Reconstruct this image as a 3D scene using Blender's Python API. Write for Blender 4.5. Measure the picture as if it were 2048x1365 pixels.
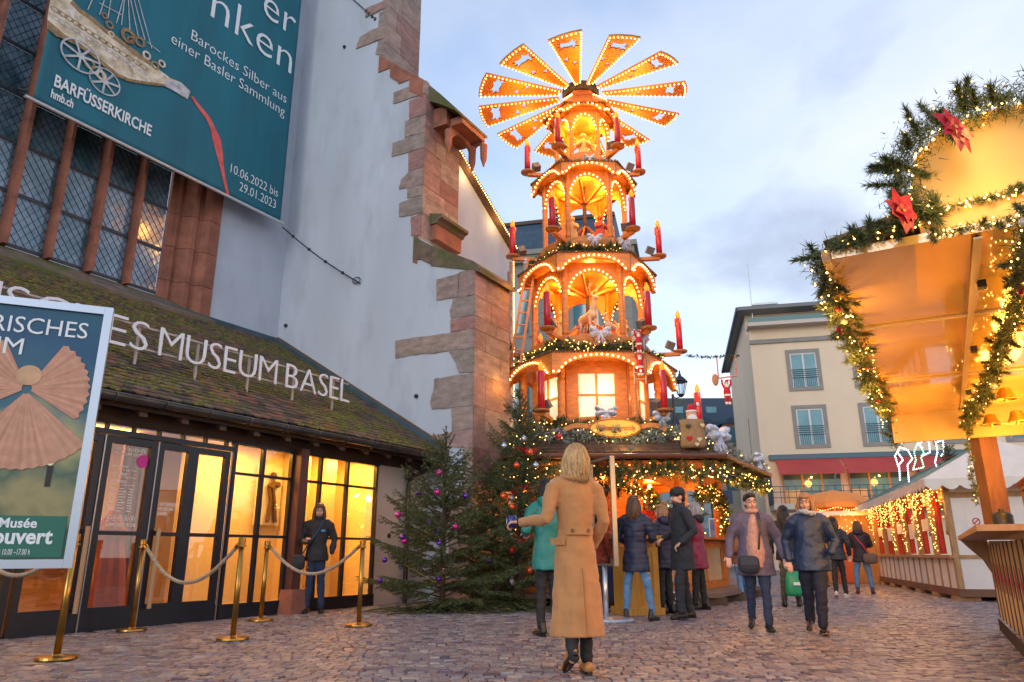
import bpy, bmesh, math, random
import numpy as np
from mathutils import Vector, Matrix, Euler, noise
for o in list(bpy.data.objects): bpy.data.objects.remove(o)
SC = bpy.context.scene
COL = SC.collection
R = math.radians
rnd = random.Random(7)

# ------------------------------------------------------------------ camera
FPX, IW, IH, HC = 1450.0, 2048.0, 1365.0, 0.88
up = Vector((1010.0 - IW/2, 4250.0 + IH/2, FPX)).normalized()       # world up seen in the camera frame
fwd = (Vector((0, 0, 1)) - up*up.z).normalized()
rgt = up.cross(fwd)
if rgt.x < 0: rgt = -rgt
cam_d = bpy.data.cameras.new('camera'); cam = bpy.data.objects.new('camera', cam_d); COL.objects.link(cam)
cam_d.sensor_width = 36; cam_d.lens = 36*FPX/IW; cam_d.clip_end = 2000; cam_d.clip_start = 0.05
cx_, cy_, cz_ = Vector((rgt.x, fwd.x, up.x)), Vector((rgt.y, fwd.y, up.y)), Vector((rgt.z, fwd.z, up.z))
cam.matrix_world = Matrix(((cx_.x, cy_.x, -cz_.x, 0), (cx_.y, cy_.y, -cz_.y, 0), (cx_.z, cy_.z, -cz_.z, HC), (0, 0, 0, 1)))
SC.camera = cam
SC.render.resolution_x, SC.render.resolution_y = 1024, 682

# ------------------------------------------------------------------ world, sun, exposure
SUN_EL, SUN_AZ = R(14), R(205)     # azimuth clockwise from +Y: low, behind the camera
w = bpy.data.worlds.new('World'); SC.world = w; w.use_nodes = True
nt = w.node_tree; nt.nodes.clear()
out = nt.nodes.new('ShaderNodeOutputWorld'); bg = nt.nodes.new('ShaderNodeBackground')
sky = nt.nodes.new('ShaderNodeTexSky'); sky.sky_type = 'NISHITA'; sky.sun_disc = False
sky.sun_elevation = SUN_EL; sky.sun_rotation = SUN_AZ; sky.air_density = 1.0; sky.dust_density = 1.2; sky.ozone_density = 2.5
tc = nt.nodes.new('ShaderNodeTexCoord')
def wmap(scale, loc, rot=(0, 0, 0)):
    m = nt.nodes.new('ShaderNodeMapping'); m.inputs['Scale'].default_value = scale; m.inputs['Location'].default_value = loc
    m.inputs['Rotation'].default_value = rot
    nt.links.new(tc.outputs['Generated'], m.inputs['Vector']); return m
def wnoise(m, sc, det, rough, dist=0.0):
    n = nt.nodes.new('ShaderNodeTexNoise'); n.inputs['Scale'].default_value = sc; n.inputs['Detail'].default_value = det
    n.inputs['Roughness'].default_value = rough; n.inputs['Distortion'].default_value = dist
    nt.links.new(m.outputs[0], n.inputs['Vector']); return n
def wramp(src, stops):
    r = nt.nodes.new('ShaderNodeValToRGB'); e = r.color_ramp.elements
    while len(e) < len(stops): e.new(0.5)
    for i, (p, c) in enumerate(stops): e[i].position = p; e[i].color = (*c, 1)
    nt.links.new(src, r.inputs[0]); return r
def wmix(fac, a, b):
    m = nt.nodes.new('ShaderNodeMix'); m.data_type = 'RGBA'
    for s, i in ((fac, 0), (a, 6), (b, 7)):
        if isinstance(s, (int, float)): m.inputs[i].default_value = s
        elif isinstance(s, tuple): m.inputs[i].default_value = (*s, 1)
        else: nt.links.new(s, m.inputs[i])
    return m.outputs[2]
veil = wnoise(wmap((0.9, 0.9, 1.7), (7.7, 2.3, 4.2), (0.2, 0.1, 0.6)), 1.25, 6, 0.5, 0.3)        # thin high cloud over the blue
veil_f = wramp(veil.outputs[0], [(0.38, (0.08,)*3), (0.66, (0.95,)*3)])
sep = nt.nodes.new('ShaderNodeSeparateXYZ'); nt.links.new(tc.outputs['Generated'], sep.inputs[0])
low = wramp(sep.outputs[2], [(0.05, (0.95,)*3), (0.50, (0.0,)*3)])                                # haze thickens towards the horizon
mx = nt.nodes.new('ShaderNodeMath'); mx.operation = 'MAXIMUM'; nt.links.new(veil_f.outputs[0], mx.inputs[0]); nt.links.new(low.outputs[0], mx.inputs[1])
blue = nt.nodes.new('ShaderNodeMix'); blue.data_type = 'RGBA'; blue.blend_type = 'MULTIPLY'; blue.inputs[0].default_value = 1.0; blue.inputs[7].default_value = (1.32, 1.36, 1.42, 1)
nt.links.new(sky.outputs[0], blue.inputs[6])
hz = wmix(low.outputs[0], (3.9, 4.15, 4.75), (4.9, 4.8, 4.65))
thin = wmix(mx.outputs[0], blue.outputs[2], hz)
puff = wnoise(wmap((1.0, 1.0, 2.0), (3.75, 1.97, 1.97)), 2.1, 8, 0.55, 0.2)                       # heavier grey cloud
puff_f = wramp(puff.outputs[0], [(0.55, (0,)*3), (0.70, (0.75,)*3)])
full = wmix(puff_f.outputs[0], thin, (1.85, 2.2, 3.0))
bg.inputs['Strength'].default_value = 0.14
nt.links.new(full, bg.inputs['Color']); nt.links.new(bg.outputs[0], out.inputs['Surface'])
sun_d = bpy.data.lights.new('sun', 'SUN'); sun_d.energy = 0.3; sun_d.angle = R(25); sun_d.color = (1.0, 0.9, 0.8)
sun = bpy.data.objects.new('sun', sun_d); COL.objects.link(sun)
sd = Vector((math.sin(SUN_AZ)*math.cos(SUN_EL), math.cos(SUN_AZ)*math.cos(SUN_EL), math.sin(SUN_EL)))
sun.rotation_euler = sd.to_track_quat('Z', 'Y').to_euler()
SC.view_settings.view_transform = 'Standard'; SC.view_settings.look = 'None'; SC.view_settings.gamma = 1
SC.view_settings.use_curve_mapping = False; SC.view_settings.exposure = 0.8

# ------------------------------------------------------------------ helpers
EYE = Vector((0, 0, HC))
def sight(px, py):                       # survey ray of a point measured in the photograph
    d = Vector((px - IW/2, IH/2 - py, FPX)); return Vector((d.dot(rgt), d.dot(fwd), d.dot(up)))
def at(px, py, Y): r = sight(px, py); return EYE + r*(Y/r.y)
def gnd(px, py, z=0.0): r = sight(px, py); return EYE + r*((z - HC)/r.z)
def pln(px, py, p0, n): r = sight(px, py); return EYE + r*((Vector(p0) - EYE).dot(n)/r.dot(n))

class MB:
    def __init__(s): s.v = []; s.f = []; s.t = []; s.tint = 0.5; s.m = []; s.mi = 0
    def add(s, vs, fs):
        b = len(s.v); s.v += [tuple(p) for p in vs]
        for f in fs: s.f.append(tuple(i + b for i in f)); s.t.append(s.tint); s.m.append(s.mi)
        return s
    def box(s, c, d, rot=None, taper=1.0):
        x, y, z = d[0]/2, d[1]/2, d[2]/2; c = Vector(c)
        vs = [Vector((-x, -y, -z)), Vector((x, -y, -z)), Vector((x, y, -z)), Vector((-x, y, -z)),
              Vector((-x*taper, -y*taper, z)), Vector((x*taper, -y*taper, z)), Vector((x*taper, y*taper, z)), Vector((-x*taper, y*taper, z))]
        if rot is not None:
            M = rot if isinstance(rot, Matrix) else Euler(rot).to_matrix()
            vs = [M @ v for v in vs]
        return s.add([v + c for v in vs], [(3, 2, 1, 0), (4, 5, 6, 7), (0, 1, 5, 4), (1, 2, 6, 5), (2, 3, 7, 6), (3, 0, 4, 7)])
    def bb(s, x0, x1, y0, y1, z0, z1): return s.box(((x0+x1)/2, (y0+y1)/2, (z0+z1)/2), (abs(x1-x0), abs(y1-y0), abs(z1-z0)))
    def beam(s, a, b, wd, ht, upv=(0, 0, 1)):
        a, b = Vector(a), Vector(b); d = (b - a); L = d.length; d.normalize(); q = Vector(upv)
        x = d.cross(q)
        if x.length < 1e-4: x = d.cross(Vector((1, 0, 0)))
        x.normalize(); z = x.cross(d); M = Matrix((x, d, z)).transposed()
        return s.box((a + b)/2, (wd, L, ht), M)
    def prism(s, poly, ax, d0, d1):       # poly in the two other axes, extruded along ax
        n = len(poly)
        def P(p, d): return {0: (d, p[0], p[1]), 1: (p[0], d, p[1]), 2: (p[0], p[1], d)}[ax]
        ar = sum(poly[i][0]*poly[(i+1) % n][1] - poly[(i+1) % n][0]*poly[i][1] for i in range(n))
        fl = (ar > 0) ^ (ax == 1) ^ (d1 < d0)
        vs = [P(p, d0) for p in poly] + [P(p, d1) for p in poly]
        fs = [tuple(range(n))[::-1], tuple(range(n, 2*n))] + [(i, (i+1) % n, n + (i+1) % n, n + i) for i in range(n)]
        if not fl: fs = [f[::-1] for f in fs]
        return s.add(vs, fs)
    def tube(s, pts, r, seg=8, cap=True, ry=None, refv=None):
        pts = [Vector(p) for p in pts]; n = len(pts); rs = r if isinstance(r, (list, tuple)) else [r]*n
        rys = ry if ry is not None else rs
        if not isinstance(rys, (list, tuple)): rys = [rys]*n
        vs = []; prev = None
        for i, p in enumerate(pts):
            t = (pts[min(i+1, n-1)] - pts[max(i-1, 0)])
            if t.length < 1e-9: t = Vector((0, 0, 1))
            t.normalize()
            if prev is None:
                a = Vector(refv) if refv else (Vector((0, 0, 1)) if abs(t.z) < 0.9 else Vector((1, 0, 0)))
            else: a = prev
            x = a - t*a.dot(t)
            if x.length < 1e-6: x = Vector((1, 0, 0)) - t*t.x
            x.normalize(); prev = x; y = t.cross(x)
            for k in range(seg):
                q = 2*math.pi*k/seg; vs.append(p + x*(rs[i]*math.cos(q)) + y*(rys[i]*math.sin(q)))
        fs = [(i*seg + k, i*seg + (k+1) % seg, (i+1)*seg + (k+1) % seg, (i+1)*seg + k) for i in range(n-1) for k in range(seg)]
        if cap: fs += [tuple(range(seg))[::-1], tuple(range((n-1)*seg, n*seg))]
        return s.add(vs, fs)
    def lathe(s, prof, c=(0, 0, 0), seg=16, cap=True, rot0=0.0):
        c = Vector(c); n = len(prof)
        vs = [c + Vector((r*math.cos(rot0 + 2*math.pi*k/seg), r*math.sin(rot0 + 2*math.pi*k/seg), z)) for r, z in prof for k in range(seg)]
        fs = [(i*seg + k, i*seg + (k+1) % seg, (i+1)*seg + (k+1) % seg, (i+1)*seg + k) for i in range(n-1) for k in range(seg)]
        if cap: fs += [tuple(range(seg))[::-1], tuple(range((n-1)*seg, n*seg))]
        return s.add(vs, fs)
    def ball(s, c, r, seg=8, rings=5, sc=(1, 1, 1)):
        c = Vector(c); vs = [c + Vector((0, 0, -r*sc[2]))]
        for i in range(1, rings):
            a = -math.pi/2 + math.pi*i/rings
            for k in range(seg):
                q = 2*math.pi*k/seg; vs.append(c + Vector((r*sc[0]*math.cos(a)*math.cos(q), r*sc[1]*math.cos(a)*math.sin(q), r*sc[2]*math.sin(a))))
        vs.append(c + Vector((0, 0, r*sc[2]))); T = len(vs) - 1
        fs = [(0, 1 + (k+1) % seg, 1 + k) for k in range(seg)]
        fs += [(1 + i*seg + k, 1 + i*seg + (k+1) % seg, 1 + (i+1)*seg + (k+1) % seg, 1 + (i+1)*seg + k) for i in range(rings-2) for k in range(seg)]
        b = 1 + (rings-2)*seg; fs += [(b + k, b + (k+1) % seg, T) for k in range(seg)]
        return s.add(vs, fs)
    def octa(s, c, r):
        c = Vector(c); return s.add([c + Vector(v)*r for v in ((1, 0, 0), (-1, 0, 0), (0, 1, 0), (0, -1, 0), (0, 0, 1), (0, 0, -1))],
            [(0, 2, 4), (2, 1, 4), (1, 3, 4), (3, 0, 4), (2, 0, 5), (1, 2, 5), (3, 1, 5), (0, 3, 5)])
    def xf(s, M):
        s.v = [tuple(M @ Vector(p)) for p in s.v]; return s
    def mesh(s, name, mats, smooth=False):
        me = bpy.data.meshes.new(name); me.from_pydata(s.v, [], s.f)
        for m in (mats if isinstance(mats, (list, tuple)) else [mats]): me.materials.append(m)
        if s.t:
            a = me.attributes.new('tint', 'FLOAT', 'FACE'); a.data.foreach_set('value', s.t)
        if any(s.m): me.polygons.foreach_set('material_index', s.m)
        if smooth: me.polygons.foreach_set('use_smooth', [True]*len(s.f))
        me.update(); return me
    def build(s, name, mats, parent=None, smooth=False, kind=None, label=None):
        return link(name, s.mesh(name, mats, smooth), parent, kind, label)
def link(name, me, parent=None, kind=None, label=None, loc=None, rot=None):
    o = bpy.data.objects.new(name, me); COL.objects.link(o)
    if parent is not None: o.parent = parent
    if kind: o['kind'] = kind
    if label: o['label'] = label
    if loc is not None: o.location = loc
    if rot is not None: o.rotation_euler = rot
    return o
def tag(o, label, cat, group=None):
    o['label'] = label; o['category'] = cat
    if group: o['group'] = group
    return o
def thing(name, label, cat, loc=(0, 0, 0), rz=0.0, group=None):
    o = bpy.data.objects.new(name, None); o.empty_display_size = 0.2; COL.objects.link(o)
    o.location = loc; o.rotation_euler = (0, 0, rz); return tag(o, label, cat, group)
def copy_tree(o, parent=None, skip=()):
    c = o.copy(); COL.objects.link(c)
    if parent is not None: c.parent = parent
    for ch in [x for x in COL.objects if x.parent == o]: copy_tree(ch, c)
    return c
def tri_mesh(name, V, F, mat, tint=None):     # fast builder for leaves and needles (numpy arrays)
    me = bpy.data.meshes.new(name); nv, nf = len(V), len(F); k = F.shape[1]
    me.vertices.add(nv); me.vertices.foreach_set('co', V.astype(np.float32).ravel())
    me.loops.add(nf*k); me.loops.foreach_set('vertex_index', F.astype(np.int32).ravel())
    me.polygons.add(nf); me.polygons.foreach_set('loop_start', np.arange(nf, dtype=np.int32)*k)
    me.update(calc_edges=True); me.materials.append(mat)
    if tint is not None:
        a = me.attributes.new('tint', 'FLOAT', 'FACE'); a.data.foreach_set('value', tint.astype(np.float32))
    return me
BENCH = bpy.data.scenes.new('workbench')        # shapes are evaluated in a scene of their own, removed at the end
def evaluated(o):
    BENCH.collection.objects.link(o); vl = BENCH.view_layers[0]; vl.update(); dg = vl.depsgraph
    return bpy.data.meshes.new_from_object(o.evaluated_get(dg))
def text_mesh(txt, size, depth=0.004, bold=0.0, align='LEFT', spacing=1.0, fit=None, shear=0.0):
    cu = bpy.data.curves.new('lettering', 'FONT'); cu.body = txt; cu.size = size; cu.extrude = depth/2; cu.offset = bold
    cu.align_x = align; cu.space_character = spacing; cu.resolution_u = 3; cu.shear = shear
    o = bpy.data.objects.new('lettering', cu)
    me = evaluated(o); bpy.data.objects.remove(o); bpy.data.curves.remove(cu)
    if fit:
        xs = [v.co.x for v in me.vertices]; k = fit/(max(xs) - min(xs))
        for v in me.vertices: v.co.x *= k
    return me

# ------------------------------------------------------------------ materials
MATS = {}
def mat(name, col=(0.5, 0.5, 0.5), rough=0.6, metal=0.0, spec=0.5, var=0.0, vscale=4.0, bump=0.0, bscale=40.0, stretch=(1, 1, 1),
        col2=None, col3=None, tint=None, emit=None, estr=0.0, coat=0.0, sheen=0.0, dirt=None, dscale=1.5, dlo=0.5, dhi=0.7, object_space=True, sample_emit=False, tamt=1.0, sub=0.0):
    if name in MATS: return MATS[name]
    m = bpy.data.materials.new(name); m.use_nodes = True; N = m.node_tree.nodes; L = m.node_tree.links
    b = N['Principled BSDF']; b.inputs['Roughness'].default_value = rough; b.inputs['Metallic'].default_value = metal
    b.inputs['Specular IOR Level'].default_value = spec
    if coat: b.inputs['Coat Weight'].default_value = coat
    if sheen: b.inputs['Sheen Weight'].default_value = sheen
    if sub: b.inputs['Subsurface Weight'].default_value = sub; b.inputs['Subsurface Radius'].default_value = (0.01, 0.004, 0.002)
    tcn = N.new('ShaderNodeTexCoord'); mp = N.new('ShaderNodeMapping'); mp.inputs['Scale'].default_value = stretch
    L.new(tcn.outputs['Object'], mp.inputs['Vector'])
    def nz(sc, det=5, ro=0.6, src=mp):
        n = N.new('ShaderNodeTexNoise'); n.inputs['Scale'].default_value = sc; n.inputs['Detail'].default_value = det; n.inputs['Roughness'].default_value = ro
        L.new(src.outputs[0], n.inputs['Vector']); return n
    def ramp(src, stops):
        r = N.new('ShaderNodeValToRGB'); e = r.color_ramp.elements
        while len(e) < len(stops): e.new(0.5)
        for i, (p, c) in enumerate(stops): e[i].position = p; e[i].color = (*c, 1)
        L.new(src, r.inputs[0]); return r.outputs[0]
    def mix(f, a, c, mode='MIX'):
        x = N.new('ShaderNodeMix'); x.data_type = 'RGBA'; x.blend_type = mode
        for s_, i in ((f, 0), (a, 6), (c, 7)):
            if isinstance(s_, (int, float)): x.inputs[i].default_value = s_
            elif isinstance(s_, tuple): x.inputs[i].default_value = (*s_, 1)
            else: L.new(s_, x.inputs[i])
        return x.outputs[2]
    c = col; cur = None
    if tint:
        at_ = N.new('ShaderNodeAttribute'); at_.attribute_name = 'tint'
        stops = [(i/(max(1, len(tint)-1)), t) for i, t in enumerate(tint)]
        cur = ramp(at_.outputs['Fac'], stops)
    if var or col2:
        n = nz(vscale); c2 = col2 or tuple(max(0, x*(1 - var)) for x in col); c1 = tuple(min(1, x*(1 + var*0.6)) for x in col)
        f = ramp(n.outputs[0], [(0.3, (0,)*3), (0.7, (1,)*3)])
        if cur is None: cur = mix(f, c2, c1)
        else:
            g = ramp(n.outputs[0], [(0.3, (1-var,)*3), (0.7, (1+var*0.0,)*3)]); cur = mix(1.0, cur, g, 'MULTIPLY')
    if dirt:
        n2 = nz(dscale, 7, 0.65); f2 = ramp(n2.outputs[0], [(dlo, (0,)*3), (dhi, (1,)*3)])
        cur = mix(f2, cur if cur is not None else col, dirt)
    if cur is not None: L.new(cur, b.inputs['Base Color'])
    else: b.inputs['Base Color'].default_value = (*col, 1)
    if bump:
        n3 = nz(bscale, 4); bp = N.new('ShaderNodeBump'); bp.inputs['Strength'].default_value = bump; bp.inputs['Distance'].default_value = 0.02
        L.new(n3.outputs[0], bp.inputs['Height']); L.new(bp.outputs[0], b.inputs['Normal'])
    if emit:
        b.inputs['Emission Color'].default_value = (*emit, 1); b.inputs['Emission Strength'].default_value = estr
        if not sample_emit: m.cycles.emission_sampling = 'NONE'
    MATS[name] = m; return m
def glass_mat(name, tint=(1, 1, 1), rough=0.02, refl=0.12, body=0.0, bodycol=(0.5, 0.6, 0.7)):
    if name in MATS: return MATS[name]
    m = bpy.data.materials.new(name); m.use_nodes = True; N = m.node_tree.nodes; L = m.node_tree.links; N.clear()
    o = N.new('ShaderNodeOutputMaterial'); t = N.new('ShaderNodeBsdfTransparent'); t.inputs[0].default_value = (*tint, 1)
    g = N.new('ShaderNodeBsdfGlossy'); g.inputs['Roughness'].default_value = rough
    fr = N.new('ShaderNodeFresnel'); ge = N.new('ShaderNodeNewGeometry'); io = N.new('ShaderNodeMapRange')
    io.inputs[3].default_value = 1.5; io.inputs[4].default_value = 1/1.5; L.new(ge.outputs['Backfacing'], io.inputs[0]); L.new(io.outputs[0], fr.inputs[0])
    mr = N.new('ShaderNodeMath'); mr.operation = 'MULTIPLY_ADD'; mr.inputs[1].default_value = 1.3; mr.inputs[2].default_value = refl - 0.05
    L.new(fr.outputs[0], mr.inputs[0]); mx = N.new('ShaderNodeMixShader'); L.new(mr.outputs[0], mx.inputs[0]); L.new(t.outputs[0], mx.inputs[1]); L.new(g.outputs[0], mx.inputs[2])
    L.new(mx.outputs[0], o.inputs[0]); MATS[name] = m; return m
def lamp(name, loc, power, col=(1.0, 0.55, 0.18), radius=0.05, parent=None, kind='POINT', rot=None, size=None, spread=None):
    d = bpy.data.lights.new(name, kind); d.energy = power; d.color = col
    if kind == 'POINT': d.shadow_soft_size = radius
    if kind == 'AREA':
        d.shape = 'RECTANGLE'; d.size, d.size_y = size
    if kind == 'SPOT': d.spot_size = spread or R(70); d.shadow_soft_size = radius
    o = bpy.data.objects.new(name, d); COL.objects.link(o); o.location = loc
    if rot is not None: o.rotation_euler = rot
    if parent is not None: o.parent = parent
    return o
BULB = mat('bulb_glow', (1, 0.8, 0.4), emit=(1.0, 0.56, 0.15), estr=9.0)
BULB_S = mat('fairy_light_glow', (1, 0.8, 0.4), emit=(1.0, 0.50, 0.11), estr=7.0)
def bulbs(pts, r, name, parent=None, m=None):
    b = MB()
    for p in pts: b.octa(p, r)
    return b.build(name, m or BULB, parent, kind='stuff')
def along(pts, step, jit=0.0):
    pts = [Vector(p) for p in pts]; out_ = []; carry = 0.0
    for a, b in zip(pts, pts[1:]):
        L = (b - a).length; d = carry
        while d < L: out_.append(a.lerp(b, d/L) + Vector((rnd.uniform(-jit, jit), rnd.uniform(-jit, jit), rnd.uniform(-jit, jit)))); d += step
        carry = d - L
    return out_
# ------------------------------------------------------------------ ground and cobbles
MB_ = MB()
m_earth = mat('ground_earth', (0.12, 0.10, 0.10), 0.9, var=0.4, vscale=3.0, bump=0.3, bscale=30)
COB = [(0.045, 0.04, 0.062), (0.13, 0.105, 0.15), (0.215, 0.16, 0.145), (0.17, 0.16, 0.20), (0.28, 0.235, 0.21), (0.14, 0.115, 0.14), (0.34, 0.30, 0.28), (0.10, 0.097, 0.14)]
m_cob = mat('cobble_stone', (0.2, 0.2, 0.2), 0.36, tint=[tuple(min(.6, x*1.25) for x in c) for c in COB], var=0.35, vscale=22.0, bump=0.3, bscale=60, spec=0.6)
# beyond the built stones the paving carries on as a fine stone pattern
mg = bpy.data.materials.new('far_paving'); mg.use_nodes = True; N = mg.node_tree.nodes; L = mg.node_tree.links
pb = N['Principled BSDF']; pb.inputs['Roughness'].default_value = 0.5
tcn = N.new('ShaderNodeTexCoord'); vo = N.new('ShaderNodeTexVoronoi'); vo.inputs['Scale'].default_value = 8.5; L.new(tcn.outputs['Object'], vo.inputs['Vector'])
rp = N.new('ShaderNodeValToRGB'); e = rp.color_ramp.elements
for i in range(6): e.new(0.5)
for i, c in enumerate(COB): e[i].position = i/7; e[i].color = (*c, 1)
sp = N.new('ShaderNodeSeparateColor'); L.new(vo.outputs['Color'], sp.inputs[0]); L.new(sp.outputs[0], rp.inputs[0]); L.new(rp.outputs[0], pb.inputs['Base Color'])
g = MB(); g.add([(-300, -60, -0.03), (300, -60, -0.03), (300, 500, -0.03), (-300, 500, -0.03)], [(0, 1, 2, 3)])
ground = g.build('ground', [m_earth]); ground['kind'] = 'structure'
far = MB(); far.add([(-40, 21.5, -0.004), (90, 21.5, -0.004), (90, 120, -0.004), (-40, 120, -0.004)], [(0, 1, 2, 3)])
fp = far.build('far_paving', [mg]); fp['kind'] = 'structure'
def cobble(mb, x, y, wx, wy, h, ang, tilt):
    c, s = math.cos(ang), math.sin(ang); k = 0.87; vs = []
    for z, q in ((-0.035, 1.0), (h - 0.008, 1.0), (h, k)):
        for i, (a, b) in enumerate(((-1, -1), (1, -1), (1, 1), (-1, 1))):
            px, py = a*wx/2*q, b*wy/2*q
            vs.append((x + px*c - py*s, y + px*s + py*c, z + (px*tilt[0] + py*tilt[1] if z > 0 - 0.02 else 0)))
    fs = [(8, 9, 10, 11)] + [(j*4 + i, j*4 + (i+1) % 4, (j+1)*4 + (i+1) % 4, (j+1)*4 + i) for j in range(2) for i in range(4)]
    mb.add(vs, fs)
stones = []
rr = random.Random(3)
y = 4.6
while y < 21.6:
    d = rr.uniform(0.078, 0.098) if y < 15 else 0.13
    x0, x1 = -0.76*y - 0.8, 0.80*y + 0.9
    x = x0 + rr.uniform(0, 0.1)
    while x < x1:
        wx = rr.uniform(0.085, 0.145) if y < 15 else rr.uniform(0.14, 0.2)
        bow = 0.05*math.sin(x*2.3) + 0.03*math.sin(x*5.1 + y)
        cxx, cyy = x + wx/2, y + bow
        # not inside the annex
        lu = (cxx + 5.62)*0.5 + (cyy - 8.54)*0.866; ln = (cxx + 5.62)*0.866 - (cyy - 8.54)*0.5
        if ln > -0.25: stones.append((cxx, cyy, wx - 0.011, d - 0.011, rr.gauss(0.0, 0.0025), rr.uniform(-0.10, 0.10), (rr.uniform(-.05, .05), rr.uniform(-.05, .05)), rr.random()))
        x += wx
    y += d
def in_view(s):
    X, Y = s[0], s[1]; z = FPX
    d = Vector((X, Y, 0)) - EYE; c = rgt*d.x + fwd*d.y + up*d.z
    px, py = IW/2 + FPX*c.x/c.z, IH/2 - FPX*c.y/c.z
    return 0 < px < IW and py < IH
near = [s for s in stones if in_view(s)][:300]; nearset = set(id(s) for s in near)
for s in near:
    b = MB(); b.tint = s[7]; cobble(b, 0, 0, s[2], s[3], 0.0, 0, s[6])
    o = b.build('cobble', m_cob, ground); o.location = (s[0], s[1], s[4]); o.rotation_euler = (0, 0, s[5])
b = MB()
for s in stones:
    if id(s) in nearset: continue
    b.tint = s[7]; cobble(b, s[0], s[1], s[2], s[3], s[4], s[5], s[6])
b.build('cobbles', m_cob, ground, kind='stuff')
# ------------------------------------------------------------------ church (local frame: x along the facade, y into the building)
F0 = Vector((-5.62, 8.543, 0)); U = Vector((0.5, math.sqrt(0.75), 0)); NN = Vector((math.sqrt(0.75), -0.5, 0)); FROT = R(60)
def loc(q): d = q - F0; return Vector((d.dot(U), -d.dot(NN), d.z))
def onwall(px, py, yy): return loc(pln(px, py, F0 - NN*yy, NN))          # point on the plane y = yy
def onside(px, py, xx): return loc(pln(px, py, F0 + U*xx, U))            # point on the plane x = xx
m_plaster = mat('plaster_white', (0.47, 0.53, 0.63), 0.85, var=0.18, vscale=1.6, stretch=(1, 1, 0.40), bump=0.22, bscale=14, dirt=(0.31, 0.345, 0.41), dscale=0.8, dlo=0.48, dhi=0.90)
STONE = [(0.36, 0.18, 0.17), (0.42, 0.33, 0.29), (0.29, 0.145, 0.14), (0.34, 0.29, 0.265), (0.46, 0.29, 0.275), (0.39, 0.32, 0.285), (0.41, 0.215, 0.20), (0.30, 0.25, 0.225)]
m_stone = mat('sandstone_block', (0.3, 0.2, 0.15), 0.85, tint=STONE, var=0.45, vscale=4.0, stretch=(1, 1, 2.2), bump=0.6, bscale=22, dirt=(0.14, 0.125, 0.11), dscale=1.1, dlo=0.52, dhi=0.78)
m_red = mat('red_sandstone', (0.30, 0.115, 0.075), 0.8, var=0.35, vscale=2.5, bump=0.3, bscale=30, dirt=(0.13, 0.06, 0.045), dscale=2.0, dlo=0.55, dhi=0.75)
m_mossy = mat('mossy_stone', (0.17, 0.12, 0.095), 0.95, var=0.4, vscale=4, bump=0.6, bscale=25, dirt=(0.085, 0.10, 0.03), dscale=1.2, dlo=0.42, dhi=0.58)
m_mortar = mat('mortar', (0.36, 0.30, 0.26), 0.9, var=0.2, vscale=8)
m_lead = mat('lead_bar', (0.025, 0.03, 0.04), 0.5)
church = thing('church', 'white plastered church with sandstone buttress and tall leaded window', 'church', F0, FROT)
WY = 4.9
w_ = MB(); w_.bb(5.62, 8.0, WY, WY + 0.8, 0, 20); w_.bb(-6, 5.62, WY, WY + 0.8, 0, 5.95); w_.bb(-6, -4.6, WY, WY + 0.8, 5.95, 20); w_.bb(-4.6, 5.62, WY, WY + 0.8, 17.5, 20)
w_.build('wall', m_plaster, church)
# tall window: splayed red stone jamb, sill, mullions, panes with lead lattice
sl = MB(); sl.prism([(WY - 0.28, 5.86), (WY - 0.28, 5.98), (WY + 0.38, 6.42), (WY + 0.38, 5.86)], 0, -4.6, 5.70)
win = sl.build('window_sill', m_mossy, church)
for k in range(14):       # jamb in courses; each course one dressed stone with roll mouldings
    z0, z1 = 6.02 + k*0.82, 6.02 + (k+1)*0.82 - 0.012
    prof = [(5.70, WY - 0.03), (5.70, WY + 0.5), (4.62, WY + 0.5), (4.62, WY + 0.40), (4.74, WY + 0.38), (4.80, WY + 0.30), (4.90, WY + 0.36), (5.0, WY + 0.22), (5.06, WY + 0.10), (5.16, WY + 0.09),
            (5.22, WY + 0.17), (5.30, WY + 0.12), (5.36, WY - 0.0), (5.42, WY - 0.03)]
    b = MB(); b.tint = rnd.random(); b.prism(prof, 2, z0, z1); b.build('jamb_stone', m_red, church)
m_pane = mat('window_glass', (0.05, 0.13, 0.18), 0.10, spec=1.0, var=0.5, vscale=1.2, dirt=(0.24, 0.34, 0.46), dscale=0.7, dlo=0.40, dhi=0.64, bump=0.10, bscale=5, coat=0.6)
mull_u = [4.61 - 0.805*k for k in range(0, 12)]
zbar = [6.46, 7.49, 8.50, 9.5, 10.5, 11.5, 12.5, 13.5]
gy = WY + 0.40
for k in range(1, 12):
    uu = mull_u[k]; wd = 0.145 if k % 2 == 0 else 0.115
    for j in range(4):
        z0, z1 = 6.40 + 2.6*j, 6.40 + 2.6*(j+1) - 0.008
        b = MB(); b.prism([(uu - wd*0.28, gy - 0.24), (uu + wd*0.28, gy - 0.24), (uu + wd*0.5, gy - 0.06), (uu + wd*0.5, gy + 0.1), (uu - wd*0.5, gy + 0.1), (uu - wd*0.5, gy - 0.06)], 2, z0, z1)
        b.build('mullion', m_red, church)
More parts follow.
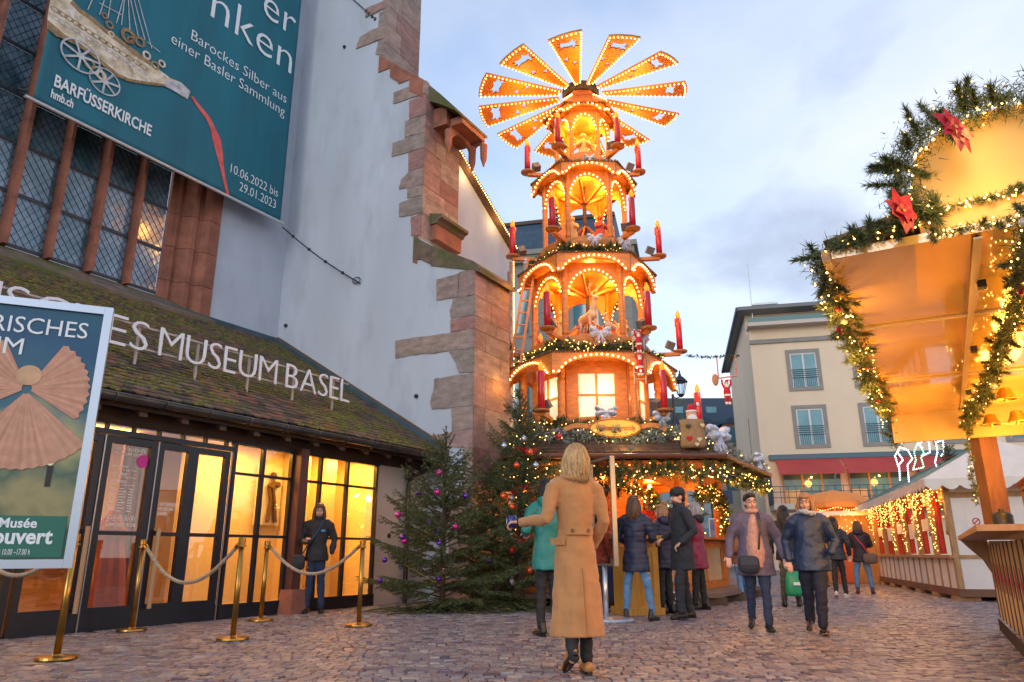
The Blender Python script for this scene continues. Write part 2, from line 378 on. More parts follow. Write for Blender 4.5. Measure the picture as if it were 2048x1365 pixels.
for k in range(11):
    x0, x1 = mull_u[k+1] + 0.06, mull_u[k] - 0.06
    for j in range(len(zbar) - 1):
        z0, z1 = zbar[j], zbar[j+1]
        b = MB(); b.bb(x0, x1, gy, gy + 0.012, z0 + 0.03, z1 - 0.03); pane = b.build('pane', m_pane, church)
        pane.rotation_euler = (0, 0, 0)
        b = MB(); st = 0.165; cxm = (x0+x1)/2
        lw = 0.007
        n_ = int((x1 - x0 + (z1 - z0))/st) + 2
        for sgn in (1, -1):
            for q in range(-n_, n_):
                c0 = q*st*1.25; pts = []
                # line z - zc = sgn*1.3*(x - cxm) + c0, clipped to the pane
                for xx in (x0, x1):
                    zz = (z0+z1)/2 + sgn*1.3*(xx - cxm) + c0; pts.append((xx, zz))
                (xa, za), (xb, zb) = pts
                def clip(xa, za, xb, zb):
                    t0, t1 = 0.0, 1.0
                    for p, q2 in ((-(zb - za), za - z0 - 0.03), (zb - za, z1 - 0.03 - za)):
                        if abs(p) < 1e-9:
                            if q2 < 0: return None
                        else:
                            r_ = q2/p
                            if p < 0: t0 = max(t0, r_)
                            else: t1 = min(t1, r_)
                    return (t0, t1) if t1 - t0 > 0.02 else None
                c_ = clip(xa, za, xb, zb)
                if c_:
                    A = Vector((xa + (xb-xa)*c_[0], gy - 0.006, za + (zb-za)*c_[0])); B = Vector((xa + (xb-xa)*c_[1], gy - 0.006, za + (zb-za)*c_[1]))
                    b.beam(A, B, lw, 0.008, (0, 1, 0))
        if b.f: b.build('lead_lattice', m_lead, pane, kind='stuff')
        b = MB(); b.bb(x0, x1, gy - 0.045, gy - 0.004, z0 - 0.03, z0 + 0.035); b.build('glazing_bar', m_lead, church)
# buttress: plastered core in three steps, dressed stone courses at the corner, copings
BX0, BX1 = 7.76, 9.22
YL, YM, YU = -1.08, 0.42, 1.87
core = MB()
prof = [(WY + 0.2, 0), (YL, 0), (YL, 6.85), (YM, 7.9), (YM, 12.1), (YU, 13.4), (YU, 20), (WY + 0.2, 20)]
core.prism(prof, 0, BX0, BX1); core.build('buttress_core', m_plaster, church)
Z5 = lambda x, y: (420 + x/2.73, 450 + y/2.73)
Z4 = lambda x, y: (420 + x/2.73, y/2.73)
Z6 = lambda x, y: (540 + x/2.6, 840 + y/2.6)
def side_block(pts, tint, yend, proud=0.018):
    P = [onside(px, py, BX0) for px, py in pts]
    poly = [(p.y, p.z) for p in P]
    poly = [((yend if abs(a - yend) < 0.16 else a) + rnd.uniform(-.004, .004)*(abs(a - yend) >= 0.16), zz) for a, zz in poly]
    fine = []
    for (ya, za), (yb, zb) in zip(poly, poly[1:] + poly[:1]):
        corner = abs(ya - yend) < .01 and abs(yb - yend) < .01
        for q in range(4):
            t_ = q/4; jt = 0 if (corner or q == 0) else .012
            fine.append((ya + (yb - ya)*t_ + rnd.uniform(-jt, jt), za + (zb - za)*t_ + rnd.uniform(-jt, jt)))
    b = MB(); b.tint = tint; b.prism(fine, 0, BX0 - proud - rnd.uniform(0, .012), BX0 + 0.12); b.build('stone_block', m_stone, church)
low = [([Z5(1240, 300), Z5(1358, 268), Z5(1358, 395), Z5(1240, 412)], .18), ([Z5(1362, 262), Z5(1443, 245), Z5(1443, 383), Z5(1362, 402)], .2),
 ([Z5(1328, 405), Z5(1443, 387), Z5(1443, 493), Z5(1318, 513), Z5(1312, 470)], .45), ([Z5(1315, 519), Z5(1443, 497), Z5(1443, 565), Z5(1315, 588)], .86),
 ([Z5(1015, 634), Z5(1160, 612), Z5(1310, 592), Z5(1443, 569), Z5(1443, 670), Z5(1310, 690), Z5(1200, 705), Z5(1100, 712), Z5(1015, 732)], .16),
 ([Z5(1308, 697), Z5(1443, 674), Z5(1443, 805), Z5(1362, 810), Z5(1345, 755)], .43), ([Z5(1228, 842), Z5(1300, 830), Z5(1443, 808), Z5(1443, 983), Z5(1330, 1000), Z5(1215, 1008), Z5(1206, 965), Z5(1222, 900)], .45),
 ([Z5(1322, 1005), Z5(1443, 987), Z5(1443, 1110), Z5(1320, 1130)], .68), ([Z5(1195, 1152), Z5(1320, 1133), Z5(1443, 1113), Z5(1443, 1213), Z5(1385, 1218), Z5(1280, 1213), Z5(1205, 1170)], .55),
 ([Z5(1385, 1222), Z5(1443, 1216), Z6(1060, 300), Z6(1000, 306)], .72), ([Z6(1000, 312), Z6(1060, 305), Z6(1060, 440), Z6(1000, 446)], .5), ([Z6(905, 462), Z6(1060, 446), Z6(1060, 570), Z6(905, 575)], .66),
 ([Z6(930, 582), Z6(1060, 575), Z6(1060, 700), Z6(930, 700)], .7), ([Z6(860, 706), Z6(1060, 704), Z6(1060, 820), Z6(860, 812)], .72), ([Z6(860, 818), Z6(1060, 826), Z6(1060, 950), Z6(860, 938)], .82)]
for p, t in low: side_block(p, t, YL)
mid = [([Z4(1005, 510), Z4(1175, 445), Z4(1175, 513), Z4(1003, 570)], .17), ([Z4(1090, 552), Z4(1172, 517), Z4(1172, 628), Z4(1090, 655)], .87), ([Z4(1068, 665), Z4(1172, 632), Z4(1170, 723), Z4(1065, 755)], .73),
 ([Z4(1000, 785), Z4(1168, 727), Z4(1168, 810), Z4(995, 858)], .45), ([Z4(1085, 837), Z4(1165, 814), Z4(1165, 913), Z4(1085, 940)], .87), ([Z4(1085, 945), Z4(1165, 917), Z4(1165, 1008), Z4(1080, 1030), Z4(1033, 1035), Z4(1045, 985)], .5),
 ([Z4(1080, 1035), Z4(1163, 1012), Z4(1163, 1067), Z4(1078, 1085)], .7), ([Z4(1035, 1115), Z4(1100, 1085), Z4(1163, 1070), Z4(1160, 1163), Z4(1100, 1180), Z4(1035, 1185)], .44), ([Z4(1100, 1188), Z4(1160, 1167), Z4(1160, 1285), Z4(1100, 1290)], .86)]
for p, t in mid: side_block(p, t, YM)
upp = [([Z4(855, 50), Z4(965, 0), Z4(965, 45), Z4(850, 100)], .8), ([Z4(925, 72), Z4(960, 55), Z4(957, 145), Z4(920, 160)], .45), ([Z4(820, 210), Z4(890, 165), Z4(955, 147), Z4(955, 210), Z4(800, 270)], .17), ([Z4(920, 230), Z4(955, 212), Z4(950, 305), Z4(905, 300)], .72)]
for p, t in upp: side_block(p, t, YU)
def end_courses(yy, zs, x0=BX0, x1=BX1):
    r2 = random.Random(int(zs[0]*10) + 5)
    for z0, z1 in zip(zs, zs[1:]):
        cut = [x0 - 0.014] + sorted(x0 + (x1 - x0)*c for c in r2.sample([0.3, 0.45, 0.6, 0.72], r2.choice([1, 1, 2]))) + [x1 + 0.014]
        for a, c in zip(cut, cut[1:]):
            if c - a < 0.2: continue
            b = MB(); b.tint = r2.random(); b.bb(a + 0.006, c - 0.006, yy - 0.014 - r2.uniform(0, .008), yy + 0.12, z0 + 0.006, z1 - 0.006); b.build('stone_block', m_stone, church)
b = MB(); b.bb(BX0 - 0.004, BX1 + 0.004, YL - 0.006, YL + 0.1, 0, 6.8); b.bb(BX0 - 0.004, BX1 + 0.004, YM - 0.006, YM + 0.1, 7.9, 12.0); b.bb(BX0 - 0.004, BX1 + 0.004, YU - 0.006, YU + 0.1, 13.4, 20)
b.build('mortar_bed', m_mortar, church)
def zside(pts): return [onside(*p, BX0).z for p in pts]
end_courses(YL, [6.8] and sorted([0.0, 0.42, 0.85, 1.3, 1.75] + zside([Z5(1443, y) for y in (1365, 1215, 1111, 985, 806, 671, 567, 495, 385)]) + [6.82]))
end_courses(YM, sorted(zside([Z4(1165, y) for y in (1285, 1165, 1069, 1011, 915, 812, 726, 630, 515)]) + [11.75]))
end_courses(YU, [13.3 + 0.62*k for k in range(9)])
# right side of the lower buttress end: return stones
# copings
def coping(ya, za, yb, zb, th, over, nm='coping'):
    b = MB(); d = Vector((yb - ya, zb - za)).normalized(); nx = Vector((-d.y, d.x))
    if nx.y < 0: nx = -nx
    A, B = Vector((ya, za)), Vector((yb, zb)); poly = [A - Vector((0, th*0.6)), B - Vector((0, th*1.0)), B + nx*0.06, A + nx*0.06, A + nx*0.02 - d*0.05]
    b.prism([tuple(p) for p in poly], 0, BX0 - over, BX1 + over); return b.build(nm, m_mossy, church)
# lower coping in two stones, with the dark face under it
b = MB(); b.prism([(YL - 0.14, 6.74), (YL - 0.14, 6.86), (YL + 0.02, 7.03), (0.1, 7.66), (0.1, 7.16), (YL - 0.02, 6.80)], 0, BX0 - 0.03, BX1 + 0.05); b.build('coping_stone', m_mossy, church)
b = MB(); b.prism([(0.105, 7.2), (0.105, 7.665), (0.62, 8.0), (0.62, 7.42), (0.40, 7.38)], 0, BX0 - 0.03, BX1 + 0.03); b.build('coping_stone', m_mossy, church)
b = MB(); b.prism([(0.62, 7.36), (0.62, 8.02), (0.5, 8.02), (0.5, 7.3)], 0, BX0 - 0.025, BX0 + 0.3); b.build('stone_block', m_red, church)
# small corbelled stone on the coping
b = MB(); b.bb(BX0 + 0.33, BX1 - 0.10, 0.22, YM - 0.0, 8.0, 8.38); b.build('corbel_stone', m_red, church)
b = MB(); b.prism([(0.05, 8.50), (0.05, 8.58), (YM, 8.68), (YM, 8.38), (0.20, 8.38), (0.15, 8.46)], 0, BX0 + 0.28, BX1 - 0.04); b.build('corbel_cap', m_mossy, church)
# upper coping runs down over a little gabled canopy with trefoil arches
b = MB(); b.prism([(YM - 0.80, 11.14), (YM - 0.80, 11.22), (YM - 0.35, 11.75), (0.5, 12.22), (0.5, 11.72), (YM - 0.3, 11.5)], 0, BX0 + 0.12, BX1 + 0.12); b.build('coping_stone', m_mossy, church)
b = MB(); b.prism([(0.505, 11.72), (0.505, 12.24), (1.3, 12.9), (1.3, 12.4), (0.95, 12.4), (0.95, 12.05)], 0, BX0 - 0.03, BX1 + 0.06); b.build('coping_stone', m_red, church)
b = MB(); b.prism([(1.305, 12.45), (1.305, 12.92), (2.0, 13.52), (2.0, 13.0), (1.6, 13.0), (1.6, 12.72)], 0, BX0 - 0.03, BX1 + 0.06); b.build('coping_stone', m_red, church)
b = MB(); b.bb(BX0 + 0.30, BX1 + 0.04, YM - 0.42, YM, 11.0, 11.52); b.build('canopy_block', m_red, church)
def trefoil(x0, x1, yy, z0, z1, ax):
    n = 10; b = MB(); pts = []
    cxm = (x0 + x1)/2; hw = (x1 - x0)/2
    for i in range(n + 1):
        a = math.pi*i/n; q = hw*(0.78 + 0.12*abs(math.sin(2.5*a))); pts.append((cxm + q*math.cos(a), z0 + (z1 - z0)*0.82*abs(math.sin(a))**0.8))
    outer = [(x1, z0), (x1, z1), (x0, z1), (x0, z0)]
    poly = outer[::1] + [p for p in pts[::-1]]
    for i in range(n):
        (xa, za), (xb, zb) = pts[i], pts[i+1]
        if ax == 1: b.prism([(xa, za), (xa, z1), (xb, z1), (xb, zb)], 1, yy, yy + 0.08)
        else: b.prism([(xa, za), (xa, z1), (xb, z1), (xb, zb)], 0, yy, yy + 0.08)
    for xx in (x0, x1):
        tip = (xx, yy + 0.04, z0 - 0.06) if ax == 1 else (yy + 0.04, xx, z0 - 0.06)
        b.tube([(tip[0], tip[1], z0 + 0.34), tip, (tip[0], tip[1], tip[2] - 0.22)], [0.10, 0.085, 0.015], 8)
    b.build('trefoil_arch', m_red, church, smooth=False)
trefoil(BX0 + 0.40, BX1 + 0.0, YM - 0.46, 10.52, 11.02, 1)
trefoil(YM - 0.78, YM - 0.44, BX1 - 0.06, 10.55, 11.02, 0)
b = MB(); b.bb(BX0 + 0.45, BX1 + 0.03, YM - 0.78, YM - 0.44, 11.0, 11.2); b.build('canopy_block', m_red, church)
# gabled white side chapel beyond, with a lit verge and quoins
ch = MB(); CY = 2.3
gpts = [onwall(908, 312, CY), onwall(1016, 495, CY)]
def chapel_poly():
    A, B = gpts
    return [(BX1 - 0.3, 0), (B.x + 0.1, 0), (B.x + 0.1, B.z - 0.12), (A.x, A.z + 0.05), (BX1 - 0.3, A.z + 0.9)]
A, B = gpts; sl_ = (B.z - A.z)/(B.x - A.x)
ch.prism([(BX1 - 0.3, 0), (B.x + 0.25, 0), (B.x + 0.25, B.z + sl_*0.25), (BX1 - 0.3, A.z - sl_*(A.x - BX1 + 0.3))], 1, CY, CY + 3)
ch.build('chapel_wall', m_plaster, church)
vg = MB(); vg.beam((BX1 - 0.3, CY - 0.05, A.z - sl_*(A.x - BX1 + 0.3) + 0.06), (B.x + 0.45, CY - 0.05, B.z + sl_*0.45 + 0.06), 0.45, 0.10, (0, 0, 1)); vg.build('verge', mat('verge_tiles', (0.14, 0.08, 0.05), 0.8, var=0.5, vscale=14), church)
lp = [Vector((BX1, CY - 0.30, A.z - sl_*(A.x - BX1) - 0.02)), Vector((B.x + 0.1, CY - 0.30, B.z + sl_*0.1 - 0.02))]
bulbs(along(lp, 0.09), 0.022, 'light_chain', church)
for k, t in enumerate((0.2, 0.5, 0.8)): lamp('verge_lamp', lp[0].lerp(lp[1], t) + Vector((0.0, -0.05, -0.18)), 9, (1, 0.55, 0.2), 0.15, church)
for k in range(16):
    z1 = B.z + sl_*0.3 - 0.3 - k*0.42
    if z1 < 0.5: break
    wq = 0.30 if k % 2 else 0.16
    b = MB(); b.tint = rnd.random(); b.bb(B.x + 0.262 - wq, B.x + 0.262, CY - 0.02, CY + 0.2, z1 - 0.41, z1); b.build('stone_block', m_stone, church)
rope = [Vector((B.x + 0.29, CY - 0.05, B.z - 0.3 - 0.1*k)) for k in range(50)]
bulbs(along(rope, 0.06), 0.02, 'light_chain', church)
for k in range(3): lamp('rope_lamp', (B.x + 0.42, CY - 0.25, 7.4 - 1.3*k), 6, (1, 0.5, 0.15), 0.15, church)

# small fittings on the plaster
m_dark = mat('dark_metal', (0.04, 0.045, 0.055), 0.45, metal=0.6)
for px, py in ((573, 652), (834, 793), (690, 95)):
    p = onside(px, py, BX0); fx = MB(); fx.ball((p.x - 0.03, p.y, p.z), 0.05, 6, 4); fx.beam((p.x, p.y, p.z), (p.x - 0.07, p.y, p.z - 0.03), 0.03, 0.03); fx.build('wall_hook', m_dark, church)
cb = MB(); p0 = onwall(565, 455, 4.4); p1 = onside(722, 568, BX0) + Vector((-0.03, 0, 0))
pts = [p0.lerp(p1, t/14) + Vector((0, 0, -0.25*math.sin(math.pi*t/14)*0.35)) for t in range(15)]
cb.tube(pts, 0.018, 5)
for t in (2, 5, 8, 11): cb.ball(pts[t], 0.045, 6, 4)
for k in range(8): a = k/8*2*math.pi; cb.tube([p1 + Vector((-0.03, 0.1 + 0.12*math.cos(a), 0.09 + 0.08*math.sin(a))), p1 + Vector((-0.03, 0.1 + 0.12*math.cos(a + .8), 0.09 + 0.08*math.sin(a + .8)))], 0.012, 4)
tag(cb.build('banner_cable', m_dark), 'thin dark guy cable from banner corner to church buttress', 'cable'); bpy.data.objects['banner_cable'].location = F0; bpy.data.objects['banner_cable'].rotation_euler = (0, 0, FROT)
cb = MB(); p0 = onwall(640, -60, 4.4); p1 = onside(752, 40, BX0)
cb.tube([p0, p1], 0.015, 5)
for k in range(4): cb.ball(p0.lerp(p1, 0.84 + 0.05*k), 0.05, 6, 4)
tag(cb.build('upper_cable', m_dark), 'thin dark cable anchored high on the church buttress', 'cable'); bpy.data.objects['upper_cable'].location = F0; bpy.data.objects['upper_cable'].rotation_euler = (0, 0, FROT)

# ------------------------------------------------------------------ banner
BY = 4.38
ban = thing('exhibition_banner', 'large teal exhibition banner with silver ship hung across church window', 'banner', F0, FROT)
m_ban = mat('banner_teal', (0.006, 0.135, 0.195), 0.55, var=0.25, vscale=0.5, stretch=(2.2, 1, 0.4), spec=0.4, sheen=0.0)
bu0, bu1, bz0, bz1 = 1.06, 7.05, 9.02, 17.4
nx, nz = 60, 60; vs = []; fs = []
for j in range(nz + 1):
    for i in range(nx + 1):
        a, c = i/nx, j/nz
        yy = BY + 0.007*math.sin(a*17 + 1.5*math.sin(c*3)) + 0.007*math.sin(a*7 + c*2)
        vs.append((bu0 + (bu1 - bu0)*a, yy, bz0 + (bz1 - bz0)*c))
for j in range(nz):
    for i in range(nx): q = j*(nx+1) + i; fs.append((q, q+1, q+nx+2, q+nx+1))
b = MB(); b.add(vs, fs); sheet = b.build('sheet', m_ban, ban, smooth=True); sm = sheet.modifiers.new('thick', 'SOLIDIFY'); sm.thickness = 0.006
b = MB(); b.tube([(bu0 - 0.15, BY, bz0 - 0.02), (bu1 + 0.1, BY, bz0 - 0.02)], 0.035, 8); b.build('rail', mat('rail_white', (0.62, 0.62, 0.64), 0.35, metal=0.5), ban)
b = MB(); b.tube([(bu0 - 1.4, BY, bz0 + 0.1), (bu0 - 0.1, BY, bz0)], 0.012, 5); b.tube([(bu0 - 0.3, BY - .02, bz0 + 0.03), (bu0 - 0.12, BY - .02, bz0 + 0.09)], 0.03, 6); b.build('tie_rope', m_dark, ban)
m_white = mat('print_white', (0.72, 0.78, 0.82), 0.6)
def ban_text(t, u0, z, size, fit=None, bold=0.0, m=None, spacing=1.0):
    o = link('lettering', text_mesh(t, size, 0.003, bold, fit=fit, spacing=spacing), ban); o.data.materials.append(m or m_white)
    o.location = (u0, BY - 0.018, z); o.rotation_euler = (R(90), 0, 0); return o
ban_text('Barockes Silber aus', 3.92, 12.36, 0.40, 2.90, -0.004); ban_text('einer Basler Sammlung', 3.47, 11.95, 0.40, 3.35, -0.004)
ban_text('10.06.2022 bis', 5.36, 9.62, 0.34, 1.46, -0.003); ban_text('29.01.2023', 5.70, 9.28, 0.34, 1.13, -0.003)
ban_text('BARFÜSSERKIRCHE', 1.33, 9.48, 0.36, 2.02, 0.008); ban_text('hmb.ch', 1.32, 9.22, 0.26, 0.42, 0.006)
ban_text('nken', 4.26, 13.3, 1.35, 2.56, -0.012); ban_text('er', 5.75, 14.45, 1.35, 1.1, -0.012); ban_text('u', 3.0, 13.4, 1.5, 0.75, -0.012)
# silver ship printed on the banner: hull, bottle neck, two spoked wheels, scrolls, rigging, stream of red wine
m_silver = mat('print_silver', (0.62, 0.56, 0.43), 0.6, var=0.5, vscale=5.0, col2=(0.36, 0.27, 0.15), bump=0.0, dirt=(0.75, 0.72, 0.66), dscale=6, dlo=0.5, dhi=0.62)
m_gold = mat('print_gold', (0.30, 0.20, 0.09), 0.6, var=0.5, vscale=9)
m_grey = mat('print_grey', (0.50, 0.52, 0.55), 0.6, var=0.4, vscale=7)
m_wine = mat('print_wine', (0.55, 0.03, 0.03), 0.5, var=0.4, vscale=6, col2=(0.70, 0.16, 0.13))
S1 = 2.968
def bp(x, y): q = onwall(x/S1, y/S1, BY - 0.018); return (q.x, q.z)
def ban_poly(nm, pts, m, dy=0.0):
    b = MB(); b.prism(pts, 1, BY - 0.0225 - dy, BY - 0.018 - dy); return b.build(nm, m, ban)
ban_poly('ship_hull', [bp(300, 0), bp(430, 0), bp(480, 55), bp(560, 110), bp(620, 165), bp(690, 215), bp(760, 270), bp(830, 320), bp(900, 375), bp(950, 420), bp(1010, 465), bp(1070, 490), bp(1110, 525), bp(1130, 545), bp(1112, 590), bp(1060, 560), bp(1000, 510), bp(930, 510), bp(850, 500), bp(760, 485), bp(690, 455), bp(620, 400), bp(540, 330), bp(450, 270), bp(380, 235), bp(330, 215), bp(280, 170), bp(283, 90)], m_silver)
ban_poly('bottle_neck', [bp(985, 470), bp(1075, 492), bp(1125, 540), bp(1105, 585), bp(1050, 552), bp(975, 512)], m_grey, 0.003)
def ring(nm, c, rx, rz, th, m, dy=0.004, n=28):
    b = MB(); 
    for i in range(n):
        a0, a1 = 2*math.pi*i/n, 2*math.pi*(i+1)/n
        P = lambda a, k: (c[0] + (rx*k)*math.cos(a), c[1] + (rz*k)*math.sin(a))
        b.prism([P(a0, 1), P(a1, 1), P(a1, 1 - th), P(a0, 1 - th)], 1, BY - 0.0235 - dy, BY - 0.019 - dy)
    if nm == 'printed_wheel':
        for k in range(7):
            a = 2*math.pi*k/7 + 0.2; A = Vector((c[0], c[1])); d = Vector((rx*math.cos(a), rz*math.sin(a)))*0.92; pr = Vector((-d.y, d.x)).normalized()*0.022
            b.prism([tuple(A + pr), tuple(A - pr), tuple(A + d - pr), tuple(A + d + pr)], 1, BY - 0.0245 - dy, BY - 0.020 - dy)
        b.prism([(c[0] + rx*.2*math.cos(q), c[1] + rz*.2*math.sin(q)) for q in [i*math.pi/5 for i in range(10)]], 1, BY - 0.0255 - dy, BY - 0.020 - dy)
    return b.build(nm, m, ban)
ban_poly('hull_shade', [bp(283, 120), bp(380, 205), bp(470, 255), bp(560, 325), bp(640, 390), bp(700, 440), bp(770, 470), bp(860, 485), bp(940, 495), bp(1000, 508), bp(930, 510), bp(850, 500), bp(760, 485), bp(690, 455), bp(620, 400), bp(540, 330), bp(450, 270), bp(380, 235), bp(330, 215), bp(280, 170)], m_gold, 0.003)
ban_poly('hull_rail', [bp(430, 0), bp(480, 55), bp(560, 110), bp(620, 165), bp(690, 215), bp(760, 270), bp(830, 320), bp(900, 375), bp(895, 395), bp(820, 345), bp(750, 292), bp(680, 238), bp(610, 188), bp(550, 132), bp(470, 78), bp(415, 20)], m_gold, 0.003)
for q_ in range(14):
    t_ = q_/13; ring('printed_wave', bp(330 + 520*t_, 60 + 340*t_), 0.10, 0.05, 0.22, m_gold, 0.004, 12); ring('printed_wave', bp(330 + 520*t_, 110 + 320*t_), 0.09, 0.045, 0.22, m_grey, 0.004, 12)
c1 = bp(478, 335); ring('printed_wheel', c1, 0.40, 0.34, 0.09, m_grey, 0.010); c2 = bp(622, 485); ring('printed_wheel', c2, 0.33, 0.29, 0.09, m_grey, 0.002)
for (x, y, r_) in ((620, 95, .07), (650, 150, .09), (760, 215, .17), (775, 240, .09), (830, 250, .12), (870, 330, .10), (920, 390, .10), (960, 380, .09), (660, 205, .07), (530, 380, .12), (600, 450, .11)):
    ring('printed_scroll', bp(x, y), r_, r_, 0.45, m_gold if (x % 3) else m_silver, 0.007, 14)
b = MB()
for (x0, y0, x1, y1) in ((520, 60, 555, -20), (590, 90, 625, -20), (690, 140, 735, -20), (720, 150, 740, -20), (770, 180, 760, -20), (820, 220, 770, -20), (860, 240, 790, -20), (900, 290, 815, -20), (640, 110, 660, -20), (590, 20, 720, 90), (870, 250, 950, 312)):
    a, c = Vector(bp(x0, y0)), Vector(bp(x1, y1)); d = (c - a).normalized(); pr = Vector((-d.y, d.x))*0.009
    b.prism([tuple(a + pr), tuple(a - pr), tuple(c - pr), tuple(c + pr)], 1, BY - 0.026, BY - 0.022)
b.build('printed_rigging', m_grey, ban)
wl = [(1140, 575), (1165, 615), (1200, 660), (1235, 705), (1262, 760), (1285, 830), (1300, 900), (1310, 960), (1325, 1040), (1340, 1110), (1356, 1170)]
ww = [6, 10, 14, 14, 13, 24, 20, 14, 9, 8, 7]
ban_poly('wine_stream', [bp(x - w2, y) for (x, y), w2 in zip(wl, ww)] + [bp(x + w2, y) for (x, y), w2 in list(zip(wl, ww))[::-1]], m_wine, 0.004)
# ------------------------------------------------------------------ museum entrance building leaning against the church
ann = thing('museum_entrance', 'low museum entrance building with mossy tiled roof and glass front', 'building', F0, FROT)
m_frame = mat('steel_frame', (0.018, 0.022, 0.032), 0.35, metal=0.3, var=0.2, vscale=2)
m_beam = mat('dark_timber', (0.035, 0.022, 0.018), 0.7, var=0.4, vscale=3, stretch=(1, 6, 6), bump=0.2)
m_raft = mat('grey_timber', (0.12, 0.085, 0.075), 0.7, var=0.3, vscale=5)
m_post = mat('brown_post', (0.10, 0.035, 0.028), 0.5, var=0.3, vscale=3, stretch=(6, 6, 1))
m_glass = glass_mat('clear_glass', (0.97, 0.97, 0.95), 0.01, 0.09)
m_cream = mat('interior_plaster', (0.80, 0.60, 0.30), 0.8, var=0.05, vscale=1.0)
m_floor = mat('interior_floor', (0.30, 0.17, 0.08), 0.4, var=0.3, vscale=5)
m_wood = mat('oak_wood', (0.42, 0.22, 0.08), 0.45, var=0.35, vscale=3, stretch=(1, 1, 8))
m_zinc = mat('zinc', (0.10, 0.11, 0.12), 0.4, metal=0.7, var=0.35, vscale=4)
m_leadf = mat('lead_flashing', (0.06, 0.10, 0.13), 0.5, metal=0.3, var=0.35, vscale=3)
EY, EZ, RY, RZ = -0.46, 2.86, WY - 0.04, 6.04
rs = (RZ - EZ)/(RY - EY)
def roofz(y): return EZ + (y - EY)*rs
X0, X1 = -4.5, BX0 - 0.02
b = MB(); b.prism([(EY + 0.03, EZ - 0.10), (EY, EZ - 0.03), (RY, RZ - 0.03), (RY, RZ - 0.14)], 0, X0, X1); roof = b.build('roof', m_beam, ann)
# tiles
TILE = [(0.055, 0.040, 0.032), (0.12, 0.08, 0.055), (0.20, 0.095, 0.06), (0.08, 0.07, 0.05), (0.12, 0.09, 0.05), (0.24, 0.11, 0.065), (0.07, 0.068, 0.042), (0.17, 0.13, 0.09)]
m_tile = mat('roof_tile', (0.1, 0.07, 0.05), 0.9, tint=TILE, var=0.4, vscale=8, bump=0.4, bscale=50, dirt=(0.10, 0.115, 0.02), dscale=1.7, dlo=0.52, dhi=0.66)
ang = math.atan(rs); slope = math.hypot(RY - EY, RZ - EZ); nrow = 40; ex = slope/nrow; tw = 0.172
def tile_geo(mb, M):
    L_, h = ex*1.35, 0.020; w2 = tw/2 - 0.004
    prof = [(-w2, 0.02), (-w2*0.55, -0.008), (0, -0.018), (w2*0.55, -0.008), (w2, 0.02), (w2, L_), (-w2, L_)]
    n = len(prof); vs = [Vector((p[0], p[1], h)) for p in prof] + [Vector((p[0], p[1], 0)) for p in prof]
    fs = [tuple(range(n)), ] + [(i, n + i, n + (i+1) % n, (i+1) % n) for i in range(4)]
    fs += [(4, n + 4, n + 5, 5), (6, n + 6, n, 0)]
    mb.add([M @ v for v in vs], fs)
tv = []
for t_ in range(8):
    q = MB(); q.tint = t_/7.0; tile_geo(q, Matrix.Identity(4)); tv.append(q.mesh('tile', m_tile))
tl = []
rt_ = random.Random(11)
for r_ in range(nrow):
    off = tw/2 if r_ % 2 else 0
    for c_ in range(int((X1 - X0)/tw)):
        x = X0 + (c_ + 0.5)*tw + off
        if x > X1 - 0.02: continue
        d = r_*ex; y = EY - 0.02 + d*math.cos(ang); z = EZ - 0.01 + d*math.sin(ang)
        tl.append((x, y, z, rt_.random(), rt_.uniform(-0.03, 0.03), rt_.uniform(-0.025, 0.02), rt_.uniform(0, 0.008)))
vis = sorted([t for t in tl if t[0] > 0.55], key=lambda t: (t[0] - 1.5)**2 + (t[1] + 3)**2)[:300]; vs_ = set(id(t) for t in vis)
rest = MB()
for t in tl:
    M = Matrix.Translation((t[0], t[1], t[2] + t[6])) @ Matrix.Rotation(ang - 0.085 + t[5], 4, 'X') @ Matrix.Rotation(t[4], 4, 'Z')
    if id(t) in vs_:
        o = link('tile', tv[int(t[3]*7.99)], roof); o.matrix_local = M
    else: rest.tint = t[3]; tile_geo(rest, M)
rest.build('tiles', m_tile, roof, kind='stuff')
MOSS = [(0.075, 0.085, 0.018), (0.15, 0.16, 0.025), (0.23, 0.23, 0.035), (0.11, 0.12, 0.028)]
m_moss = mat('moss', (0.1, 0.12, 0.02), 1.0, tint=MOSS, var=0.4, vscale=20, bump=0.5, bscale=80)
ms = MB(); k = 0
while k < 9000:
    x = rt_.uniform(-0.5, X1 - 0.1); d = (int(rt_.random()**1.25*nrow*0.97) + rt_.gauss(0.06, 0.14))*ex; y = EY + d*math.cos(ang); z = EZ + d*math.sin(ang)
    if noise.noise(Vector((x*0.9, d*1.5, 3.3))) + 0.55*noise.noise(Vector((x*3.1, d*3.7, 1.0))) + rt_.uniform(-.15, .15) + 0.10*(1 - d/slope) < 0.04: continue
    ms.tint = rt_.random(); s_ = rt_.uniform(0.014, 0.036)
    vs = []
    ms.ball((x, y, z + 0.016), s_, 5, 3, (1.7, 0.8, 0.6)); k += 1
ms.build('moss', m_moss, roof, kind='stuff', smooth=True)
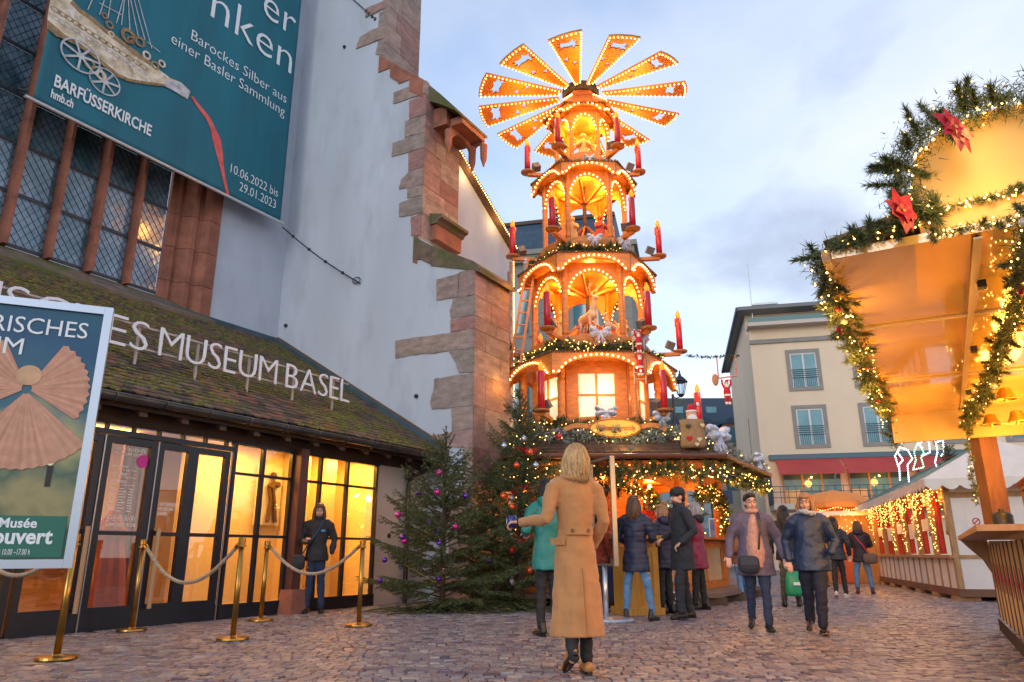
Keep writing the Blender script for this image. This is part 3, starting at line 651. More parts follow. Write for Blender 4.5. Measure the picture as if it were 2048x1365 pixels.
# gutter with brackets, fascia
g_ = MB(); gy0, gz0, gr = EY - 0.09, EZ - 0.075, 0.085
pr = [(gy0 + gr*math.cos(a), gz0 + gr*math.sin(a)) for a in [math.pi + math.pi*i/8 for i in range(9)]]
for i in range(8):
    (ya, za), (yb, zb) = pr[i], pr[i+1]; g_.add([(X0, ya, za), (X1 - 0.1, ya, za), (X1 - 0.1, yb, zb), (X0, yb, zb)], [(0, 1, 2, 3)])
g_.add([(X1 - 0.1, p[0], p[1]) for p in pr], [tuple(range(9))])
g_.tube([(X0, gy0 - gr, gz0 + 0.005), (X1 - 0.1, gy0 - gr, gz0 + 0.005)], 0.012, 6)
gut = g_.build('gutter', m_zinc, ann, smooth=False)
for k in range(18):
    x = -3.6 + 0.685*k
    if x > X1 - 0.2: break
    b = MB(); pts = [(x, gy0 + (gr + 0.008)*math.cos(a), gz0 + (gr + 0.008)*math.sin(a)) for a in [math.pi*0.98 + math.pi*i/8 for i in range(9)]]
    b.tube(pts, 0.014, 5); b.build('bracket', m_zinc, gut)
b = MB(); b.bb(X0, X1, EY + 0.03, EY + 0.06, EZ - 0.20, EZ - 0.07); b.build('fascia', m_beam, ann)
b = MB(); b.bb(X0, X1 - 0.02, -0.06, 0.14, 2.52, 2.86); b.build('wall_plate', m_beam, ann)
b = MB(); b.prism([(EY + 0.06, EZ - 0.11), (1.0, roofz(1.0) - 0.14), (1.0, roofz(1.0) - 0.16), (EY + 0.06, EZ - 0.13)], 0, X0, X1); b.build('soffit', m_beam, ann)
for k in range(18):
    x = -3.9 + 0.62*k
    if x > X1 - 0.1: break
    b = MB(); b.prism([(EY + 0.10, EZ - 0.26), (EY + 0.10, EZ - 0.15), (0.2, roofz(0.2) - 0.17), (0.2, roofz(0.2) - 0.30)], 0, x - 0.055, x + 0.055); b.build('rafter', m_raft, ann)
# flashings
b = MB(); b.bb(3.0, BX0, WY - 0.05, WY + 0.0, RZ - 0.05, RZ + 0.12); b.build('flashing', m_leadf, ann)
b = MB(); b.prism([(EY - 0.03, EZ - 0.03), (EY - 0.03, EZ + 0.13), (RY, RZ + 0.13), (RY, RZ - 0.02)], 0, BX0 - 0.16, BX0 - 0.015); b.build('flashing', m_leadf, ann)
b = MB(); b.tube([(BX0 - 0.02, EY - 0.03, EZ + 0.15), (BX0 - 0.02, RY, RZ + 0.15)], 0.018, 6); b.build('flashing_edge', mat('copper_edge', (0.25, 0.15, 0.08), 0.5, metal=0.4), ann)
# downspout
b = MB(); b.tube([(7.45, gy0, gz0 - gr), (7.40, gy0, gz0 - 0.2), (7.05, -0.10, gz0 - 0.42), (7.0, -0.08, gz0 - 0.6), (7.0, -0.08, 0.0)], 0.045, 10); b.build('downspout', mat('brown_pipe', (0.05, 0.035, 0.03), 0.4, metal=0.5), ann)
# plaster wall right of the glazing, end walls, interior
m_warmpl = mat('entrance_plaster', (0.58, 0.52, 0.47), 0.8, var=0.08, vscale=1.5)
b = MB(); b.bb(6.14, BX0 - 0.003, 0.0, 0.25, 0, 2.52); b.build('side_wall', m_warmpl, ann)
b = MB(); b.lathe([(0.045, 0), (0.045, 0.02), (0.03, 0.03)], (0, 0, 0), 12); b.xf(Matrix.Translation((6.55, 0, 1.22)) @ Matrix.Rotation(R(90), 4, 'X')); b.build('wall_button', m_dark, ann)
b = MB(); b.bb(X0, 6.4, 3.2, 3.3, 0, 3.1); b.bb(2.75, 6.14, 1.05, 1.12, 0, 2.70); b.bb(6.14, 6.3, 0.25, 3.2, 0, 2.9); b.bb(X0, X0 + .1, 0, 3.2, 0, 2.9); b.build('interior_wall', m_cream, ann)
for x in (4.75, 5.42): b = MB(); b.bb(x, x + 0.28, 0.62, 1.05, 0.0, 2.70); b.build('interior_pillar', m_cream, ann)
b = MB(); b.bb(X0, 6.3, 0.05, 3.2, -0.02, 0.02); b.build('interior_floor', m_floor, ann)
b = MB(); b.bb(X0, 6.3, 0.15, 3.2, 2.72, 2.78); b.build('interior_ceiling', m_cream, ann)
m_tube = mat('ceiling_lamp', (1, .9, .7), emit=(1.0, 0.62, 0.22), estr=5.0)
for (x, y, L_, p) in ((3.4, 0.55, 1.0, 36), (5.2, 0.42, 1.5, 56), (1.5, 1.5, 1.4, 38), (-0.6, 1.5, 1.4, 34)):
    b = MB(); b.bb(x - L_/2, x + L_/2, y - 0.05, y + 0.05, 2.64, 2.70); b.build('ceiling_lamp', m_tube, ann)
    lamp('foyer_light', (x, y, 2.60), p, (1.0, 0.46, 0.08), parent=ann, kind='AREA', size=(L_, 0.3))
# glazing
TR = (1.15, 2.06)
def bar(x0, x1, z0, z1, y0=-0.045, y1=0.03, nm='frame_bar', par=None):
    b = MB(); b.bb(x0, x1, y0, y1, z0, z1); return b.build(nm, m_frame, par or ann)
def pane(x0, x1, z0, z1, par=None, y=-0.008):
    b = MB(); b.bb(x0, x1, y, y + 0.008, z0, z1); return b.build('pane', m_glass, par or ann)
def bay(xs, zs, edge=0.05, par=None):
    for i, x in enumerate(xs): bar(x - edge/2, x + edge/2, zs[0], zs[-1], par=par)
    for a, c in zip(xs, xs[1:]):
        for j, z in enumerate(zs[1:-1]): bar(a + edge/2, c - edge/2, z - 0.02, z + 0.02, -0.04, 0.025, par=par)
        for z0, z1 in zip(zs, zs[1:]): pane(a + edge/2, c - edge/2, z0 + 0.02, z1 - 0.02, par)
bar(2.80, 6.14, 0.0, 0.20, -0.05, 0.05, 'plinth')
bay([2.83, 3.38, 3.98], [0.20, TR[0], TR[1], 2.50]); bay([4.22, 4.64, 5.30, 6.09], [0.20, TR[0], TR[1], 2.50])
bar(2.80, 6.14, 2.48, 2.56, -0.055, 0.05)
bar(-3.0, 2.80, 2.37, 2.44, -0.055, 0.05)
b = MB(); b.bb(-3.0, 2.80, -0.01, 0.0, 2.44, 2.54); b.build('pane', m_glass, ann)
for k in range(16): bar(-2.9 + 0.37*k, -2.87 + 0.37*k, 2.44, 2.54)
def door(x0, x1, handle=None, pts=2):
    d = thing_part('door', ann)
    e_ = 0.085
    for a in (x0, x1 - e_): bar(a, a + e_, 0.0, 2.36, par=d, nm='stile')
    bar(x0 + e_, x1 - e_, 0.0, 0.27, par=d, nm='bottom_rail'); bar(x0 + e_, x1 - e_, 2.27, 2.36, par=d, nm='top_rail'); bar(x0 + e_, x1 - e_, TR[0] - 0.025, TR[0] + 0.025, par=d, nm='lock_rail')
    p1 = pane(x0 + e_, x1 - e_, 0.27, TR[0] - 0.025, d); p2 = pane(x0 + e_, x1 - e_, TR[0] + 0.025, 2.27, d)
    if handle is not None:
        b = MB(); b.tube([(handle, -0.12, 0.22), (handle, -0.12, 1.22)], 0.028, 10); h = b.build('handle', mat('handle_wood', (0.45, 0.27, 0.14), 0.4), d)
        b = MB()
        for z in (0.26, 1.18): b.tube([(handle, -0.12, z), (handle, -0.03, z)], 0.014, 6)
        b.build('handle_stay', m_frame, d)
    return d
def thing_part(nm, par):
    o = bpy.data.objects.new(nm, None); COL.objects.link(o); o.parent = par; o.empty_display_size = 0.1; return o
door(0.81, 1.53, 0.71); d2 = door(1.56, 2.11, 1.66); bay_d = door(2.11, 2.74); door(0.02, 0.78); door(-0.85, -0.02)
m_trim = mat('steel_trim', (0.35, 0.37, 0.40), 0.3, metal=0.8)
for x in (0.795, 1.545, 2.75): b = MB(); b.bb(x - 0.008, x + 0.008, -0.062, -0.05, 0.0, 2.36); b.build('door_trim', m_trim, ann)
# post with sandstone foot
b = MB(); b.bb(4.00, 4.18, -0.20, -0.04, 0.36, 2.55); b.build('post', m_post, ann)
b = MB(); b.box((4.09, -0.16, 0.18), (0.40, 0.36, 0.36), taper=0.72); b.build('post_foot', m_red, ann)
b = MB(); b.box((7.0, -0.1, 2.55), (0.12, 0.12, 0.5)); b.build('bracket_post', m_beam, ann)
# lettering on the door glass
m_print = mat('glass_print', (0.75, 0.72, 0.68), 0.6)
def dtext(t, x, z, size, fit=None, bold=0.0):
    o = link('lettering', text_mesh(t, size, 0.001, bold, fit=fit), ann); o.data.materials.append(m_print); o.location = (x, -0.012, z); o.rotation_euler = (R(90), 0, 0)
for i, (a, c) in enumerate((('ÖFFNUNGSZEITEN', '10 h – 17 h, montag geschlossen'), ('HORAIRES', '10 h – 17 h, fermé le lundi'), ('OPENING HOURS', '10 h – 17 h, closed on mondays'))):
    dtext(a, 0.96, 1.97 - 0.095*i, 0.045, 0.21, 0.001); dtext(c, 0.96, 1.935 - 0.095*i, 0.038, 0.33)
dtext('BARFÜSSERKIRCHE', 0.98, 1.235, 0.055, 0.40, 0.001); dtext('HISTORISCHES', 0.96, 2.19, 0.06, 0.42, 0.001); dtext('MUSEUM BASEL', 0.96, 2.13, 0.06, 0.42, 0.001)
dtext('HISTORISCHES', 1.68, 1.52, 0.06, 0.30, 0.001); dtext('MUSEUM', 1.68, 1.46, 0.06, 0.22, 0.001); dtext('BASEL', 1.68, 1.40, 0.06, 0.15, 0.001)
for r_ in range(9):
    for q in range(3): b = MB(); b.bb(0.97 + 0.13*q, 0.97 + 0.13*q + 0.06 + 0.03*((r_*q) % 2), -0.013, -0.011, 1.70 - 0.035*r_, 1.712 - 0.035*r_); b.build('printed_line', m_print, ann)
for q in range(5):
    b = MB(); cxm = 1.0 + 0.082*q
    for i in range(16):
        a0, a1 = i*math.pi/8, (i+1)*math.pi/8
        b.prism([(cxm + .036*math.cos(a0), 1.335 + .036*math.sin(a0)), (cxm + .036*math.cos(a1), 1.335 + .036*math.sin(a1)), (cxm + .029*math.cos(a1), 1.335 + .029*math.sin(a1)), (cxm + .029*math.cos(a0), 1.335 + .029*math.sin(a0))], 1, -0.013, -0.011)
    b.bb(cxm - .012, cxm + .012, -0.013, -0.0112, 1.32, 1.35); b.build('printed_symbol', m_print, ann)
b = MB(); b.prism([(1.37 + 0.085*math.cos(i*math.pi/12), 2.08 + 0.085*math.sin(i*math.pi/12)) for i in range(24)], 1, -0.014, -0.010); b.build('printed_dot', mat('print_magenta', (0.62, 0.02, 0.30), 0.5), ann)
# foyer furnishings
def fthing(nm, lab, cat, mb, m, x, y, smooth=False):
    o = mb.build(nm, m); tag(o, lab, cat); o.matrix_world = Matrix.Translation(F0) @ Matrix.Rotation(FROT, 4, 'Z') @ Matrix.Translation((x, y, 0.02)); return o
b = MB(); b.bb(-1.2, 1.2, -0.3, 0.3, 0.0, 0.72); b.bb(-1.25, 1.25, -0.34, 0.34, 0.72, 0.78); fthing('reception_desk', 'wooden reception desk inside the museum foyer', 'desk', b, m_wood, 1.2, 2.2)
b = MB(); n_ = 20; rings = [(0.34, 0.0), (0.31, 0.3), (0.26, 0.7), (0.18, 1.05), (0.20, 1.2), (0.12, 1.36), (0.07, 1.45)]
vs = [(r_*(1 + 0.10*math.sin(5*a))*math.cos(a), r_*0.7*(1 + 0.10*math.sin(5*a))*math.sin(a), z) for r_, z in rings for a in [2*math.pi*i/n_ for i in range(n_)]]
b.add(vs, [(i*n_ + k, i*n_ + (k+1) % n_, (i+1)*n_ + (k+1) % n_, (i+1)*n_ + k) for i in range(len(rings)-1) for k in range(n_)]); fthing('draped_gown', 'long orange red gown on display behind the glass door', 'gown', b, mat('gown_cloth', (0.42, 0.07, 0.02), 0.7, var=0.3, vscale=4), 1.55, 0.75, True)
for x in (2.35, 0.3):
    b = MB(); 
    for k in range(9): b.bb(-0.27 + 0.06*k, -0.225 + 0.06*k, -0.03 - 0.02*(k % 2), 0.02, 0.0, 2.6)
    fthing('foyer_curtain', 'brown pleated curtain hanging behind the %s' % ('glazed door beside the pale wall' if x > 2 else 'glazed doors beside the poster sign'), 'curtain', b, mat('curtain_brown', (0.20, 0.07, 0.03), 0.8, var=0.3, vscale=3), x - 0.25, 1.2)
b = MB(); b.bb(-0.55, 0.0, 0.98, 1.02, 1.35, 2.35); fthing('wall_poster', 'pale poster with a dark sculpture hung in the foyer', 'poster', b, mat('poster_paper', (0.62, 0.55, 0.42), 0.7), 4.72, 0.0)
b = MB()
for pts, r_ in (([(-.30, .97, 1.40), (-.26, .97, 1.75), (-.32, .97, 1.98)], .035), ([(-.12, .97, 1.40), (-.18, .97, 1.75), (-.24, .97, 1.98)], .035), ([(-.30, .97, 1.98), (-.22, .97, 2.06), (-.1, .97, 2.04)], .05), ([(-.34, .97, 2.0), (-.2, .97, 2.16)], .03)):
    b.tube(pts, r_, 6)
b.ball((-.24, .97, 2.2), .06, 8, 5); fthing('carved_figure', 'dark carved figure leaning against the foyer poster', 'sculpture', b, mat('carved_dark', (0.10, 0.05, 0.02), 0.7), 4.72, -0.03)
# roof sign
sg = thing('museum_roof_sign', 'white letters of the museum name on rails above mossy roof', 'sign', F0, FROT)
LY = 0.5; LZ = 3.70; m_let = mat('letter_white', (0.72, 0.75, 0.82), 0.45)
LH = 0.425; m_rl = mat('rail_grey', (0.42, 0.36, 0.33), 0.5, metal=0.3)
def spread_letters(word, u0, u1):
    ms_ = [text_mesh(c, LH*1.42, 0.022, -0.008) for c in word]; ws = []
    for m_ in ms_:
        xs = [v.co.x for v in m_.vertices]; zs = [v.co.y for v in m_.vertices]; k = LH/(max(zs) - min(zs)); 
        for v in m_.vertices: v.co.x = (v.co.x - min(xs)); v.co.y = (v.co.y - min(zs))*k
        ws.append(max(xs) - min(xs)); m_.materials.append(m_let)
    gap = 0.055; tot = sum(ws) + gap*(len(ws)-1); kx = (u1 - u0)/tot; x = u0
    for m_, w2 in zip(ms_, ws):
        for v in m_.vertices: v.co.x *= kx
        o = link('letter', m_, sg); o.location = (x, LY, LZ); o.rotation_euler = (R(90), 0, 0); x += (w2 + gap)*kx
spread_letters('MUSEUM', 1.70, 3.95); spread_letters('BASEL', 4.16, 5.78); spread_letters('HISTORISCHES', -2.95, 1.52)
b = MB()
for z in (LZ + 0.05, LZ + LH - 0.05): b.bb(-3.0, 5.8, LY + 0.045, LY + 0.07, z - 0.014, z + 0.014)
b.build('rail', m_rl, sg)
for k in range(9): b = MB(); x = -2.6 + k*1.0; b.bb(x, x + 0.035, LY + 0.072, LY + 0.10, roofz(LY) - 0.02, LZ + LH - 0.03); b.build('rail_stand', m_rl, sg)
# ------------------------------------------------------------------ continuous bodies: overlapping tapered limbs fused into one skin
def blob(mb, voxel=0.012, smooth=3, name='body', mats=None):
    me = mb.mesh(name, []); me.materials.clear(); o = bpy.data.objects.new(name, me)
    m = o.modifiers.new('fuse', 'REMESH'); m.mode = 'VOXEL'; m.voxel_size = voxel
    if smooth: s = o.modifiers.new('relax', 'SMOOTH'); s.iterations = smooth; s.factor = 0.5
    r = evaluated(o); bpy.data.objects.remove(o); bpy.data.meshes.remove(me); r.name = name
    for x in (mats if isinstance(mats, (list, tuple)) else [mats]): r.materials.append(x)
    r.polygons.foreach_set('use_smooth', [True]*len(r.polygons)); return r
def limb(mb, pts, rs, seg=12, ry=None, refv=None):
    """tapered limb with rounded ends"""
    mb.tube(pts, rs, seg, True, ry, refv); ryl = ry or rs
    mb.ball(pts[0], rs[0], seg, 7); mb.ball(pts[-1], rs[-1], seg, 7); return mb
def loft(mb, rings, seg=24, fold=None):
    """closed stack of ellipses: (centre, rx, ry) from bottom to top"""
    vs = []
    for j, (c, rx, ry) in enumerate(rings):
        for k in range(seg):
            a = 2*math.pi*k/seg; f = 1.0 if fold is None else fold(j/(len(rings)-1), a)
            vs.append((c[0] + rx*f*math.cos(a), c[1] + ry*f*math.sin(a), c[2]))
    n = len(rings); fs = [tuple(range(seg))[::-1], tuple(range((n-1)*seg, n*seg))]
    fs += [(i*seg + k, i*seg + (k+1) % seg, (i+1)*seg + (k+1) % seg, (i+1)*seg + k) for i in range(n-1) for k in range(seg)]
    return mb.add(vs, fs)
def get_co(me):
    n = len(me.vertices); c = np.empty(n*3, np.float32); me.vertices.foreach_get('co', c); q = np.empty(n*3, np.float32); me.vertices.foreach_get('normal', q); return c.reshape(n, 3), q.reshape(n, 3)
def set_co(me, c): me.vertices.foreach_set('co', c.astype(np.float32).ravel()); me.update(); return me
def wrinkle(me, amp, scale, seed=0.0, stretch=(1, 1, 0.5)):
    c, nn = get_co(me); nz_ = noise.noise; sx_, sy_, sz_ = (scale*q for q in stretch)
    d = np.array([nz_((x*sx_ + seed, y*sy_, z*sz_)) + .5*nz_((x*scale*2.3, y*scale*2.3 + seed, z*scale*1.4)) for x, y, z in c.tolist()])
    return set_co(me, c + nn*(d*amp)[:, None])
def quilt(me, amp, pitch=.075):
    c, nn = get_co(me); return set_co(me, c + nn*(amp*np.abs(np.sin(c[:, 2]*math.pi/pitch)))[:, None])
# ------------------------------------------------------------------ fir greenery
FIR = [(0.034, 0.055, 0.016), (0.065, 0.092, 0.026), (0.105, 0.130, 0.040), (0.14, 0.155, 0.065), (0.070, 0.115, 0.075)]
m_fir = mat('fir_needles', (0.03, 0.06, 0.03), 0.55, tint=FIR, spec=0.4)
m_frost = mat('frosted_needles', (0.2, 0.25, 0.2), 0.6, tint=[(0.05, 0.09, 0.06), (0.10, 0.15, 0.13), (0.25, 0.30, 0.30), (0.42, 0.46, 0.48)])
m_bark = mat('fir_bark', (0.06, 0.045, 0.03), 0.9, var=0.4, vscale=20)
npr = np.random.default_rng(5)
def needle_arrays(P, D, length, width, lj=0.35):
    n = len(P); D = D/np.maximum(np.linalg.norm(D, axis=1, keepdims=True), 1e-6)
    a = npr.normal(size=(n, 3)); S_ = np.cross(D, a); S_ /= np.maximum(np.linalg.norm(S_, axis=1, keepdims=True), 1e-6)
    Ls = length*(1 + lj*npr.uniform(-1, 1, (n, 1)))
    V = np.stack([P - S_*width/2, P + S_*width/2, P + D*Ls], 1).reshape(-1, 3); F = np.arange(3*n).reshape(n, 3)
    return V, F
def path_samples(pts, n):
    pts = np.array([tuple(p) for p in pts]); seg = np.diff(pts, axis=0); L_ = np.linalg.norm(seg, axis=1); c = np.concatenate([[0], np.cumsum(L_)])
    t = npr.uniform(0, c[-1], n); i = np.clip(np.searchsorted(c, t) - 1, 0, len(seg) - 1); f = ((t - c[i])/np.maximum(L_[i], 1e-9))[:, None]
    return pts[i] + seg[i]*f, seg[i]/np.maximum(L_[i], 1e-9)[:, None], c[-1]
def garland_mesh(pts, r, dens=1000, ln=0.11, wd=0.02, m=None, spikes=0):
    L_ = sum((Vector(b) - Vector(a)).length for a, b in zip(pts, pts[1:])); n = int(L_*dens)
    P, T, _ = path_samples(pts, n)
    # needles sit on short sprigs that point outward, so the outline stays tufty
    ns = max(6, int(L_*16)); Pc, Tc, _ = path_samples(pts, ns); dirs = npr.normal(size=(ns, 3)); dirs -= Tc*(dirs*Tc).sum(1, keepdims=True)*0.6; dirs /= np.linalg.norm(dirs, axis=1, keepdims=True)
    k = npr.integers(0, ns, n); along_ = npr.uniform(0, 1, (n, 1)); half = npr.uniform(size=(n, 1)) < 0.62
    base = np.where(half, Pc[k] + dirs[k]*r*along_*npr.uniform(0.9, 1.35, (n, 1)), P + npr.normal(size=(n, 3))*r*0.35)
    D = np.where(half, dirs[k] + npr.normal(size=(n, 3))*0.55, npr.normal(size=(n, 3)))
    V, F = needle_arrays(base, D, ln, wd); return tri_mesh('garland', V, F, m or m_fir, npr.uniform(0, 1, n))
def garland(pts, r, label, group=None, dens=1000, ln=0.11, wd=0.02, lights=14, brad=0.016, balls=None, m=None, name='fir_garland'):
    o = link(name, garland_mesh(pts, r, dens, ln, wd, m)); tag(o, label, 'garland', group)
    L_ = sum((Vector(b) - Vector(a)).length for a, b in zip(pts, pts[1:]))
    if lights:
        P, T, _ = path_samples(pts, int(L_*lights)); D = npr.normal(size=P.shape); D /= np.linalg.norm(D, axis=1, keepdims=True)
        bulbs([Vector(p) for p in (P + D*r*npr.uniform(0.75, 1.1, (len(P), 1)))], brad, 'string_lights', o, BULB_S)
    return o
def fir_tree(name, label, loc_, H, rad, seed, whorls=13, sparse=1.0, group=None, droop=0.15, lean=(0, 0)):
    r3 = random.Random(seed); t = thing(name, label, 'fir tree', loc_, 0, group)
    tr = MB(); top = Vector((lean[0], lean[1], H)); tr.tube([(0, 0, 0), top*0.5, top], [0.045*H/2.8, 0.03*H/2.8, 0.006], 8); tr.build('trunk', m_bark, t)
    br = MB(); P = []; D = []
    def twig(a, b, dens=165):
        L_ = (b - a).length; n = max(5, int(L_*dens)); d = (b - a).normalized()
        for i in range(n):
            q = a.lerp(b, r3.random()); v = Vector((r3.gauss(0, 1), r3.gauss(0, 1), r3.gauss(0, 1))); v = v - d*v.dot(d); v.normalize()
            P.append(tuple(q)); D.append(tuple(v + d*0.75))
    for w2 in range(whorls):
        f = w2/(whorls - 1); ln = rad*(1 - f)**0.85*1.0 + 0.09
        n = r3.choice([5, 6, 7]) if f < 0.85 else 4
        for k in range(n):
            if r3.random() > 0.93*sparse + 0.07: continue
            z = H*min(.95, 0.07 + 0.85*f**0.9 + r3.uniform(-.03, .03)); a = 2*math.pi*(k + r3.uniform(-.4, .4))/n + w2*0.9; l2 = ln*r3.uniform(0.72, 1.15); base = top*(z/H)
            el = 0.32 + 0.55*f + r3.uniform(-.18, .18)
            d = Vector((math.cos(a), math.sin(a), 0)); pts = []
            for i in range(6):
                s_ = i/5; pts.append(base + d*l2*s_ + Vector((0, 0, l2*(el*s_ - droop*2.2*s_*s_*(1 - f) + 0.16*s_**3))))
            br.tube(pts, [0.012, 0.010, 0.008, 0.006, 0.005, 0.003], 5)
            for i in range(5): twig(pts[i], pts[i+1], 120)
            ns = int(l2/0.07)
            for j in range(ns):
                s_ = 0.22 + 0.75*j/max(1, ns); i = min(4, int(s_*5)); q = pts[i].lerp(pts[i+1], s_*5 - i)
                for sd_ in (-1, 1):
                    if r3.random() < 0.14: continue
                    l3 = (0.33*l2*(1.05 - s_) + 0.055)*r3.uniform(0.7, 1.2)
                    e2 = q + (Matrix.Rotation(sd_*r3.uniform(0.7, 1.05), 3, 'Z') @ d)*l3 + Vector((0, 0, r3.uniform(-.05, .03) - 0.10*l3))
                    br.tube([q, e2], [0.004, 0.002], 3, cap=False); twig(q, e2)
                    if l3 > 0.16:
                        m_ = q.lerp(e2, 0.5); e3 = m_ + (Matrix.Rotation(-sd_*0.2, 3, 'Z') @ d)*l3*0.45; twig(m_, e3)
    twig(top*0.86, top, 260)
    br.build('branches', m_bark, t, kind='stuff')
    V, F = needle_arrays(np.array(P), np.array(D), 0.036, 0.012); o = link('needles', tri_mesh('needles', V, F, m_fir, npr.uniform(0, 1, len(P))**1.2), t); o['kind'] = 'stuff'
    return t
def bow(loc_, s, label, m, group=None, rz=0.0):
    b = MB()
    for sg_ in (-1, 1):
        for k, (an, ln_) in enumerate(((24, .80), (-14, .74))):
            d = Vector((sg_*math.cos(R(an)), 0, math.sin(R(an)))); b.tube([d*(ln_*q*s) + Vector((0, -.12*s*math.sin(math.pi*q), 0)) for q in (.05, .3, .6, .85, 1.0)], [x*s for x in (.08, .24, .33, .27, .08)], 12, ry=[x*s for x in (.06, .15, .20, .16, .05)], refv=(0, 1, 0))
        for k in range(2):
            d = Vector((sg_*(.22 + .3*k), -.05, -1)).normalized(); b.tube([d*(q*s) + Vector((.04*s*math.sin(7*q), -.08*s, 0)) for q in (.05, .35, .65, .95)], [x*s for x in (.06, .11, .14, .16)], 10, ry=[x*s for x in (.03, .035, .04, .03)], refv=(0, 1, 0))
    b.ball((0, -.10*s, 0), .13*s, 10, 8); me = wrinkle(blob(b, max(.006, .03*s), 1, 'bow', m), .05*s, 5/s, 3.0, (1, 1, 1)); o = link('ribbon_bow', me); tag(o, label, 'bow', group); o.location = loc_; o.rotation_euler = (R(-6), 0, rz); return o
def bauble(loc_, r, m, label, group, name='bauble'):
    o = link(name, bauble_mesh(r, m)); o.location = loc_; tag(o, label, 'bauble', group); return o
_bm = {}
def bauble_mesh(r, m):
    k = (round(r, 3), m.name)
    if k not in _bm:
        b = MB(); b.ball((0, 0, 0), r, 14, 9); b.mi = 1; b.lathe([(r*.22, r*.93), (r*.22, r*1.16), (r*.1, r*1.2)], seg=8); _bm[k] = b.mesh('bauble', [m, mat('bauble_cap', (0.6, 0.5, 0.3), 0.3, metal=0.9)], True)
    return _bm[k]
# ------------------------------------------------------------------ Christmas pyramid on its hut
PK = 1.1; PC = Vector((1.826, 16.5, -0.088)); AMB = (1.0, 0.41, 0.06)
m_pine = mat('pine_wood', (0.56, 0.185, 0.028), 0.45, var=0.30, vscale=2.5, stretch=(2, 2, 7), bump=0.08, bscale=20)
m_pine_d = mat('stained_wood', (0.36, 0.11, 0.018), 0.5, var=0.30, vscale=3.0, stretch=(2, 2, 6), bump=0.1)
m_dish = mat('dish_wood', (0.36, 0.13, 0.045), 0.45, var=0.2, vscale=5)
m_cand = mat('candle_red', (0.50, 0.008, 0.020), 0.35, var=0.15, vscale=6)
m_wax = mat('candle_wax', (0.62, 0.30, 0.30), 0.5)
m_flame = mat('candle_flame', (0.75, 0.25, 0.03), 0.4, emit=(1.0, 0.27, 0.012), estr=0.62)
m_brown_roof = mat('brown_shingle', (0.09, 0.045, 0.03), 0.7, var=0.4, vscale=8)
m_spot = mat('floodlight_grey', (0.12, 0.12, 0.13), 0.5, metal=0.2)
HA = [R(60*k) for k in range(6)]
def hexv(r, z, k): return Vector((r*math.cos(HA[k % 6]), r*math.sin(HA[k % 6]), z))
pyr = thing('christmas_pyramid', 'tall wooden Christmas pyramid lit with bulbs, windmill wheel on top', 'christmas pyramid', PC); pyr.scale = (PK,)*3
def hexslab(r0, r1, z0, z1, mb=None):
    b = mb or MB(); vs = [hexv(r0, z0, k) for k in range(6)] + [hexv(r1, z1, k) for k in range(6)]
    return b.add(vs, [tuple(range(6))[::-1], tuple(range(6, 12))] + [(k, (k+1) % 6, 6 + (k+1) % 6, 6 + k) for k in range(6)])
def arch_curve(w2, z0, rise, n=18, shoulder=0.16):
    pts = []
    for i in range(n + 1):
        t = i/n*2 - 1; x = t*w2
        s_ = abs(t)
        if s_ > 1 - shoulder: z = z0 + 0.02*rise
        else: q = s_/(1 - shoulder); z = z0 + rise*math.sqrt(max(0, 1 - q*q*0.98))*(1 - 0.14*(q**6))
        pts.append((x, z))
    return pts
def face_matrix(k, r):          # local x along the face, y outward -> negative is inward
    a = (HA[k] + HA[(k+1) % 6 if k < 5 else 0] + (2*math.pi if k == 5 else 0))/2; ap = r*math.cos(R(30))
    return Matrix.Translation((ap*math.cos(a), ap*math.sin(a), 0)) @ Matrix.Rotation(a + R(90), 4, 'Z')   # local -y points outward
def arch_board(k, r, z0, z1, rise, nm, bulb_step, bulb_r, th=0.045, shoulder=0.16, m=None, zb=None):
    w2 = r*0.5; c = arch_curve(w2, z0, rise, 18, shoulder); b = MB()
    for (xa, za), (xb, zb_) in zip(c, c[1:]): b.prism([(xa, za), (xb, zb_), (xb, z1), (xa, z1)], 1, -th/2, th/2)
    M = face_matrix(k, r); o = b.build(nm, m or m_pine, pyr); o.matrix_local = M
    cc = [(x*0.97, -th/2 - 0.02, z + 0.045) for x, z in arch_curve(w2, z0, rise, 60, shoulder)]
    bulbs(along(cc, bulb_step), bulb_r, 'light_chain', o); return o
def column(k, r, z0, z1, cr):
    b = MB(); h = z1 - z0; p = hexv(r, 0, k)
    b.lathe([(cr*1.35, z0), (cr*1.35, z0 + h*.05), (cr*.9, z0 + h*.07), (cr*1.15, z0 + h*.10), (cr, z0 + h*.13), (cr, z0 + h*.62), (cr*1.15, z0 + h*.65), (cr*.75, z0 + h*.69), (cr*1.1, z0 + h*.72), (cr*1.1, z1)], (p.x, p.y, 0), 12)
    return b.build('column', m_pine, pyr)
def drips(r, h, seed):
    b = MB(); r4 = random.Random(seed)
    for i in range(5):
        a = r4.uniform(0, 6.28); z1 = h; z0 = h - r4.uniform(0.08, 0.4)*h
        P = lambda z, q: (q*r*math.cos(a), q*r*math.sin(a), z)
        b.tube([P(z1 - 0.005, .8), P(z1 - 0.03, 1.05), P(z0, 1.04)], [r*.3, r*.24, r*.10], 6)
    return b
candle_meshes = {}
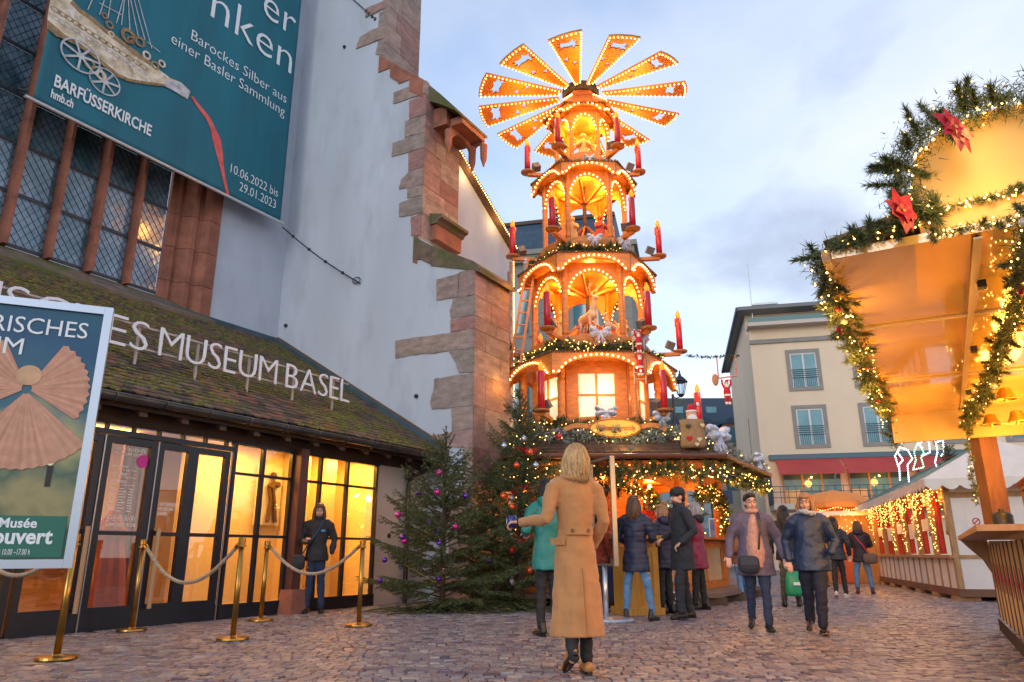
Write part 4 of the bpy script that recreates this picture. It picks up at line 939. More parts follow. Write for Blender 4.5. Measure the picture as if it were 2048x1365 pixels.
def candle_arm(k, r_in, r_out, z, h, cr, spot=True, rise=0.0):
    """bracket out from the column, dish, red candle with wax drips and glowing flame"""
    a = HA[k]; d = Vector((math.cos(a), math.sin(a), 0)); end = d*r_out + Vector((0, 0, z))
    b = MB(); b.beam(d*r_in + Vector((0, 0, z - 0.10 - rise)), end + Vector((0, 0, -0.06)), 0.10, 0.075); arm = b.build('candle_arm', m_pine, pyr)
    key = (round(h, 2), round(cr, 3))
    if key not in candle_meshes:
        q = MB(); q.lathe([(cr*2.2, -0.03), (cr*2.35, -0.01), (cr*2.35, 0.01), (cr*0.5, 0.012)], seg=20); dm = q.mesh('dish', m_dish)
        q = MB(); q.lathe([(cr, 0.0), (cr*1.02, h*.5), (cr*.97, h - 0.02), (cr*.80, h)], seg=14); cm = q.mesh('candle', m_cand, True)
        wm = drips(cr, h, k).mesh('wax', m_wax, True)
        q = MB(); q.lathe([(cr*.25, h - 0.01), (cr*.70, h + .03), (cr*.80, h + .075), (cr*.62, h + .12), (cr*.28, h + .165), (0.003, h + .20)], seg=10); fm = q.mesh('flame', m_flame, True)
        q = MB(); q.box((0, 0, 0), (0.16, 0.15, 0.17), (0.5, 0.3, 0.2)); q.beam((0, 0, 0), (0.05, 0, -0.13), 0.02, 0.06); sm_ = q.mesh('floodlight', m_spot)
        candle_meshes[key] = (dm, cm, wm, fm, sm_)
    for nm, me in zip(('dish', 'candle', 'wax', 'flame'), candle_meshes[key]): o = link(nm, me, arm, loc=end); o.rotation_euler = (0, 0, k)
    if spot: link('floodlight', candle_meshes[key][4], arm, loc=d*(r_out - cr*3.1) + Vector((0, 0, z + 0.13)), rot=(0, 0, a))
    return arm
# --- tiers:          eave R, floor z, eave bottom, eave top, column R, floor R, arm R, candle h
TIERS = [dict(re=1.80, zf=3.25, zb=4.17, zt=4.62, rc=1.42, rf=1.62, ra=2.25, zc=3.40, h=0.74, rise=0.34),
         dict(re=1.49, zf=4.98, zb=6.38, zt=6.80, rc=1.16, rf=1.28, ra=1.95, zc=5.05, h=0.74, rise=0.30),
         dict(re=1.17, zf=7.20, zb=8.72, zt=9.05, rc=0.90, rf=1.04, ra=1.64, zc=7.26, h=0.70, rise=0.24),
         dict(re=0.82, zf=9.36, zb=10.50, zt=10.72, rc=0.60, rf=0.72, ra=1.29, zc=9.36, h=0.68, rise=0.16)]
for ti, t in enumerate(TIERS):
    b = MB(); hexslab(t['rf'], t['rf'], t['zf'] - 0.09, t['zf'], b); hexslab(t['rf'] + 0.06, t['rf'] + 0.06, t['zf'] - 0.16, t['zf'] - 0.092, b); b.build('floor', m_pine_d, pyr)
    for k in range(6):
        column(k, t['rc'], t['zf'], t['zt'] - 0.05, 0.075 - 0.008*ti)
        arch_board(k, t['re'], t['zb'], t['zt'], t['rise'], 'eave_board', 0.105, 0.021)
        if ti > 0: arch_board(k, t['rc'], t['zb'] - 0.42, t['zb'] + 0.30, 0.52 if ti < 3 else 0.42, 'arch_board', 0.098, 0.0185, 0.035, 0.12)
        # low curved rail under the figures
        b = MB(); c = arch_curve(t['rf']*0.5, 0, 0.14, 12, 0.05)
        for (xa, za), (xb, zb_) in zip(c, c[1:]): b.prism([(xa, t['zf'] - 0.16), (xb, t['zf'] - 0.16), (xb, t['zf'] + zb_ - 0.02), (xa, t['zf'] + za - 0.02)], 1, -0.02, 0.02)
        o = b.build('rail_board', m_pine, pyr); o.matrix_local = face_matrix(k, t['rf'] + 0.065)
        if not (ti == 0 and k == 2): candle_arm(k, t['rc'], t['ra'], t['zc'], t['h'], 0.066, spot=True, rise=0.0 if ti else 0.12)
    # roof over the eave and the ring that carries the next tier
    nz = TIERS[ti+1]['zf'] - 0.17 if ti < 3 else 10.98
    nr = TIERS[ti+1]['rf'] + 0.02 if ti < 3 else 0.5
    b = MB(); hexslab(t['re'] + 0.05, nr + (0.12 if ti < 3 else 0.0), t['zt'] - 0.02, t['zt'] + (0.10 if ti < 3 else 0.34), b); b.build('tier_roof', m_brown_roof if ti < 3 else m_pine_d, pyr)
    if ti < 3: b = MB(); hexslab(nr - 0.05, nr - 0.05, t['zt'] + 0.102, nz, b); b.build('tier_drum', m_pine_d, pyr)
    b = MB(); hexslab(t['re'] - 0.06, t['re'] - 0.06, t['zt'] - 0.08, t['zt'] - 0.05, b); b.build('ceiling', m_pine, pyr)
    # scalloped edge trim
    b = MB()
    for k in range(6):
        A, B = hexv(t['re'] + 0.055, t['zt'], k), hexv(t['re'] + 0.055, t['zt'], k + 1); n = int((B - A).length/0.07)
        for i in range(n): b.ball(A.lerp(B, (i + .5)/n) + Vector((0, 0, -0.01)), 0.028, 5, 3)
    b.build('scallop_trim', m_brown_roof, pyr, kind='stuff')
    # lamps under the ceiling
    zl = t['zt'] - 0.22
    for k in range(6):
        a = HA[k] + R(30); rr_ = t['rc']*0.55
        if k in (3, 4, 5, 2, 0): lamp('tier_lamp', Vector((rr_*math.cos(a), rr_*math.sin(a), zl)), (30, 27, 20, 11)[ti], AMB, 0.08, pyr)
    for k in (3, 4, 5):
        a = HA[k] + R(30); rr_ = (t['re'] + 0.33)*0.95
        lamp('eave_glow', Vector((rr_*math.cos(a), rr_*math.sin(a), t['zb'] - 0.12)), (20, 18, 15, 10)[ti]*(.35 if k == 3 else 1), AMB, 0.12, pyr)
    if ti in (1, 2):      # turntable, pole and braces
        b = MB(); b.lathe([(t['rc']*.8, t['zf'] + 0.06), (t['rc']*.84, t['zf'] + 0.09), (t['rc']*.8, t['zf'] + 0.12)], seg=24); b.build('turntable', m_pine_d, pyr)
        b = MB(); b.tube([(0, 0, t['zf'] + 0.1), (0, 0, t['zt'] - 0.06)], 0.045, 10); b.build('pole', m_beam, pyr)
        for k in range(6):
            b = MB(); a = HA[k] + R(15); d = Vector((math.cos(a), math.sin(a), 0)); b.beam(d*0.06 + Vector((0, 0, t['zt'] - 0.5)), d*t['rc']*.75 + Vector((0, 0, t['zt'] - 0.12)), 0.05, 0.06); b.build('brace', m_pine, pyr)
            b = MB(); b.beam(d*0.05 + Vector((0, 0, t['zf'] + 0.75)), d*t['rc']*.7 + Vector((0, 0, t['zf'] + 0.14)), 0.035, 0.035); b.build('brace', m_pine_d, pyr)
        # back scenery boards
        for k in (0, 1, 2):
            b = MB(); w2 = t['rc']*0.36; pts = [(-w2, t['zf'] + .1)] + [(-w2 + 2*w2*i/8, t['zf'] + 0.75 + 0.16*math.sin(i*2.1 + k)) for i in range(9)] + [(w2, t['zf'] + .1)]
            b.prism(pts, 1, -0.015, 0.015); o = b.build('scenery_board', m_pine, pyr); o.matrix_local = face_matrix(k, t['rc']*0.72)
# tier one: lit four-pane windows in the inner room
m_litpane = mat('lit_pane', (0.75, 0.72, 0.74), 0.35, emit=(1.0, 0.60, 0.28), estr=0.32, var=0.12, vscale=2.0)
T = TIERS[0]
for k in range(6):
    M = face_matrix(k, 1.20); zf, w2 = T['zf'], 0.60
    b = MB(); b.bb(-w2, -0.36, -0.03, 0.03, zf, 4.55); b.bb(0.36, w2, -0.03, 0.03, zf, 4.55); b.bb(-0.36, 0.36, -0.03, 0.03, 4.30, 4.55); b.bb(-0.36, 0.36, -0.03, 0.03, zf, zf + 0.18)
    o = b.build('room_wall', m_pine, pyr); o.matrix_local = M
    for i in range(2):
        for j in range(2):
            x0, z0 = -0.36 + 0.37*i, zf + 0.18 + (0.44*j)
            b = MB(); b.bb(x0 + 0.01, x0 + 0.34, -0.012, 0.0, z0 + 0.01, z0 + 0.43 + 0.05*j); p = b.build('window_pane', m_litpane, o)
    b = MB(); b.bb(-0.022, 0.022, -0.045, 0.01, zf + .18, 4.30); b.bb(-0.36, 0.36, -0.04, 0.01, zf + .60, zf + .64); b.build('glazing_bar', m_pine, o)
    lamp('window_lamp', M @ Vector((0.12, -0.18, 3.98)), 3.2, (1.0, 0.62, 0.25), 0.05, pyr)
b = MB(); hexslab(1.1, 1.1, T['zf'], 4.5, b); 
# stair to the balcony on the left
b = MB()
for sd_ in (0, 0.22): b.beam((-1.72 + sd_, -0.2, 4.62), (-1.30 + sd_*.8, -0.25, 7.1), 0.035, 0.05)
for i in range(9): f = (i + .5)/9; b.beam((-1.72 + 0.42*f, -0.22, 4.62 + 2.48*f), (-1.5 + 0.37*f, -0.22, 4.62 + 2.48*f), 0.03, 0.03)
b.build('ladder', m_pine, pyr)
# top hood and wheel
b = MB(); hexslab(0.95, 0.46, 10.70, 11.15, b); b.build('hood', m_pine_d, pyr)
b = MB(); hexslab(0.47, 0.40, 11.152, 11.32, b); b.build('hood_cap', m_pine_d, pyr)
bulbs([p for k in range(6) for p in along([hexv(0.955, 10.73, k), hexv(0.48, 11.16, k)], 0.10)], 0.02, 'light_chain', pyr)
b = MB(); b.lathe([(0.40, 11.33), (0.44, 11.40), (0.44, 11.52), (0.2, 11.62), (0.05, 11.8)], seg=24); hub = b.build('hub', m_beam, pyr)
from mathutils.geometry import tessellate_polygon
def star(cx, cz, r, n=5, rot=0.0, inner=0.42): return [(cx + (r if i % 2 == 0 else r*inner)*math.cos(rot + math.pi*i/n), cz + (r if i % 2 == 0 else r*inner)*math.sin(rot + math.pi*i/n)) for i in range(2*n)]
r_in, r_o = 0.52, 2.46
outer = [(r_in, -0.075), (r_o - 0.02, -0.365), (r_o + 0.02, -0.13), (r_o + 0.02, 0.13), (r_o - 0.02, 0.365), (r_in, 0.075)]
comet = [(1.93, 0.30), (1.98, 0.20), (1.88, 0.13), (2.00, 0.12), (1.99, 0.02), (2.02, -0.10), (1.99, -0.25), (2.07, -0.18), (2.12, -0.30), (2.15, -0.18), (2.24, -0.25), (2.20, -0.10), (2.17, 0.02), (2.20, 0.10), (2.27, 0.14), (2.17, 0.18), (2.14, 0.30), (2.06, 0.21)]
comet = [(x, y*.82) for x, y in comet]
holes = [comet, star(1.58, -0.11, 0.10, rot=.4), star(1.38, 0.07, 0.095, rot=.9)]
loops = [[Vector((x, y, 0)) for x, y in lp_] for lp_ in [outer] + holes]
tris = tessellate_polygon(loops); flat = [p for lp_ in loops for p in lp_]; th = 0.02
b = MB(); n = len(flat)
b.add([(p.x, p.y, -th) for p in flat] + [(p.x, p.y, th) for p in flat], [t for t in tris] + [tuple(i + n for i in t[::-1]) for t in tris])
off = 0
for lp_ in loops:
    m_ = len(lp_); b.add([(p.x, p.y, -th) for p in lp_] + [(p.x, p.y, th) for p in lp_], [(i, (i+1) % m_, m_ + (i+1) % m_, m_ + i) for i in range(m_)])
m_blade = mat('blade_wood', (0.52, 0.17, 0.02), 0.5, var=0.35, vscale=2.2, stretch=(1, 5, 1))
bm_ = b.mesh('wheel_blade', m_blade)
ins = [(r_in + .03, -0.055), (r_o - 0.05, -0.338), (r_o - 0.02, -0.12), (r_o - 0.02, 0.12), (r_o - 0.05, 0.338), (r_in + .03, 0.055), (r_in + .03, -0.055)]
b = MB()
for p in along([(x, y, -th - 0.018) for x, y in ins], 0.098): b.octa(p, 0.0165)
lm = b.mesh('light_chain', BULB)
for k in range(12):
    a = R(30*k + 17); o = link('wheel_blade', bm_, pyr); o.matrix_local = Matrix.Translation((0, 0, 11.44)) @ Matrix.Rotation(a, 4, 'Z') @ Matrix.Rotation(R(5.5), 4, 'Y') @ Matrix.Rotation(R(9), 4, 'X')
    link('light_chain', lm, o, kind='stuff')
for k in range(6): a = R(60*k + 30); lamp('wheel_glow', Vector((1.5*math.cos(a), 1.5*math.sin(a), 10.85)), 36, (1, 0.44, 0.06), 0.25, pyr)
for k in range(2): lamp('angel_lamp', Vector((0.3 - 0.6*k, -1.05, 9.75)), 3, (1, 0.6, 0.2), 0.08, pyr)
# ------------------------------------------------------------------ hut that carries the pyramid
hut = thing('pyramid_hut', 'hexagonal wooden drinks hut with garlanded eaves below the pyramid', 'market hut', PC); hut.scale = (PK,)*3
_hexv0, _fm0 = hexv, face_matrix
def hexv(r, z, k):                      # the hut is clipped where it meets the church
    f = {3: 0.62, 2: 0.78}.get(k % 6, 1.0); v = _hexv0(r, z, k); return Vector((v.x*f, v.y*f, z))
def face_matrix(k, r):
    a, c = hexv(r, 0, k), hexv(r, 0, k + 1); d = (c - a); return Matrix.Translation((a + c)/2) @ Matrix.Rotation(math.atan2(d.y, d.x), 4, 'Z')
def face_w(k, r): return (hexv(r, 0, k + 1) - hexv(r, 0, k)).length/2
b = MB(); hexslab(3.2, 3.2, 0.20, 0.27, b); b.build('platform', mat('deck_board', (0.20, 0.14, 0.11), 0.7, var=0.3, vscale=3, stretch=(1, 8, 1)), hut)
m_block = mat('block_wood', (0.10, 0.07, 0.05), 0.85, var=0.4, vscale=6)
for k in range(6):
    for q in (0.0, 0.5):
        p = hexv(2.95, 0.14, k).lerp(hexv(2.95, 0.14, k + 1), q); b = MB(); b.box(p, (0.6, 0.3, 0.118)); b.build('support_block', m_block, hut)
RB = 2.5
for k in range(6):
    p = hexv(RB, 0, k); b = MB(); b.box((p.x, p.y, 1.31), (0.17, 0.17, 2.08), (0, 0, HA[k])); b.build('post', m_pine, hut)
    M = face_matrix(k, RB)
    b = MB(); w2 = face_w(k, RB) - 0.09
    if k in (1,):
        b.bb(-w2, w2, -0.03, 0.03, 0.27, 2.33); o = b.build('wall', m_pine, hut)
    else:
        b.bb(-w2, w2, -0.03, 0.03, 0.27, 0.40); b.bb(-w2, w2, -0.03, 0.03, 1.0, 1.12)
        for x in (-w2, -0.05, w2 - 0.1): b.bb(x, x + 0.1, -0.03, 0.03, 0.401, 0.999)
        o = b.build('counter_frame', m_pine, hut)
        for sd_ in (-1, 1):
            b = MB(); b.bb(min(sd_*0.05, sd_*(w2 - 0.1)), max(sd_*0.05, sd_*(w2 - 0.1)), -0.01, 0.01, 0.402, 0.998); b.build('panel', mat('panel_cream', (0.55, 0.42, 0.26), 0.6, var=0.15, vscale=3), o)
        b = MB(); b.bb(-w2 - 0.05, w2 + 0.05, -0.30, 0.12, 1.122, 1.16); b.build('counter_top', m_pine_d, o)
        # scalloped arch board above the opening
        b = MB(); c = arch_curve(w2, 1.93, 0.26, 16, 0.06)
        for (xa, za), (xb, zb_) in zip(c, c[1:]): b.prism([(xa, za), (xb, zb_), (xb, 2.33), (xa, 2.33)], 1, -0.025, 0.025)
        a2 = b.build('arch_board', m_pine, hut); a2.matrix_local = M
    o.matrix_local = M
b = MB(); hexslab(3.4, 3.4, 2.335, 2.36, b); b.build('ceiling', m_pine, hut)
b = MB(); hexslab(1.0, 1.0, 0.27, 2.33, b); b.build('core_wall', m_pine, hut)
# shingled roof in overlapping courses
nr_ = 9; b = MB()
for i in range(nr_):
    f0, f1 = i/nr_, (i+1)/nr_; R0, R1 = 3.55 + (1.75 - 3.55)*f0, 3.55 + (1.75 - 3.55)*f1; z0, z1 = 2.40 + 0.72*f0, 2.40 + 0.72*f1
    for k in range(6):
        A, B, Cc, Dd = hexv(R0 + 0.03, z0, k), hexv(R0 + 0.03, z0, k + 1), hexv(R1 - 0.02, z1, k + 1), hexv(R1 - 0.02, z1, k); n = max(4, int((B - A).length/0.13))
        for j in range(n):
            b.tint = rnd.random(); s0, s1 = (j + .03)/n, (j + .97)/n; h = Vector((0, 0, 0.03)); dz = Vector((0, 0, rnd.uniform(0, .012)))
            p = [A.lerp(B, s0) + h + dz, A.lerp(B, s1) + h + dz, Dd.lerp(Cc, s1) + h*0.5, Dd.lerp(Cc, s0) + h*0.5, A.lerp(B, s0), A.lerp(B, s1)]
            b.add(p, [(0, 1, 2, 3), (4, 5, 1, 0)])
b.build('shingles', mat('hut_shingle', (0.1, 0.06, 0.04), 0.8, tint=[(0.05, 0.025, 0.02), (0.09, 0.045, 0.03), (0.07, 0.04, 0.035)], var=0.3, vscale=10), hut, kind='stuff')
b = MB(); hexslab(3.54, 1.74, 2.385, 3.10, b); b.build('roof', m_beam, hut)
b = MB(); hexslab(1.9, 1.9, 3.02, 3.09, b); b.build('roof_crown', m_pine_d, hut)
b = MB()
for k in range(6): b.tube([hexv(3.62, 2.41, k), hexv(3.62, 2.41, k + 1)], 0.045, 8)
b.build('gutter', mat('brown_gutter', (0.13, 0.05, 0.03), 0.4, metal=0.3), hut)
for k in range(6):
    if k in (1,): continue
    M = face_matrix(k, 1.7); lamp('hut_lamp', M @ Vector((0, 0, 2.18)), 34, AMB, 0.08, hut)
    b = MB(); b.ball(M @ Vector((0, 0, 2.25)), 0.05, 8, 6); b.build('lamp_bulb', BULB, hut)
def W(p): return PC + Vector(p)*PK
for k in (4, 5):
    for q in (-.9, .9): lamp('eave_light', face_matrix(k, 3.35) @ Vector((q, -0.05, 1.98)), 13, AMB, 0.12, hut)
# garlands
for k, nm in ((2, 'back left'), (3, 'left'), (4, 'front'), (5, 'right')):
    A, B = hexv(3.50, 2.20, k), hexv(3.50, 2.20, k + 1); n = 12
    pts = [W(A.lerp(B, i/n) + Vector((0, 0, -0.05*abs(math.sin(i*math.pi/3))))) for i in range(n + 1)]
    if k == 2: continue
    garland(pts, 0.15, {3: 'lit fir garland under the hut eave beside the fir trees', 4: 'lit fir garland under the front eave gutter of hut', 5: 'lit fir garland under hut eave facing the beige building'}[k], 'garlands under the hut eaves', 1300, 0.12, 0.020, 30 if k != 3 else 7, 0.0135)
    A, B = hexv(2.75, 2.86, k), hexv(2.75, 2.86, k + 1)
    garland([W(A.lerp(B, i/8)) for i in range(9)], 0.17, {3: 'frosted fir garland on hut roof beside the fir trees', 4: 'frosted fir garland on hut roof below the oval sign', 5: 'frosted fir garland on hut roof behind the burlap sack'}[k], 'garlands on the hut roof', 1400, 0.12, 0.020, 14 if k != 3 else 6, 0.013, m=m_frost if k != 3 else m_fir)
A, B = hexv(3.55, 2.50, 5), hexv(2.0, 3.05, 6)
garland([W(hexv(3.5, 2.55, 0).lerp(hexv(2.2, 3.0, 0), i/6)) for i in range(7)], 0.16, 'frosted fir garland running up the hut roof hip', None, 1300, 0.13, 0.02, 24, 0.014, m=m_frost)
tier_names = ['lowest', 'second', 'third', 'topmost']
for ti, (rg, zg, gr_) in enumerate(((1.90, 3.22, 0.13), (1.50, 4.84, 0.14), (1.16, 7.04, 0.12), (0.78, 9.18, 0.09))):
    pts = []
    for k in (2, 3, 4, 5):
        A, B = _hexv0(rg, zg, k), _hexv0(rg, zg, k + 1)
        pts += [W(A.lerp(B, i/8) + Vector((0, 0, -0.05*math.sin(math.pi*i/8)))) for i in range(8)]
    pts.append(W(_hexv0(rg, zg, 6))); garland(pts, gr_, 'lit fir garland round the foot of the %s pyramid tier' % tier_names[ti], 'garlands round the pyramid tiers', 1400, 0.105, 0.018, 26, 0.0125)
m_bow = mat('bow_silver', (0.50, 0.55, 0.68), 0.35, metal=0.15, var=0.2, vscale=7)
for ti, (rg, zg, s_) in enumerate(((2.0, 3.38, 0.30), (1.55, 5.02, 0.31), (1.2, 7.17, 0.25), (0.78, 9.27, 0.18))):
    p = _fm0(4, rg) @ Vector((0.06, -0.1, zg)); bow(W(p), s_, 'silver blue ribbon bow on front of the %s tier garland' % tier_names[ti], m_bow, 'bows on the pyramid garlands')
    for k, nm in ((4, 'left'), (5, 'right')):
        p = _hexv0(rg + 0.12, zg - 0.1, k if k == 5 else 3); a = HA[5 if k == 5 else 3]
        bow(W(p), s_*0.9, 'silver blue ribbon bow at the %s corner of the %s tier garland' % ('fir tree side' if k == 4 else 'square side', tier_names[ti]), m_bow, 'bows on the pyramid garlands', a + R(90))
bow(W(hexv(3.0, 2.92, 5)) + Vector((0.55, 0.6, 0.0)), 0.42, 'large crumpled silver bow on hut roof beside burlap sack', m_bow, None, R(40))
bow(W(hexv(3.3, 2.72, 0)) + Vector((0.0, -0.25, 0.0)), 0.30, 'silver bow at the hut roof corner above string lights', m_bow, None, R(60))
bow(W(hexv(2.6, 3.0, 3)) + Vector((0.45, -0.6, 0.1)), 0.34, 'silver bow on hut roof behind the decorated fir tree', m_bow, None, R(-30))
# garland arches in the hut openings, with golden baubles
m_goldb = mat('bauble_gold', (0.75, 0.42, 0.08), 0.25, metal=0.8)
for k, lab in ((4, 'front'), (5, 'right')):
    M = Matrix.Translation(PC) @ Matrix.Scale(PK, 4) @ face_matrix(k, RB + 0.12); w2 = 1.02
    pts = [M @ Vector((w2*math.cos(a), -0.08, 1.28 + 0.72*math.sin(a))) for a in [math.pi*i/16 for i in range(17)]]
    pts = [M @ Vector((w2, -0.08, 1.17))] + pts + [M @ Vector((-w2, -0.08, 1.17))]
    garland(pts, 0.15, 'arched lit fir garland framing the hut %s opening' % ('front' if k == 4 else 'counter beside the square'), 'garlands arching over the hut openings', 1700, 0.11, 0.018, 40, 0.0125)
    for i in range(10):
        p = pts[2 + int(i*1.5)] + Vector((rnd.uniform(-.06, .06), -0.15, rnd.uniform(-.08, .08))); bauble(p, 0.045, m_goldb, 'golden bauble in the arched garland of the hut %s opening' % ('front' if k == 4 else 'side'), 'golden baubles in the arched %s garland' % ('front' if k == 4 else 'side'))
# oval name board
ov = thing('oval_sign', 'oval golden wooden name board on front of the hut roof', 'sign', W(face_matrix(4, 2.72) @ Vector((0.13, -0.1, 2.98))))
b = MB(); b.prism([(0.49*math.cos(i*math.pi/16), 0.175*math.sin(i*math.pi/16)) for i in range(32)], 1, -0.03, 0.03); b.build('board', mat('sign_yellow', (0.72, 0.45, 0.06), 0.4), ov)
b = MB()
for i in range(32):
    a0, a1 = i*math.pi/16, (i+1)*math.pi/16; b.tube([(0.49*math.cos(a0), -0.035, 0.175*math.sin(a0)), (0.49*math.cos(a1), -0.035, 0.175*math.sin(a1))], 0.018, 5, cap=False)
b.build('rim', m_pine_d, ov)
o = link('lettering', text_mesh('Weihnachtspyramide', 0.15, 0.01, 0.002, 'CENTER', fit=0.74, shear=0.2), ov); o.data.materials.append(mat('sign_red', (0.45, 0.09, 0.02), 0.5)); o.location = (0, -0.04, -0.05); o.rotation_euler = (R(90), 0, 0)
for sx in (-1, 1):
    b = MB(); pts = [(sx*(0.48 + 0.5*i/8), 0, 0.02 + 0.10*math.sin(math.pi*i/8)*0.6 - 0.05*i/8) for i in range(9)]
    for A, B in zip(pts, pts[1:]): b.beam(A, B, 0.04, 0.09)
    b.build('scroll_arm', m_pine, ov)
lamp('sign_spot', face_matrix(4, 3.2) @ Vector((0.3, -0.15, 2.72)), 9, (1, 0.65, 0.2), 0.05, hut)
b = MB(); b.box((0, 0, 0), (0.09, 0.07, 0.07)); b.beam((0, 0, 0), (0, 0.0, -0.09), 0.03, 0.03); o = b.build('sign_floodlight', m_spot); tag(o, 'small black floodlight on hut gutter below oval sign', 'floodlight'); o.location = W(face_matrix(4, 3.45) @ Vector((0.3, 0, 2.56)))
# burlap sack with a little Santa
p = W(hexv(3.28, 2.55, 5)) + Vector((-0.30, -0.05, 0.02))
sk = thing('burlap_sack', 'burlap sack with felt hearts and small Santa on hut roof', 'sack', p)
b = MB(); loft(b, [((0, 0, 0), .20, .12), ((0, 0, .06), .24, .15), ((0, 0, .25), .22, .14), ((0, 0, .42), .21, .12), ((0, 0, .52), .23, .14)], 20, lambda t_, a: 1 + 0.05*math.sin(5*a + 6*t_)); me = b.mesh('sack', mat('burlap', (0.33, 0.20, 0.10), 0.95, var=0.3, vscale=30, bump=0.4, bscale=120), True); link('cloth', me, sk)
def heart(c, s, m, nm='felt_heart'):
    b = MB(); pts = [(c[0] + s*0.06*16*math.sin(t_)**3/16*1.0, c[1] + s*0.06*(13*math.cos(t_) - 5*math.cos(2*t_) - 2*math.cos(3*t_) - math.cos(4*t_))/16) for t_ in [2*math.pi*i/20 for i in range(20)]]
    b.prism(pts, 1, -0.165, -0.14); b.build(nm, m, sk)
heart((-0.10, 0.16), 0.9, mat('felt_red', (0.5, 0.01, 0.02), 0.9)); heart((0.08, 0.14), 0.8, mat('felt_cream', (0.6, 0.5, 0.3), 0.9)); heart((-0.11, 0.38), 0.8, mat('felt_dark', (0.05, 0.05, 0.04), 0.9)); heart((0.03, 0.05), 0.7, mat('felt_cream', (0.6, 0.5, 0.3), 0.9)); heart((0.15, 0.40), 0.7, mat('felt_cream', (0.6, 0.5, 0.3), 0.9))
m_sred = mat('santa_red', (0.48, 0.015, 0.02), 0.8); m_fur = mat('santa_white', (0.72, 0.68, 0.66), 0.95); m_skin0 = mat('doll_skin', (0.62, 0.36, 0.26), 0.6)
def santa(parent, at_, s, pose='sack'):
    e = parent
    def bl(nm, c, r, sc, m): q = MB(); q.ball(Vector(at_) + Vector(c)*s, r*s, 12, 8, sc); return q.build(nm, m, e, True)
    bl('face', (0, 0, 0.0), 0.10, (1, .9, 1), m_skin0); bl('beard', (0, -0.05, -0.08), 0.10, (1, .6, 1.1), m_fur); bl('hat_brim', (0, 0, 0.075), 0.11, (1, 1, .35), m_fur)
    q = MB(); A = Vector(at_); q.tube([A + Vector((0, 0, .07))*s, A + Vector((0.02, 0, .17))*s, A + Vector((.10, 0, .22))*s], [.10*s, .075*s, .025*s], 10); q.build('hat', m_sred, e, True); bl('pompom', (.12, 0, .21), .04, (1, 1, 1), m_fur)
    if pose == 'hang':
        q = MB(); loft(q, [((A.x, A.y, A.z - .55*s), .15*s, .11*s), ((A.x, A.y, A.z - .35*s), .17*s, .13*s), ((A.x, A.y, A.z - .12*s), .12*s, .10*s)], 14)
        for sd_ in (-1, 1):
            limb(q, [A + Vector((sd_*.10, 0, -.16))*s, A + Vector((sd_*.19, 0, .02))*s, A + Vector((sd_*.20, 0, .22))*s], [.06*s, .05*s, .045*s], 8)
            limb(q, [A + Vector((sd_*.07, 0, -.50))*s, A + Vector((sd_*.09, -.05, -.68))*s, A + Vector((sd_*.07, 0, -.85))*s], [.08*s, .07*s, .055*s], 8)
        link('suit', blob(q, 0.02*s, 2, 'suit', m_sred), e)
        q = MB()
        for sd_ in (-1, 1): q.ball(A + Vector((sd_*.07, -.03, -.88))*s, .075*s, 8, 6); q.ball(A + Vector((sd_*.20, 0, .24))*s, .05*s, 8, 6)
        q.lathe([(.155*s, -.05*s), (.175*s, 0), (.155*s, .05*s)], A + Vector((0, 0, -.52*s)), 14); q.build('fur_trim', m_fur, e, True)
santa(sk, (0.0, -0.02, 0.60), 1.0)
# Santas climbing a ladder on the pyramid, and one on a swing
cl = thing('santa_ladder', 'rope ladder with two small climbing Santas on the pyramid side', 'decoration', W(hexv(1.62, 4.08, 5)) + Vector((-0.03, -0.13, 0)))
b = MB()
for x in (-.12, .12): b.tube([(x, 0, -0.1), (x, 0, 1.05)], 0.012, 5)
for i in range(8): b.tube([(-.12, 0, 0.0 + .14*i), (.12, 0, 0.0 + .14*i)], 0.01, 5)
b.build('ladder', mat('rope_white', (0.6, 0.5, 0.4), 0.8), cl)
santa(cl, (0, -0.08, 0.95), 0.42, 'hang'); santa(cl, (0, -0.08, 0.45), 0.42, 'hang')
# ------------------------------------------------------------------ near stall on the right: canopy with glossy soffit, garlands, counter
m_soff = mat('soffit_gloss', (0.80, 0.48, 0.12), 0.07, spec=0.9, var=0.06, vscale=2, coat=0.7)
m_trimw = mat('stall_wood', (0.40, 0.20, 0.075), 0.5, var=0.3, vscale=3, stretch=(4, 4, 1), bump=0.1)
m_postw = mat('post_wood', (0.20, 0.085, 0.035), 0.55, var=0.35, vscale=4, stretch=(5, 5, 1), bump=0.15)
m_cream_b = mat('board_cream', (0.60, 0.42, 0.19), 0.6, var=0.15, vscale=3)
m_batt = mat('dark_batten', (0.10, 0.06, 0.04), 0.7, var=0.3, vscale=5)
SA = Vector((1.94, 4.13, 0)); SROT = R(60); SM = Matrix.Translation(SA) @ Matrix.Rotation(SROT, 4, 'Z')
stall = thing('near_stall', 'wooden food stall with wide glossy canopy and striped counter', 'market stall', SA, SROT)
ZS = 2.6
ys = [0.0, -0.78, -1.9, -3.2]; xs = [0.0, 1.62, 3.80, 6.0]
for a, c in zip(xs, xs[1:]):
    for p, q in zip(ys, ys[1:]):
        b = MB(); b.bb(a + 0.006, c - 0.006, q + 0.006, p - 0.006, ZS, ZS + 0.02); b.build('soffit_panel', m_soff, stall)
b = MB()
for x in xs[1:3]: b.bb(x - 0.025, x + 0.025, -3.2, 0, ZS - 0.018, ZS - 0.002)
b.bb(0, 6.0, ys[1] - 0.022, ys[1] + 0.022, ZS - 0.030, ZS - 0.0185); b.build('seam_strip', mat('strip_cream', (0.6, 0.45, 0.28), 0.4), stall)
for x in (0.8, 2.6, 4.6): b = MB(); b.box((x, ys[1] - 0.04, ZS - 0.05), (0.06, 0.05, 0.05)); b.build('clip', m_dark, stall)
